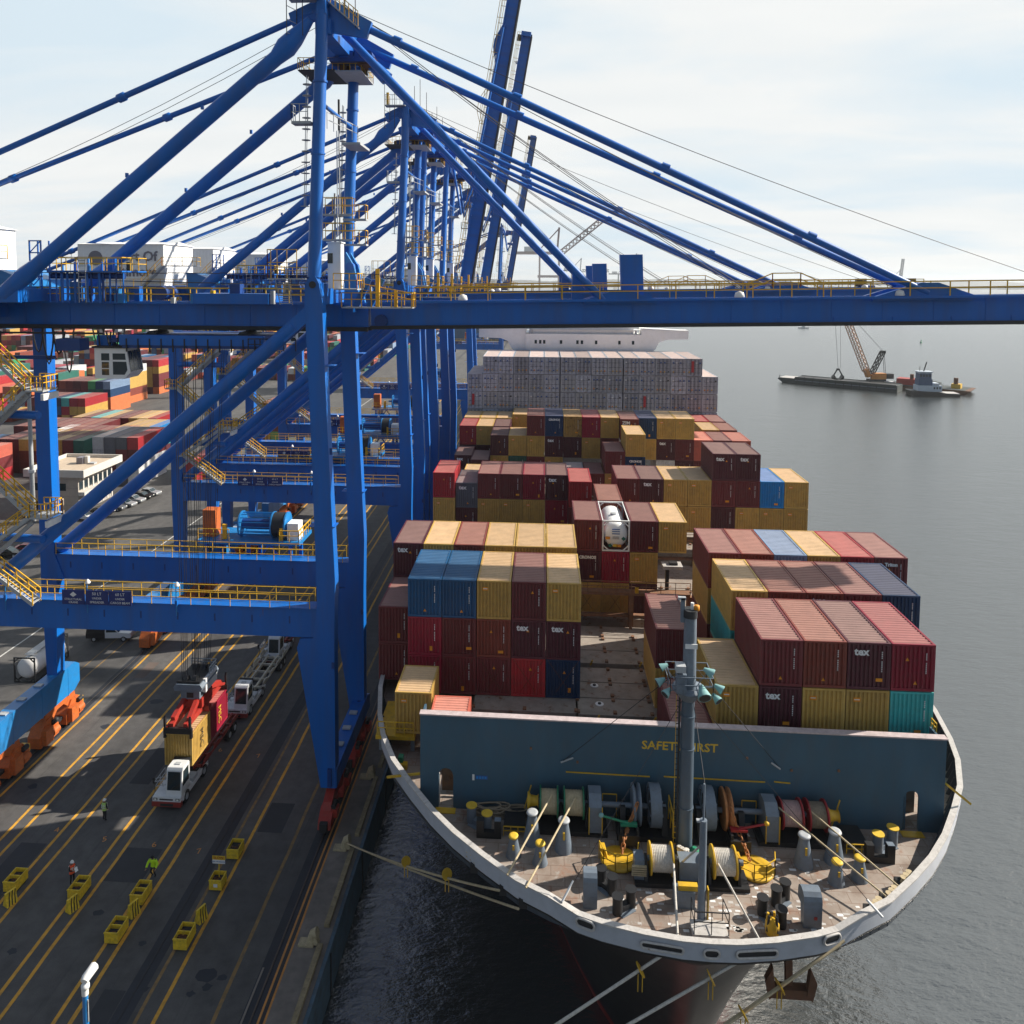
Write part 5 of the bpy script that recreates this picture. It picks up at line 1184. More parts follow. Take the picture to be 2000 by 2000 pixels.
# bridge
YB = 138.2
b = MB(); b.box(-3.0, 17.4, YB, YB + 12, 13.4, 34.75, M['house_white']); b.box(-2.4, 16.2, YB + .8, YB + 11, 34.75, 39.6, M['house_white'])
for s, xe in ((-1, -11.4), (1, 25.7)):
    x0 = -3.0 if s < 0 else 17.4
    pr = [(x0, 31.0), (x0 + s * 1.6, 31.2), (x0 + s * 2.6, 32.2), (x0 + s * 3.2, 33.4), (x0 + s * 4.5, 33.9), (xe, 34.0), (xe, 35.5), (x0, 35.9)]
    b.prism(pr, 'y', YB + .3, YB + 3.2, M['house_white'])
b.box(-11.4, 25.7, YB + .25, YB + 3.3, 35.5, 35.56, M['white'])
BR = sp_(b, 'bridge_house')
b = MB()
for x in (-1.4, -.6, .1, 3.1, 6.0, 6.8, 9.3, 13.4, 15.8): b.box(x, x + .42, YB - .04, YB - .003, 33.0, 33.65, M['glass'])
on(b, 'window', BR)
b = MB()
for k in range(5): b.box(-1.9 + k * 3.5, 1.4 + k * 3.5, YB + .75, YB + .797, 36.0, 37.3, M['glass'])
on(b, 'window', BR)
b = MB(); b.rail([(-3, YB + .1, 34.75), (17.4, YB + .1, 34.75)], M['white'], 1.1, 1.5, .03); b.box(-2.2, -1.8, YB + .3, YB + .7, 34.8, 35.6, M['galv']); b.box(16.3, 16.7, YB + .3, YB + .7, 34.8, 35.5, M['galv']); on(b, 'railing', BR)
# ------------------------------------------------------------------ things on the quay
P_('cab_white', (.74, .75, .76), .35, var=.05, dirt=.1); P_('truck_red', (.28, .03, .025), .5, var=.2, dirt=.3); P_('trailer_cream', (.52, .47, .38), .6, var=.2, dirt=.35, rust=.2)
P_('light_lens', (.9, .9, .85), .15, var=0); P_('weight_yellow', (.80, .55, .03), .6, var=.18, scale=2, dirt=.4, rust=.15)
P_('bollard_beige', (.46, .38, .24), .8, var=.25, scale=3, dirt=.35)
def truck(x, y, label, trailer, tcol):
    t = empty('terminal_tractor', (x, y, 0)); tag(t, label, 'yard truck', 'terminal tractors on the quay')
    b = MB(); b.box(-1.22, 1.22, .15, 5.2, .55, .95, M['cab_white']); b.prism([(0, .62), (1.9, .62), (1.9, 1.25), (.12, 1.15), (0, 1.05)], 'x', -1.2, 1.2, M['cab_white'])
    b.box(.0, 1.2, 2.2, 3.1, .9, 1.3, M['galv']); b.box(-.9, .9, 3.2, 5.6, .95, 1.15, M['dark']); b.obj('chassis', t)
    b = MB(); b.prism([(.02, 1.1), (1.62, 1.1), (1.62, 3.2), (1.5, 3.36), (.4, 3.36), (.26, 3.2)], 'x', -.14, 1.2, M['cab_white']); b.box(.3, .75, .8, 1.1, 3.36, 3.42, M['galv']); b.box(-.2, 1.2, 1.65, 1.85, 2.9, 3.4, M['dark'])
    cb = b.obj('cab', t)
    b = MB(); b.add([(-.04, .055, 1.6), (1.1, .055, 1.6), (1.08, .222, 3.1), (0, .222, 3.1)], [(0, 1, 2, 3)], M['glass']); b.add([(1.212, .3, 1.8), (1.212, 1.4, 1.8), (1.212, 1.4, 3.05), (1.212, .45, 3.05)], [(0, 1, 2, 3)], M['glass'])
    b.beam((.3, .03, 1.65), (.65, .06, 2.0), .04, .03, M['dark']); b.obj('window', cb)
    b = MB(); b.box(-1.25, 1.25, -.22, .12, .32, .72, M[tcol]); b.box(-1.2, 1.2, -.14, 0, .72, 1.12, M['cab_white']); b.box(-.6, .55, -.16, -.14, .85, .97, M['dark']); b.box(-.5, .6, -.24, -.22, .4, .6, M['dark']); b.obj('bumper', t)
    for s in (-1, 1):
        b = MB(); b.box(s * .95 - .16, s * .95 + .16, -.17, -.14, .82, 1.02, M['dark']); b.box(s * .95 - .1, s * .95 + .1, -.18, -.16, .85, .99, M['light_lens']); b.obj('headlight', t)
    b = MB(); b.rail([(-1.15, .2, 1.25), (-1.15, 2.0, 1.3)], M['galv'], .95, .9, .022); b.rail([(-1.15, .2, 1.25), (-.3, .5, 1.25)], M['galv'], .95, 1, .022); b.sweep([(-.8, .9, 1.3), (-.9, .8, 1.9), (-.65, .8, 2.2), (-.45, 1, 1.7)], .03, M['galv'], 6)
    b.box(-1.5, -1.3, .5, .6, 1.8, 2.3, M['dark']); b.beam((-1.4, .55, 2.2), (-.2, .7, 2.4), .03, .03, M['galv']); b.obj('handrail', t)
    for yy in (1.0, 4.4):
        for s in (-1, 1):
            b = MB(); x0 = s * 1.0; b.tube((x0 - .22, yy, .52), (x0 + .22, yy, .52), .52, M['black_rubber'], 18); w = b.obj('wheel', t)
            b = MB(); b.tube((x0 + s * .2, yy, .52), (x0 + s * .235, yy, .52), .28, M['galv'], 14); b.obj('rim', w)
    if trailer:
        r = empty('container_trailer', (x + .1, y + 3.4, 0)); tag(r, trailer, 'trailer', 'skeletal trailers behind the yard trucks')
        m = M[tcol] if tcol == 'truck_red' else M['trailer_cream']
        b = MB()
        for s in (-1, 1): b.box(s * .55 - .09, s * .55 + .09, .2, 8.6, 1.1, 1.45, m); b.box(s * 1.18 - .06, s * 1.18 + .06, .4, 8.6, 1.25, 1.42, m)
        for k in range(6): b.box(-1.2, 1.2, .4 + k * 1.6, .55 + k * 1.6, 1.2, 1.42, m)
        b.obj('frame', r)
        for s in (-1, 1):
            for y0 in (.5, 4.6):
                for k in range(2): b = MB(); b.prism([(y0 + k * 2.1, 1.42), (y0 + k * 2.1 + 1.5, 1.42), (y0 + k * 2.1 + 1.2, 1.8), (y0 + k * 2.1 + .2, 1.8)], 'x', s * 1.28 - .05, s * 1.28 + .05, m if s > 0 or tcol == 'truck_red' else M['weight_yellow']); b.obj('guide', r)
        for yy in (6.5, 7.7):
            for s in (-1, 1):
                b = MB(); b.tube((s * .95 - .25, yy, .52), (s * .95 + .25, yy, .52), .52, M['black_rubber'], 18); w = b.obj('wheel', r)
                b = MB(); b.tube((s * 1.2, yy, .52), (s * 1.22, yy, .52), .26, M['galv'], 12); b.obj('rim', w)
    return t
truck(-30.95, 60.1, 'white terminal tractor with red bumper, nearest of the trucks, under the hanging ochre container', 'red skeletal trailer below the two containers hanging from the crane', 'truck_red')
truck(-30.5, 73.4, 'white terminal tractor pulling an empty cream trailer, middle of the three on the quay', 'empty cream skeletal trailer with yellow and white side guides', 'truck_red')
bpy.data.objects['container_trailer.001']['label'] = 'empty cream skeletal trailer with yellow and white side guides'
for ch in bpy.data.objects['container_trailer.001'].children:
    if ch.name.startswith(('frame', 'guide')):
        for i in range(len(ch.data.materials)):
            if ch.data.materials[i] == M['truck_red']: ch.data.materials[i] = M['trailer_cream'] if ch.name.startswith('frame') or i else M['trailer_cream']
truck(-30.9, 84.1, 'white terminal tractor with lit headlights and red trailer, half hidden beyond the portal beam', 'red skeletal trailer behind the truck with lit headlights', 'truck_red')
# containers under the spreader
hx, hz = -30.85, 2.57
c1 = container(hx, 62.0, hz, 'y', 3.7, 'blank', None, 'ochre container hanging from the spreader above the nearest yard truck', marks=False)
c2 = container(hx, 65.8, hz, 'R', 3.7, 'blank', None, 'red container hanging from the spreader behind the ochre one', marks=False)
c2.material_slots[0].material = CC['c'][0]
o = text('MSC', .85, M['dark'], 'lettering', c1, (CW / 2 + .012, 1.9, 1.45), (R(90), R(90), R(90)), ext=.003)
o = text('MSC', .85, M['letter_yellow'], 'lettering', c2, (CW / 2 + .012, 1.9, 1.35), (R(90), R(90), R(90)), ext=.003)
s_ = empty('container_spreader', (hx, 65.75, hz + CH)); s_.scale = (1, .61, 1); tag(s_, 'red telescopic spreader with grey headblock hanging on ropes from the nearest crane', 'spreader')
b = MB(); rd = M['bogie_red']
for s in (-1, 1): b.box(s * .62 - .18, s * .62 + .18, -6.0, 6.0, .35, .85, rd)
for y in (-6.1, -.25, .25, 6.1): b.box(-1.2, 1.2, y - .22, y + .22, .05, .55, M['gear_black'] if abs(y) > 3 else rd)
for s in (-1, 1):
    for y in (-6.1, 6.1): b.box(s * 1.15 - .1, s * 1.15 + .1, y - .2, y + .2, -.35, .5, M['gear_black'])
b.obj('beam', s_)
for s in (-1, 1):
    for y in (-6.2, 6.2):
        b = MB(); b.prism([(y - .15, .5), (y + .15, .5), (y + .2, 1.3), (y, 1.6), (y - .25, 1.3)], 'x', s * 1.1 - .08, s * 1.1 + .08, M['gear_black']); b.beam((s * 1.0, y, .5), (s * .6, y * .6, 1.1), .2, .25, rd); b.obj('flipper', s_)
b = MB()
for s in (-1, 1): b.beam((s * .7, -5.2, .9), (s * .55, -1.6, 1.7), .35, .5, rd); b.beam((s * .7, 5.2, .9), (s * .55, 1.6, 1.7), .35, .5, rd)
b.box(-.95, .95, -1.8, 1.8, .85, 1.7, rd); b.obj('centre_frame', s_)
b = MB(); b.box(-.85, .85, -2.2, 2.2, 1.75, 2.7, M['gear_grey']); b.prism([(-1.2, 2.7), (1.2, 2.7), (1.3, 3.0), (1.1, 3.3), (-1.1, 3.3), (-1.3, 3.0)], 'y', -2.9, 2.9, M['gear_grey'])
for k in range(4): b.tube((-.6 + (k % 2) * .8, -1.9 + (k // 2) * 3.2, 3.3), (-.2 + (k % 2) * .8, -1.9 + (k // 2) * 3.2, 3.3), .55, M['gear_black'], 16)
b.box(-1.1, 1.0, -2.6, 2.6, 3.3, 3.5, M['gear_black']); b.box(.9, 1.25, -1.5, 2.4, 2.2, 3.4, M['letter_white']); b.rail([(-1.2, 2.6, 3.4), (1.2, 2.6, 3.4), (1.2, 0, 3.4)], M['galv'], .6, .6, .04); b.box(-.3, .3, -2.25, -2.2, 1.9, 2.35, M['gear_black']); b.obj('headblock', s_)
b = MB()
for x in (-.75, -.45, .3, .65):
    for y, yt in ((-2.0, -2.4), (-1.4, -1.9), (1.4, 1.0), (2.1, 1.7)): b.tube((x, y, 3.4), (x * 2.4 + 1.4, yt - 1.0, 38.5 - hz - CH), .028, M['cable'], 4)
b.obj('hoist_rope', s_)
# ballast boxes and barriers
def ballast(x, y, label, n=2, L=1.4, grp='yellow ballast boxes on the quay'):
    o = empty('ballast_box', (x, y, 0)); tag(o, label, 'ballast box', grp)
    b = MB(); w = .46; yl = M['weight_yellow']
    b.box(-w, -w + .05, 0, L, .1, .85, yl); b.box(w - .05, w, 0, L, .1, .85, yl); b.box(-w + .05, w - .05, 0, .05, .1, .85, yl); b.box(-w + .05, w - .05, L - .05, L, .1, .85, yl); b.box(-w + .05, w - .05, .05, L - .05, .1, .14, yl)
    for k in range(1, n): b.box(-w + .05, w - .05, L * k / n - .03, L * k / n + .03, .14, .82, yl)
    for s in (-1, 1): b.box(s * (w - .08) - .06, s * (w - .08) + .06, .2, L - .2, 0, .1, M['gear_black'])
    b.box(-w - .02, w + .02, -.03, .0, .78, .86, yl); b.box(w, w + .02, 0, L, .78, .86, yl); b.box(w, w + .015, 0, L, .3, .36, yl); b.box(-w, w, -.02, 0, .3, .36, yl); b.obj('shell', o)
    b = MB(); b.box(-w + .05, w - .05, .05, L - .05, .14, .55, M['slot_dark']); rr = random.Random(x)
    for k in range(8): xx, yy = rr.uniform(-.3, .3), rr.uniform(.3, L - .3); b.box(xx - .08, xx + .08, yy - .06, yy + .06, .55, .6, M['rust'])
    b.obj('ballast', o); return o
ballast(-28.3, 46.95, 'open yellow steel box of ballast with two bays, nearest of the middle lane line')
ballast(-23.5, 46.8, 'open yellow steel box of ballast with two bays, nearest the cable slot at the front')
ballast(-32.95, 50.25, 'open yellow ballast box beside the worker in the orange vest')
ballast(-28.3, 50.15, 'open yellow ballast box in front of the worker in lime jacket')
ballast(-23.28, 51.85, 'yellow ballast box carrying the SLOW sign on its post', 1, .95)
ballast(-38.0, 50.6, 'yellow ballast box cut off at the edge beside the striped barrier')
ballast(-23.25, 54.9, 'yellow frame box with nothing but crossbars behind the SLOW sign', 1, 1.2)
def barrier(x, y, label):
    o = empty('barrier', (x, y, 0)); tag(o, label, 'barrier', 'yellow wedge barriers on the quay')
    b = MB(); pr = [(-.28, 0), (.28, 0), (.22, .22), (.1, .55), (.07, .95), (-.07, .95), (-.1, .55), (-.22, .22)]
    b.prism(pr, 'y', 0, .75, M['weight_yellow']); b.obj('body', o)
    b = MB()
    for k in range(3):
        y0 = .1 + k * .2
        for s, m in ((1, 1),):
            pts = [(.285, .03), (.228, .23), (.106, .56), (.076, .93)]
            for (xa, za), (xb, zb2) in zip(pts[:-1], pts[1:]):
                f0, f1 = za * .16, zb2 * .16
                b.add([(xa + .004, y0 + f0, za), (xa + .004, y0 + f0 + .08, za), (xb + .004, y0 + f1 + .08, zb2), (xb + .004, y0 + f1, zb2)], [(0, 1, 2, 3)], M['gear_black'])
    b.obj('stripe', o); o.rotation_euler.z = R(-24); return o
barrier(-32.75, 49.2, 'yellow barrier with black stripes in front of the ballast box by the orange vest')
barrier(-28.25, 49.1, 'yellow barrier with black stripes between two ballast boxes of the middle lane')
barrier(-23.35, 49.0, 'yellow barrier with black stripes standing alone in front of the SLOW sign')
barrier(-37.45, 49.4, 'yellow barrier with black stripes at the far landward end of the row')
b = MB(); b.box(-.03, .03, -.03, .03, .6, 2.0, M['weight_yellow']); sg = b.obj('warning_sign', None, (-23.25, 52.5, 0)); tag(sg, 'yellow SLOW sign on a post in a ballast box, white panel below', 'sign')
b = MB(); b.box(-.48, .48, -.05, -.03, 1.95, 2.25, M['letter_yellow']); b.box(-.47, .47, -.055, -.03, 1.66, 1.93, M['letter_white']); pn = b.obj('panel', sg)
text('SLOW', .28, M['drum_red'], 'lettering', pn, (0, -.06, 2.1)); text('MEN WORKING', .15, M['sticker_blue'], 'lettering', pn, (0, -.06, 1.8))
b = MB(); b.box(-.15, .15, -.7, -.69, .35, .6, M['letter_white']); b.obj('notice', sg)
# mooring bollards along the edge
def bollard(y, label):
    b = MB(); m = M['bollard_beige']; b.box(-.95, .1, -.32, .32, .004, .16, m)
    b.sweep([(-.1, 0, .1), (-.12, 0, .4), (.0, 0, .75), (.3, 0, .85)], [.34, .26, .28, .34], m, 14); b.prism([(-.1, .1), (.42, .1), (.3, .5), (.1, .75), (-.1, .75)], 'y', -.22, .22, m)
    o = b.obj('mooring_bollard', None, (-14.9, y, 0)); tag(o, label, 'bollard', 'beige mooring bollards on the quay edge'); return o
bollard(48.0, 'beige horn bollard on the quay edge, free of ropes, nearest of the row'); bollard(56.7, 'beige bollard on the quay edge holding the two bow ropes'); bollard(65.4, 'beige bollard on the quay edge beside the crane leg and ship side')
# mooring ropes
def rope(pts, mat, label, r=.05, grp='mooring ropes at the bow'):
    b = MB(); n = 26; P0, P1 = V(pts[0]), V(pts[-1]); sag = pts[1] if len(pts) == 3 else 0
    b.sweep([P0.lerp(P1, k / n) - V(0, 0, 4 * sag * (k / n) * (1 - k / n)) for k in range(n + 1)], r, M[mat], 6)
    o = b.obj('mooring_rope'); tag(o, label, 'rope', grp); return o
def guard(p, d, label, r=.31):
    p, d = V(p), V(d).normalized(); b = MB(); b.tube(p - d * .02, p + d * .02, r, M['gear_yellow'], 22)
    for s in (-.1, .1): b.box(p.x + s - .02, p.x + s + .02, p.y - .02, p.y + .02, p.z - r - .75, p.z - r + .1, M['gear_yellow'])
    o = b.obj('rat_guard'); tag(o, label, 'rat guard', 'yellow rat guard discs on the ropes'); return o
ra = [((.75, 42.0, 15.35), (-1.5, 36.7, 14.75)), ((2.1, 42.0, 15.3), (-.55, 35.95, 14.75))]
rope((ra[0][0], 0, ra[0][1]), 'rope_tan', 'tan rope from the outer green drum to the quay side rail', .055); rope((ra[1][0], 0, ra[1][1]), 'rope_tan', 'tan rope from the inner green drum to the quay side rail', .055)
rope(((13.3, 42.0, 15.3), 0, (16.9, 36.9, 14.6)), 'rope_tan', 'tan rope from the inner red drum to the water side rail', .045); rope(((14.9, 42.0, 15.3), 0, (17.8, 37.6, 14.6)), 'rope_tan', 'tan rope from the outer red drum to the water side rail', .045)
rope(((6.95, 38.3, 14.7), 0, (6.55, 34.5, 13.8)), 'rope_white', 'white rope across the deck from the quay side drum of the centre winch', .06); rope(((9.2, 38.3, 14.7), 0, (10.4, 34.5, 13.8)), 'rope_white', 'white rope across the deck from the water side drum of the centre winch', .06)
Q = (-14.9, 56.7, .5)
l1, l2 = V(-1.9, 36.9, 13.75), V(-.9, 36.0, 13.6)
rope((l1, .3, Q), 'rope_tan', 'upper of two ropes from the bow side to the quay bollard', .06); rope((l2, .15, Q), 'rope_tan', 'lower of two ropes from the bow side to the quay bollard', .06)
guard(l1.lerp(V(Q), .25), V(Q) - l1, 'yellow rat guard disc on the upper quay rope, closer to the ship side'); guard(l1.lerp(V(Q), .5), V(Q) - l1, 'yellow rat guard disc halfway along the ropes to the quay bollard')
fr = [((6.5, 34.3, 13.75), (-14.9, 31, .4), 'white bow rope leaving the quay side slot in the bulwark', (.08,)), ((10.1, 34.3, 13.7), (-14.9, 30.5, .4), 'white bow rope leaving the water side slot in the bulwark', (.085,)),
      ((14.3, 35.1, 13.75), (-14.9, 25.75, .4), 'upper rope of the pair from the water side of the bow', (.11,)), ((14.1, 35.0, 13.65), (-14.9, 25.4, .4), 'lower rope of the pair from the water side of the bow', (.165,))]
gl = ['yellow rat guard disc on the rope from the quay side bow slot', 'yellow rat guard disc on the rope from the water side bow slot', 'larger yellow rat guard on the paired ropes under the water side bow', 'lower yellow rat guard on the paired ropes near the bottom edge']
for i, (p, q, lb, gs) in enumerate(fr):
    rope((p, .0, q), 'rope_white' if i < 2 else 'rope_tan', lb, .075 if i < 2 else .06)
    for t in gs: guard(V(p).lerp(V(q), t), V(q) - V(p), gl[i], .34 if i < 2 else .36)
for y in (30.7, 25.6): bollard(y, 'beige mooring bollard on the quay edge below the picture')
# camera on a post
o = empty('security_camera', (-19.3, 30, 0)); tag(o, 'white dome-headed security camera on a tall pale blue post near the bottom edge', 'security camera')
b = MB(); b.tube((0, 0, 0), (0, 0, 13.75), .12, M['crane_lightblue'], 14); b.tube((.13, -.03, 12.5), (.13, -.03, 13.5), .03, M['galv'], 6); b.sweep([(.13, 0, 13.5), (.16, -.1, 13.3), (.15, -.1, 13.05), (.1, 0, 12.9)], .015, M['cable'], 5); b.obj('post', o)
b = MB(); b.tube((0, 0, 13.7), (0, 0, 13.95), .14, M['white'], 14); b.lathe([(.1, 0), (.17, .06), (.17, .2), (.08, .28)], (.02, 0, 13.95), M['white'], 14); b.sweep([(.02, -.08, 14.35), (.02, .05, 14.4), (.2, .45, 14.62), (.22, .5, 14.64)], [.16, .19, .19, .12], M['white'], 12); b.obj('camera_head', o)
# ------------------------------------------------------------------ people
P_('skin', (.30, .17, .11), .6, var=.05); P_('cloth_black', (.012, .013, .018), .85, var=.2); P_('vest_lime', (.42, .62, .16), .7, var=.08); P_('jacket_lime', (.55, .85, .02), .7, var=.05); P_('vest_orange', (.80, .10, .03), .7, var=.08)
P_('stripe_silver', (.65, .68, .62), .4, var=.05); P_('paper', (.85, .86, .88), .6, var=.02)
def body(pose, m):
    """one skinned figure; pose gives joint positions"""
    J = pose; names = list(J); idx = {k: i for i, k in enumerate(names)}
    E_ = [('pelvis', 'belly'), ('belly', 'chest'), ('chest', 'neck'), ('neck', 'head'), ('head', 'crown')]
    for s in 'LR': E_ += [('chest', 'sh' + s), ('sh' + s, 'el' + s), ('el' + s, 'wr' + s), ('pelvis', 'hip' + s), ('hip' + s, 'kn' + s), ('kn' + s, 'an' + s), ('an' + s, 'toe' + s)]
    me = bpy.data.meshes.new('body'); me.from_pydata([J[k] for k in names], [(idx[a], idx[c]) for a, c in E_], [])
    o = bpy.data.objects.new('tmp', me); COL.objects.link(o)
    md = o.modifiers.new('skin', 'SKIN'); sb = o.modifiers.new('sub', 'SUBSURF'); sb.levels = 1
    rad = {'pelvis': (.15, .12), 'belly': (.15, .115), 'chest': (.17, .125), 'neck': (.06, .06), 'head': (.085, .1), 'crown': (.07, .08), 'sh': (.075, .075), 'el': (.055, .055), 'wr': (.035, .035), 'hip': (.1, .1), 'kn': (.07, .07), 'an': (.05, .05), 'toe': (.045, .04)}
    for k, i in idx.items():
        r = rad.get(k) or rad[k[:-1]]; me.skin_vertices[0].data[i].radius = r
    me.skin_vertices[0].data[idx['pelvis']].use_root = True
    dg = bpy.context.evaluated_depsgraph_get(); nm = bpy.data.meshes.new_from_object(o.evaluated_get(dg)); bpy.data.objects.remove(o)
    # hands: palm, four unequal curled fingers and a thumb, in the same mesh
    b = MB(); b.v = [tuple(v.co) for v in nm.vertices]; b.f = [list(p.vertices) for p in nm.polygons]
    for p in nm.polygons:
        c = p.center; b.m.append(b.mi(M['skin'] if c.z > J['neck'][2] + .02 and (c - V(J['head'])).length < .25 else m)); b.s.append(True)
    for s in 'LR':
        w = V(J['wr' + s]); d = (w - V(J['el' + s])).normalized(); sd = d.cross(V(0, 1, 0)).normalized() if abs(d.y) < .9 else V(1, 0, 0); cu = d.cross(sd).normalized()
        b.sweep([w - d * .01, w + d * .05, w + d * .095], [.03, .042, .04], M['skin'], 8)
        for k, l in enumerate((.072, .082, .077, .06)):
            r0 = w + d * .09 + sd * (k - 1.5) * .021; b.sweep([r0, r0 + d * l * .55, r0 + d * l * .95 + cu * l * .3], [.0105, .0095, .008], M['skin'], 6)
        t0 = w + d * .035 + sd * .035; b.sweep([t0, t0 + (d + sd * .8).normalized() * .04, t0 + (d * 1.3 + sd * .5).normalized() * .075], [.013, .012, .009], M['skin'], 6)
    # face
    h = V(J['head']); f = V(*pose['_f']) if '_f' in pose else V(0, -1, 0)
    return b
def person(x, y, rz, label, vest, helmet, lean=0, paper=False, seated=False, jacket=False):
    o = empty('person', (x, y, 0), rz); tag(o, label, 'person')
    J = {'pelvis': (0, 0, .95), 'belly': (0, 0, 1.12), 'chest': (0, -lean * .3, 1.36), 'neck': (0, -lean * .55, 1.53), 'head': (0, -.02 - lean * .65, 1.65), 'crown': (0, -.01 - lean * .7, 1.74),
         'shL': (.19, -lean * .4, 1.44), 'shR': (-.19, -lean * .4, 1.44), 'elL': (.27, .03, 1.17), 'elR': (-.27, .03, 1.17), 'wrL': (.24, -.12, .98), 'wrR': (-.24, -.1, .97),
         'hipL': (.1, 0, .9), 'hipR': (-.1, 0, .9), 'knL': (.11, -.03, .5), 'knR': (-.11, .0, .5), 'anL': (.12, .02, .08), 'anR': (-.12, .05, .08), 'toeL': (.14, -.14, .035), 'toeR': (-.14, -.11, .035)}
    if paper: J['elR'] = (-.25, -.06, 1.18); J['wrR'] = (-.16, -.3, 1.22); J['elL'] = (.25, -.06, 1.18); J['wrL'] = (.13, -.3, 1.24)
    if seated:
        for k in J: J[k] = (J[k][0], J[k][1], J[k][2] - .1)
        J['elL'] = (.36, -.12, 1.08); J['elR'] = (-.36, -.12, 1.08); J['wrL'] = (.36, -.42, .9); J['wrR'] = (-.36, -.42, .9); J['knL'] = (.13, -.2, .47); J['knR'] = (-.13, -.2, .47)
        for k in ('anL', 'anR', 'toeL', 'toeR'): J[k] = (J[k][0], J[k][1], J[k][2] + .1)
    b = body(J, M['cloth_black'])
    h = V(J['head'])
    for s in (-1, 1):
        b.lathe([(.004, -.012), (.014, 0), (.004, .012)], h + V(s * .035, -.092, .015), M['white'], 8); b.lathe([(.003, -.007), (.007, 0), (.003, .007)], h + V(s * .035, -.104, .015), M['dark'], 6); b.lathe([(.01, -.03), (.02, 0), (.01, .03)], h + V(s * .092, .005, 0), M['skin'], 8)
    b.prism([(-.1, -.03), (-.125, -.03), (-.095, .03)], 'x', h.x - .015, h.x + .015, M['skin']); b.v[-6:] = [(v[0], v[1] + h.y, v[2] + h.z) for v in b.v[-6:]]
    b.box(h.x - .03, h.x + .03, h.y - .1, h.y - .085, h.z - .058, h.z - .05, M['drum_red'])
    b.obj('body', o)
    # clothing that follows the trunk
    c = MB(); z0 = J['pelvis'][2] - .05; rings = []
    for z, rx, ry in ((z0, .215, .17), (J['belly'][2], .2, .16), (J['chest'][2] - .04, .225, .17), (J['shL'][2], .235, .14), (J['shL'][2] + .07, .16, .11), (J['neck'][2] - .005, .085, .08)):
        t = max(0, min(1, (z - J['belly'][2]) / .45)); yy = -lean * .55 * t
        rings.append([(rx * math.cos(k * math.pi / 8), yy + ry * math.sin(k * math.pi / 8), z) for k in range(16)])
    vs = sum(rings, []); c.add(vs, [(i * 16 + k, i * 16 + (k + 1) % 16, (i + 1) * 16 + (k + 1) % 16, (i + 1) * 16 + k) for i in range(5) for k in range(16)], M[vest], True)
    if not jacket:
        for i in (1, 2):
            c.add([(x_ * 1.02, y_ * 1.02, z_ - .03) for x_, y_, z_ in rings[i]] + [(x_ * 1.02, y_ * 1.02, z_ + .03) for x_, y_, z_ in rings[i]], [(k, (k + 1) % 16, 16 + (k + 1) % 16, 16 + k) for k in range(16)], M['stripe_silver'])
        for s in (-1, 1): c.box(s * .11 - .025, s * .11 + .025, -.19 - lean * .3, -.165 - lean * .3, J['belly'][2], J['chest'][2] + .06, M['stripe_silver']); c.box(s * .11 - .025, s * .11 + .025, .16, .185, J['belly'][2], J['chest'][2] + .06, M['stripe_silver'])
    else:
        for s in 'LR': c.sweep([J['sh' + s], V(J['sh' + s]).lerp(V(J['el' + s]), .6), J['el' + s], V(J['el' + s]).lerp(V(J['wr' + s]), .85)], [.105, .1, .09, .07], M[vest], 12)
    c.obj('jacket' if jacket else 'vest', o)
    c = MB()
    if helmet: c.lathe([(.125, .0), (.14, .005), (.118, .02), (.112, .07), (.075, .125), (.02, .14)], (J['crown'][0], J['crown'][1] - .005, J['crown'][2] - .04), M['white'], 18); c.box(-.06, .06, J['crown'][1] - .19, J['crown'][1] - .1, J['crown'][2] - .04, J['crown'][2] - .025, M['white']); c.obj('helmet', o)
    else: c.lathe([(.09, -.09), (.112, -.02), (.11, .04), (.07, .09), (.02, .1)], (J['crown'][0], J['crown'][1] + .015, J['crown'][2] - .03), M['cloth_black'], 16); c.obj('hair', o)
    if paper:
        p = V(x, y, 0) + Matrix.Rotation(rz, 3, 'Z') @ V(0, -.44, 1.28); c = MB(); c.add([(-.12, -.06, -.14), (.12, -.06, -.14), (.12, .06, .14), (-.12, .06, .14)], [(0, 1, 2, 3)], M['paper']); c.v += [(a, d + .004, e) for a, d, e in c.v]; c.f.append([7, 6, 5, 4]); c.m.append(0); c.s.append(False)
        q = c.obj('paper_sheet', None, p, (0, 0, rz)); tag(q, 'white sheet of paper held by the worker in the orange vest', 'paper')
    return o
person(-35.41, 58.4, R(165), 'worker in green hi-vis vest and white helmet walking alone across the lanes', 'vest_lime', True)
person(-33.98, 51.75, R(70), 'worker in orange vest and white helmet reading a sheet beside a ballast box', 'vest_orange', True, paper=True)
person(-28.45, 52.95, R(0), 'dark haired worker in a bright lime jacket bending over a ballast box', 'jacket_lime', False, lean=.25, seated=True, jacket=True)
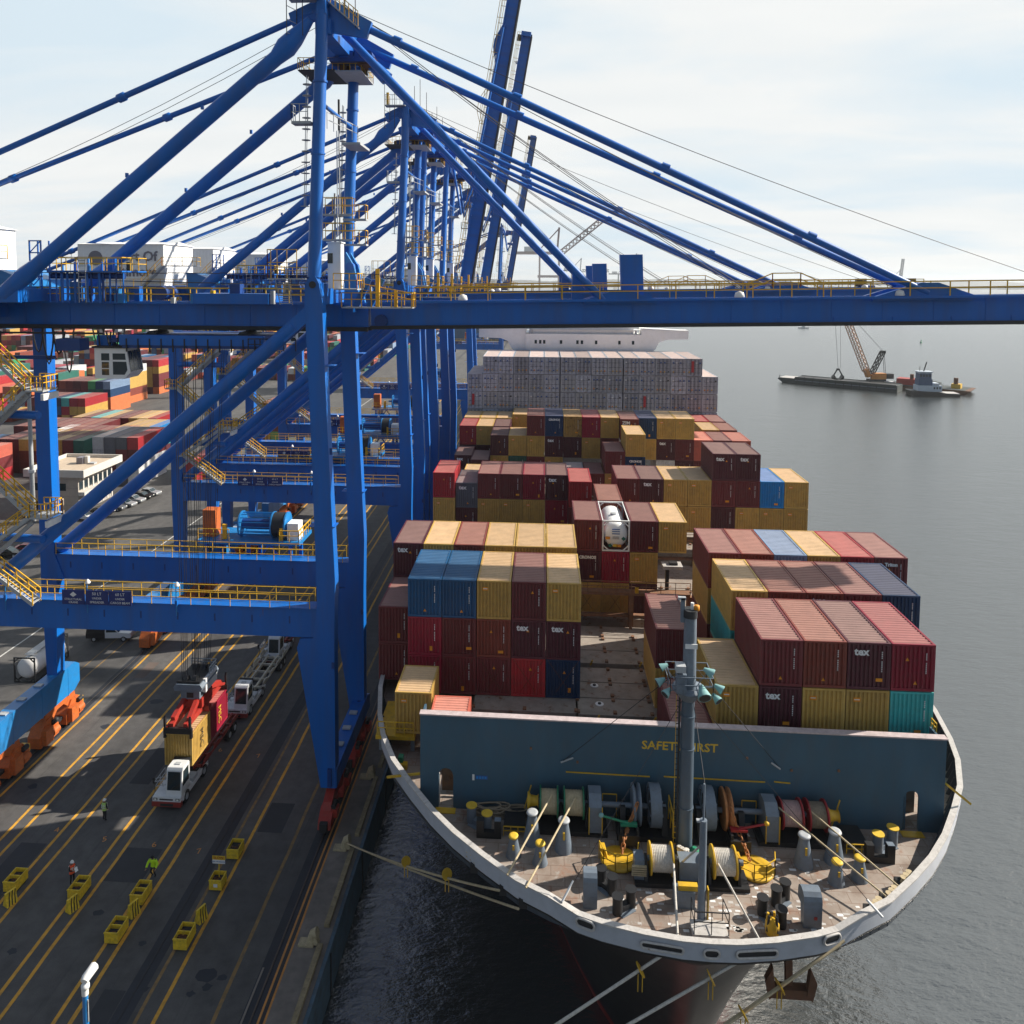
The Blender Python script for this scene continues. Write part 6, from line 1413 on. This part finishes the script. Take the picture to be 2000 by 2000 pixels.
# ------------------------------------------------------------------ cars
P_('car_white', (.72, .73, .74), .25, var=.03); P_('car_black', (.012, .012, .014), .2, var=.05); P_('car_silver', (.45, .47, .50), .25, metal=.5, var=.05); P_('car_grey', (.16, .17, .19), .25, metal=.4, var=.05); P_('car_red', (.35, .02, .03), .25, var=.05)
def vehicle(x, y, rz, mat, label, pickup=False, bed=None):
    o = empty('parked_car', (x, y, 0), rz); tag(o, label, 'pickup' if pickup else 'car', None if pickup else 'cars parked by the office')
    if pickup: o.name = 'pickup_truck'
    w = .92; b = MB(); m = M[mat]
    if pickup:
        b.prism([(-2.7, .45), (2.65, .45), (2.7, .8), (2.6, 1.02), (1.15, 1.1), (-.35, 1.1), (-2.7, 1.08)], 'y', -w, w, M[bed or mat]); b.prism([(-.4, .46), (2.66, .46), (2.72, .8), (2.62, 1.04), (1.15, 1.12), (-.4, 1.12)], 'y', -w - .01, w + .01, m)
        b.prism([(-.45, 1.12), (1.2, 1.12), (.6, 1.72), (-.35, 1.75)], 'y', -w + .06, w - .06, m); gl_ = [(-.3, 1.16), (1.02, 1.16), (.55, 1.66), (-.25, 1.68)]; ws = (-1.75, 1.8)
        b.prism([(-2.7, 1.08), (-.47, 1.08), (-.47, 1.7), (-2.6, 1.66)], 'y', -w + .05, w - .05, M[bed or mat])
        fr_ = [(1.18, 1.14), (.63, 1.7)]
    else:
        b.prism([(-2.2, .35), (2.2, .35), (2.25, .6), (2.1, .8), (1.0, .92), (-1.5, .97), (-2.2, .92), (-2.28, .6)], 'y', -w + .04, w - .04, m)
        b.prism([(-1.75, .95), (1.05, .92), (.3, 1.42), (-1.0, 1.45)], 'y', -w + .16, w - .16, m); gl_ = [(-1.5, .98), (.85, .96), (.25, 1.36), (-.95, 1.39)]; ws = (-1.35, 1.35); fr_ = [(1.0, .95), (.34, 1.4)]
    b.obj('body', o)
    c = MB(); yy = w - (.05 if pickup else .15); c.prism(gl_, 'y', yy - .01, yy + .005, M['glass']); c.prism(gl_, 'y', -yy - .005, -yy + .01, M['glass'])
    (xa, za), (xb, zb_) = fr_; c.add([(xa + .02, -yy + .08, za), (xa + .02, yy - .08, za), (xb + .02, yy - .1, zb_), (xb + .02, -yy + .1, zb_)], [(0, 1, 2, 3)], M['glass'])
    if not pickup: c.add([(-1.74, -yy + .08, .98), (-1.74, yy - .08, .98), (-1.04, yy - .1, 1.42), (-1.04, -yy + .1, 1.42)], [(0, 1, 2, 3)], M['glass'])
    c.obj('window', o)
    for wx in ws:
        for s in (-1, 1):
            c = MB(); c.tube((wx, s * (w - .2), .33), (wx, s * (w + .01), .33), .33, M['black_rubber'], 16); q = c.obj('wheel', o)
            c = MB(); c.tube((wx, s * (w + .01), .33), (wx, s * (w + .025), .33), .19, M['galv'], 12); c.obj('rim', q)
    for s in (-1, 1):
        c = MB(); xx = 2.66 if pickup else 2.18; c.box(xx, xx + .05, s * .7 - .15, s * .7 + .15, .62, .78, M['light_lens']); c.obj('headlight', o)
    return o
vehicle(-52.6, 89.4, R(6), 'car_white', 'white pickup with a black covered bed driving past the crane leg', True, 'gear_black')
for i, (x, y, mt, cw) in enumerate(((-83.0, 134.4, 'car_white', 'white car, first of the row beyond the two braces'), (-81.6, 137.6, 'car_black', 'black car in the row beside the office, second from the quay end'), (-80.9, 140.4, 'car_grey', 'dark grey car in the middle of the row by the office'), (-80.2, 143.0, 'car_silver', 'silver car in the row by the office, nose to the lane'),
     (-79.9, 145.7, 'car_silver', 'pale silver car, third from the red container wall'), (-79.6, 148.3, 'car_black', 'black car second from the red container wall'), (-79.3, 150.9, 'car_silver', 'silver car nearest the red container wall'))):
    vehicle(x - .6, y, R(-8 + 3 * (i % 3)), mt, cw)
vehicle(-84.6, 115.3, R(8), 'car_black', 'black car at the far edge under the crane stairs'); vehicle(-82.5, 117.5, R(8), 'car_red', 'red car half hidden behind the black car'); vehicle(-93.6, 135.6, R(5), 'car_white', 'white car parked by the grey lamp mast')
tank_container(-56.3, 78.6, 0, 'white tank container in a black frame standing on the quay by the crane leg', 'd')
# ------------------------------------------------------------------ yard, office, far shore, harbour traffic
P_('office_wall', (.40, .37, .33), .8, var=.12, scale=.6, dirt=.12); P_('office_white', (.62, .59, .54), .75, var=.08, dirt=.08); P_('roof_tan', (.55, .44, .33), .85, var=.12, scale=.4, dirt=.15)
o = empty('office_building', (-86.6, 137.5, 0)); tag(o, 'two storey grey office with flat tan roof and white parapet beside parked cars', 'office')
b = MB(); b.box(-9.6, -.3, .5, 12, 0, 7.0, M['office_wall'])
for k in range(4): b.box(-9.62, -.28, .47, .5, 1.5 + k * 1.6, 1.53 + k * 1.6, M['letter_grey'])
b.obj('wall', o)
b = MB(); b.box(-10.4, 1.4, -.4, 13, 7.0, 7.15, M['office_white'])
for x0, x1, y0, y1 in ((-10.4, 1.4, -.4, -.1), (-10.4, 1.4, 12.7, 13), (-10.4, -10.1, -.1, 12.7), (1.1, 1.4, -.1, 12.7)): b.box(x0, x1, y0, y1, 7.15, 8.4, M['office_white'])
b.box(-10.1, 1.1, -.1, 12.7, 7.15, 7.75, M['roof_tan']); rf = b.obj('roof', o)
b = MB(); b.box(-4.6, -3.3, 7, 8.6, 7.75, 9.0, M['letter_grey']); b.box(-3.2, -2.5, 7.4, 8.2, 7.75, 9.2, M['office_white']); b.box(-2.2, -1, 7, 8, 7.75, 8.05, M['galv']); b.obj('roof_vent', rf)
b = MB()
for x in (-9.3, -4.6): b.box(x, x + 1.9, .46, .499, 4.2, 5.6, M['glass'])
b.obj('window', o)
b = MB()
for k in range(7): b.box(-.299, -.25, .8 + k * 1.6, 1.9 + k * 1.6, 4.3, 5.8, M['glass']); b.box(-.299, -.2, 1.95 + k * 1.6, 2.3 + k * 1.6, .2, 6.9, M['office_white'])
for k in range(6): b.box(-.299, -.25, 1 + k * 1.9, 2.2 + k * 1.9, .8, 2.3, M['glass'])
b.obj('window', o)
b = MB(); b.box(-.3, .9, .5, 12, 3.3, 4.0, M['office_white']); b.obj('canopy', o)
b = MB(); b.rail([(-9.4, -2.6, 0), (-2.6, -2.6, 0)], M['roof_tan'], 3.0, 3.2, .08, False); b.rail([(-9.4, -.6, 0), (-2.6, -.6, 0)], M['roof_tan'], 3.0, 3.2, .08, False)
for x in (-9.4, -6, -2.6): b.beam((x, -2.6, 3.0), (x, -.6, 3.0), .15, .15, M['roof_tan'])
b.obj('pergola', o)
def lamp_mast(x, y, h, label):
    o = empty('lamp_mast', (x, y, 0)); tag(o, label, 'lamp mast')
    b = MB(); b.tube((0, 0, 0), (0, 0, h), .42, M['galv'], 12, .3); b.tube((0, 0, 9), (0, 0, 9.5), .62, M['galv_lamp'], 12); b.obj('pole', o)
    b = MB(); b.lathe([(.8, 0), (1.5, .1), (1.5, .5), (.3, .7)], (0, 0, h), M['galv'], 12); b.obj('lamp_head', o)
lamp_mast(-92.3, 132.8, 27, 'tall grey lamp mast standing in front of the container stacks by the office')
# stacks of boxes in the yard, all with their doors towards the bow
YC = []
REST = []
def yrow(y, xr, ind, cols, row, ln=12.19, th=2.6, group='containers stacked in the yard'):
    """cols: strings bottom to top, listed from the roadside end (xr) inland"""
    for i, s in enumerate(cols):
        for k, code in enumerate(s):
            if code == '.': continue
            x = xr - 1.22 - i * 2.56
            if k < len(s) - ind: REST.append((x, y, k * th, ln, code)); continue
            lab = '%s container, %s%s stack from road, %s' % (CC[code][1], tier_word(k, len(s)), ORD[i], row)
            o = container(x, y, k * th, code, ln, 'door', None, lab, group, marks=False)
            o.scale = (1, 1, th / CH * .995); YC.append(o)
yrow(157.5, -85.6, 4, ['wwmR', 'kemk', 'kmkk', 'WmWe'], 'pale roofed block behind office')
yrow(165.5, -102.6, 2, ['bgg', 'ymm', 'byy', 'mmr', 'ymy', 'rry', 'mmm', 'mrm'], 'striped roofed row beside office')
yrow(171.5, -99.0, 1, ['mrR', 'mmr', 'dmm', 'mdm', 'mmm', 'mmr', 'wmw'], 'maroon row behind striped roofs')
yrow(180.5, -94.0, 1, ['dts', 'myy', 'yyy', 'myy', 'mm', 'rm', 'mym', 'mmr', 'ymm', 'mdm', 'rym', 'mmd', 'ymr', 'mmm'], 'ochre roofed yard row')
yrow(193.5, -100.0, 1, ['mdR', 'ymy', 'ymy', 'mdm', 'dmd', 'ymy', 'dmt', 'mdm', 'yyy'], 'long mixed yard row')
yrow(224, -138.0, 2, ['yyR', 'myc', 'yct', 'dbn', 'dbm', 'mmd', 'mdm'], 'block with yellow lit end')
yrow(243, -141.0, 1, ['oonl', 'rngn', 'gmgG', 'mdmm', 'dmmd', 'dmmm', 'mdmr'], 'block with blue lit end')
yrow(262, -145.0, 0, ['oryyw', 'mddyk', 'dmmdm', 'mdymy'], 'tall white topped yard block')
yrow(285, -146.0, 0, ['ommyR', 'dyyym', 'dmmyd', 'mmdym'], 'tall red topped yard block')
yrow(126, -103.5, 2, ['mrRr', 'mdcm', 'dmWm', 'mmdr'], 'red ended block behind stairs')
yrow(150, -117, 1, ['RmS', 'bdm', 'mdd', 'mym'], 'red ended block at edge')
yrow(160.5, -74.5, 3, ['RR'], 'by parked cars')
yrow(205, -71.5, 2, ['GrGg', 'rgGr'], 'green block between crane legs')
yrow(230, -73, 1, ['oGwo', 'grGg'], 'green orange block beyond crane legs')
# the rest of the yard, past counting
mb = MB()
def mass(x0, x1, y0, y1, seed, hmax, skip=.12, step=14.5):
    rr = random.Random(seed); cs = [CC[c][0] for c in 'mmmdRSycGgGeWwbolryRS']
    y = y0
    while y < y1:
        x = x1
        while x > x0:
            n = rr.randint(3, 9); h = rr.randint(2, hmax)
            if rr.random() > skip:
                for i in range(n):
                    hh = max(1, h - (rr.random() < .3)); xx = x - i * 2.56
                    for k in range(hh): mb.box(xx - 2.44, xx, y, y + 12.2, k * 2.62, k * 2.62 + 2.59, rr.choice(cs))
            x -= n * 2.56 + rr.choice((.3, .3, 4, 8))
        y += step + rr.choice((0, 0, 6))
mass(-330, -152, 300, 330, 3, 5); mass(-520, -150, 332, 640, 5, 5); mass(-330, -162, 225, 290, 7, 4); mass(-240, -132, 150, 190, 8, 3); mass(-240, -165, 191, 222, 8, 3); mass(-135, -85, 330, 640, 9, 4, .25)
for x, y, z, ln, code in REST: mb.box(x - 1.22, x + 1.22, y, y + ln, z, z + 2.585, CC[code][0])
o = mb.obj('container_stacks'); tag(o, 'countless coloured container stacks filling the yard behind', 'container stacks', kind='stuff')
# pale shed and far things past the ship
o = empty('quay_shed', (-40, 560, 0)); tag(o, 'long low blue shed on the quay far beyond the ship', 'shed')
b = MB(); b.box(-30, 26, 0, 30, 0, 10, CC['b'][0]); b.obj('wall', o); b = MB(); b.prism([(-31, 10), (27, 10), (-2, 14)], 'y', -1, 31, M['crane_lightblue']); b.obj('roof', o)
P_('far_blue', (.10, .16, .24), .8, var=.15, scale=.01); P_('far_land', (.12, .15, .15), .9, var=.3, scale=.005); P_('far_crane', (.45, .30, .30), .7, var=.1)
b = MB()
rr = random.Random(3); pts = []
x = 900
pr = [(x_, 26 + 20 * abs(math.sin(x_ * .0011)) + rr.uniform(0, 12)) for x_ in range(-2900, 8900, 120)]
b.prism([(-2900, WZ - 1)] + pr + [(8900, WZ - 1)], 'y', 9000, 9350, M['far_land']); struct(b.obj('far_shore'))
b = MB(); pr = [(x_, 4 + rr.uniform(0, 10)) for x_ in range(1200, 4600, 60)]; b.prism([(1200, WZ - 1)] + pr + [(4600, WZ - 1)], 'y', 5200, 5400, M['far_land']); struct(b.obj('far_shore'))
def lattice(b, p, q, w, n, mat, r, u=None):
    p, q = V(p), V(q); d = (q - p).normalized(); a = d.cross(V(0, 1, 0)).normalized() if abs(d.y) < .9 else V(1, 0, 0); c = d.cross(a)
    cs = [(a * i + c * j) * w / 2 for i, j in ((-1, -1), (1, -1), (1, 1), (-1, 1))]
    for k in cs: b.beam(p + k, q + k, r, r, mat)
    for i in range(n):
        s, e = p.lerp(q, i / n), p.lerp(q, (i + 1) / n)
        for k in range(4):
            b.beam(s + cs[k], e + cs[(k + 1) % 4], r * .7, r * .7, mat)
def far_gantry(x, y, s, mat, up_, label):
    o = empty('distant_crane', (x, y, 0)); tag(o, label, 'crane'); b = MB()
    for dx in (0, -20): 
        for dy in (-8, 8): b.box(dx * s - .9 * s, dx * s + .9 * s, dy * s - .9 * s, dy * s + .9 * s, 0, 42 * s, mat)
    b.box(-22 * s, 2 * s, -9 * s, 9 * s, 16 * s, 18.5 * s, mat); b.beam((-2 * s, 0, 42 * s), (0, 0, 68 * s), 2 * s, 2 * s, mat); b.beam((0, 0, 67 * s), (-22 * s, 0, 43 * s), 1.2 * s, 1.2 * s, mat); b.obj('frame', o)
    b = MB(); b.box(-45 * s, 0, -3 * s, 3 * s, 40 * s, 43 * s, mat); b.box(-36 * s, -24 * s, -5 * s, 5 * s, 43 * s, 48 * s, M['house_white']); b.obj('girder', o)
    b = MB(); e = V(58 * s * math.cos(R(up_)), 0, 41.5 * s + 58 * s * math.sin(R(up_))); lattice(b, (2 * s, 0, 41.5 * s), e, 5 * s, 12, mat, 1.3 * s); b.obj('boom', o)
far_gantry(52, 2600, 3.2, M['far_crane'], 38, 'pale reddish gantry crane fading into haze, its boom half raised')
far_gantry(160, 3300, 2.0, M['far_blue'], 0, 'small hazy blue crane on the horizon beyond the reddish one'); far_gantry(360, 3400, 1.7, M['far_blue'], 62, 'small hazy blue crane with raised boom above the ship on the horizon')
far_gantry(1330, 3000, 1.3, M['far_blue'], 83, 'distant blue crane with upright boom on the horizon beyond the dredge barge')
# ------------------------------------------------------------------ barge, dredge crane, tug
P_('barge_hull', (.035, .05, .05), .7, var=.3, scale=.3, dirt=.3, rust=.2); P_('crane_orange', (.62, .24, .04), .55, var=.15, dirt=.15); P_('boom_tan', (.55, .34, .22), .6, var=.15); P_('tug_blue', (.05, .10, .20), .5, var=.15); P_('tug_white', (.55, .62, .70), .5, var=.1)
A_, B_ = V(111, 372, WZ), V(152, 341, WZ); d = (B_ - A_); Lb = d.length; ang = math.atan2(d.y, d.x)
o = empty('cargo_barge', A_, ang); tag(o, 'long low dark hopper barge with pale raked bow on the harbour', 'barge')
b = MB(); b.prism([(0, 1.6), (2, .2), (3, -1), (Lb, -1), (Lb, 2.8), (8, 2.8), (7.5, 2.2), (.5, 2.2)], 'y', 0, 9, M['barge_hull']); b.box(.6, 7.2, .4, 8.6, 2.2, 2.3, M['cap_rail']); b.box(8, Lb - .5, -.05, .3, 2.8, 3.1, M['barge_hull']); b.box(8, Lb - .5, 8.7, 9.05, 2.8, 3.1, M['barge_hull'])
for k in range(12): b.box(9 + k * 3.4, 9.3 + k * 3.4, -.12, 0, 0, 2.8, M['dark'])
b.box(8, Lb - .5, -.1, 0, 1.4, 1.65, M['gear_grey']); b.obj('hull', o)
b = MB(); b.box(8.5, Lb - 1, .5, 8.5, 2.8, 2.85, M['dark']); b.obj('hold', o)
b = MB()
for x in (.6, 12, 16): b.tube((x, 1, 2.2), (x, 1, 3.4), .2, M['dark'], 6)
b.obj('bollard', o)
o = empty('crane_barge', (158, 352, WZ), ang); tag(o, 'barge with orange crawler crane and red deckhouse behind the hopper barge', 'barge')
b = MB(); b.prism([(-14, -1), (24, -1), (27, 1.8), (-14, 1.8)], 'y', -1, 13, M['rust']); b.box(-14, 25, -1, 13, 1.8, 1.9, M['barge_hull']); b.obj('hull', o)
b = MB(); b.box(-2, 10, 2, 8, 1.9, 4.6, M['bogie_red']); b.box(9.5, 13, 3, 7, 1.9, 4.2, M['barge_hull']); b.tube((4, 3, 4.6), (4, 3, 6.8), .8, M['rust'], 10); b.box(-7, -3, 1, 4, 1.9, 2.9, M['white']); b.box(12, 15, 3, 6, 1.9, 4, M['barge_hull']); b.obj('deckhouse', o)
b = MB(); b.box(19, 22.5, 4, 8, 1.8, 3.8, M['gear_yellow']); b.tube((20.6, 5, 3.8), (20.6, 5, 6.4), .9, M['rust'], 10); b.obj('spud_winch', o)
cr = empty('crawler_crane', (148.6, 357.5, WZ + 1.8), R(8)); tag(cr, 'orange crawler crane with tan lattice boom lifting a clamshell bucket', 'crane')
b = MB(); b.box(-3, 4, -2.6, -1.6, 0, 1.2, M['dark']); b.box(-3, 4, 1.6, 2.6, 0, 1.2, M['dark']); b.box(-2, 5, -2, 2, 1.2, 2, M['dark']); b.obj('track', cr)
b = MB(); b.box(0, 5.2, -1.8, 1.8, 2, 4.6, M['crane_orange']); b.box(5.2, 8.6, -1.9, 1.9, 2.2, 4.4, M['gear_black']); b.box(-1.4, 0, -1.6, -.2, 2, 4, M['crane_orange']); b.obj('house', cr)
b = MB(); p0 = V(-2.2, 0, 3.0); p1 = V(-17.5, -2, 36); b.beam(p0, p0 + (p1 - p0) * .1, 2, 1.6, M['crane_orange']); lattice(b, p0 + (p1 - p0) * .08, p1, 2.3, 16, M['boom_tan'], .3); b.obj('boom', cr)
b = MB(); lattice(b, (-1, 0, 3.8), (4.0, 0, 14), 1.6, 5, M['gear_black'], .35); b.box(3.4, 5, -1, 1, 13.6, 14.8, M['gear_black'])
for y in (-.6, .6): b.beam((4.4, y, 14), (5.5, y, 4.5), .15, .15, M['gear_black']); b.beam((4.2, y, 14.5), p1 * .97, .06, .06, M['cable'])
b.obj('gantry', cr)
b = MB(); bx = V(-17.0, -2, 0)
b.tube(p1, bx + V(.6, 0, 7.2), .06, M['cable'], 4); b.obj('hoist_rope', cr)
bw = empty('clamshell_bucket', (131.5, 353.0, WZ + 3.6), R(8)); tag(bw, 'black clamshell bucket hanging over the hopper barge', 'bucket')
b = MB()
for s in (-1, 1):
    b.prism([(s * .2, .2), (s * 2.3, .4), (s * 2.5, 1.6), (s * 1.9, 2.3), (s * 1.3, 1.2)], 'y', -1, 1, M['gear_black']); b.beam((s * 2.1, 0, 2.0), (s * .35, 0, 4.8), .45, .45, M['gear_black'])
b.box(-.6, .6, -.5, .5, 4.5, 5.2, M['gear_black']); b.obj('jaw', bw)
b = MB(); b.tube((0, 0, 5.1), (-2.0, 1.6, 33.5), .06, M['cable'], 4); b.obj('rope', bw)
o = empty('tugboat', (157.5, 334.5, WZ), R(-4)); tag(o, 'small blue and white pusher tug moored at the end of the barge', 'tugboat')
b = MB(); b.prism([(-3, -1), (15, -1), (15.4, 1.0), (12, 1.2), (6, 1.8), (-2.5, 2.2), (-4, 2.2)], 'y', -3.2, 3.2, M['hull_black']); b.box(9, 15.2, -3, 3, 1.2, 1.4, M['cap_rail']); b.obj('hull', o)
b = MB(); b.box(-1, 8.5, -2.4, 2.4, 1.9, 4.4, M['tug_white']); b.box(-.6, 4.8, -2.1, 2.1, 4.4, 7, M['tug_blue']); b.box(-.4, 4.4, -2, 2, 7, 9.4, M['tug_blue']); b.box(-.9, 4.9, -2.4, 2.4, 9.9, 10.2, M['tug_white']); b.box(-.4, 4.4, -1.95, 1.95, 9.4, 9.9, M['tug_white']); b.obj('deckhouse', o)
b = MB()
for k in range(4): b.box(-.2 + k * 1.15, .6 + k * 1.15, -2.03, -2.003, 8.0, 9.0, M['glass'])
for k in range(3): b.box(5.2 + k * 1.1, 5.8 + k * 1.1, -2.43, -2.403, 3, 3.9, M['glass'])
b.obj('window', o)
b = MB(); b.tube((2, 0, 10.2), (3, 0, 14.0), .25, M['dark'], 8); b.tube((.8, 1, 10.2), (.8, 1, 12), .12, M['dark'], 6); b.box(5.5, 7.5, -2.2, 2.2, 4.4, 5.4, M['tug_white']); b.rail([(8.5, -2.4, 4.4), (5, -2.4, 4.4)], M['white'], 1, 1, .06); b.obj('mast', o)
b = MB(); b.lathe([(.9, -.5), (1.0, .3), (.5, .5), (.35, 2.2), (.1, 2.6)], (294.7, 624, WZ), M['gear_green'], 10); tag(b.obj('channel_buoy'), 'small dark buoy alone on the water behind the tug', 'buoy')
b = MB(); b.prism([(0, -.3), (9, -.3), (10, 1.3), (-.5, 1.2)], 'y', -1.5, 1.5, M['white']); b.box(3, 6, -1, 1, 1.2, 2.6, M['white']); o = b.obj('motorboat', None, (258, 800, WZ)); tag(o, 'tiny white motorboat far out on the harbour', 'boat')
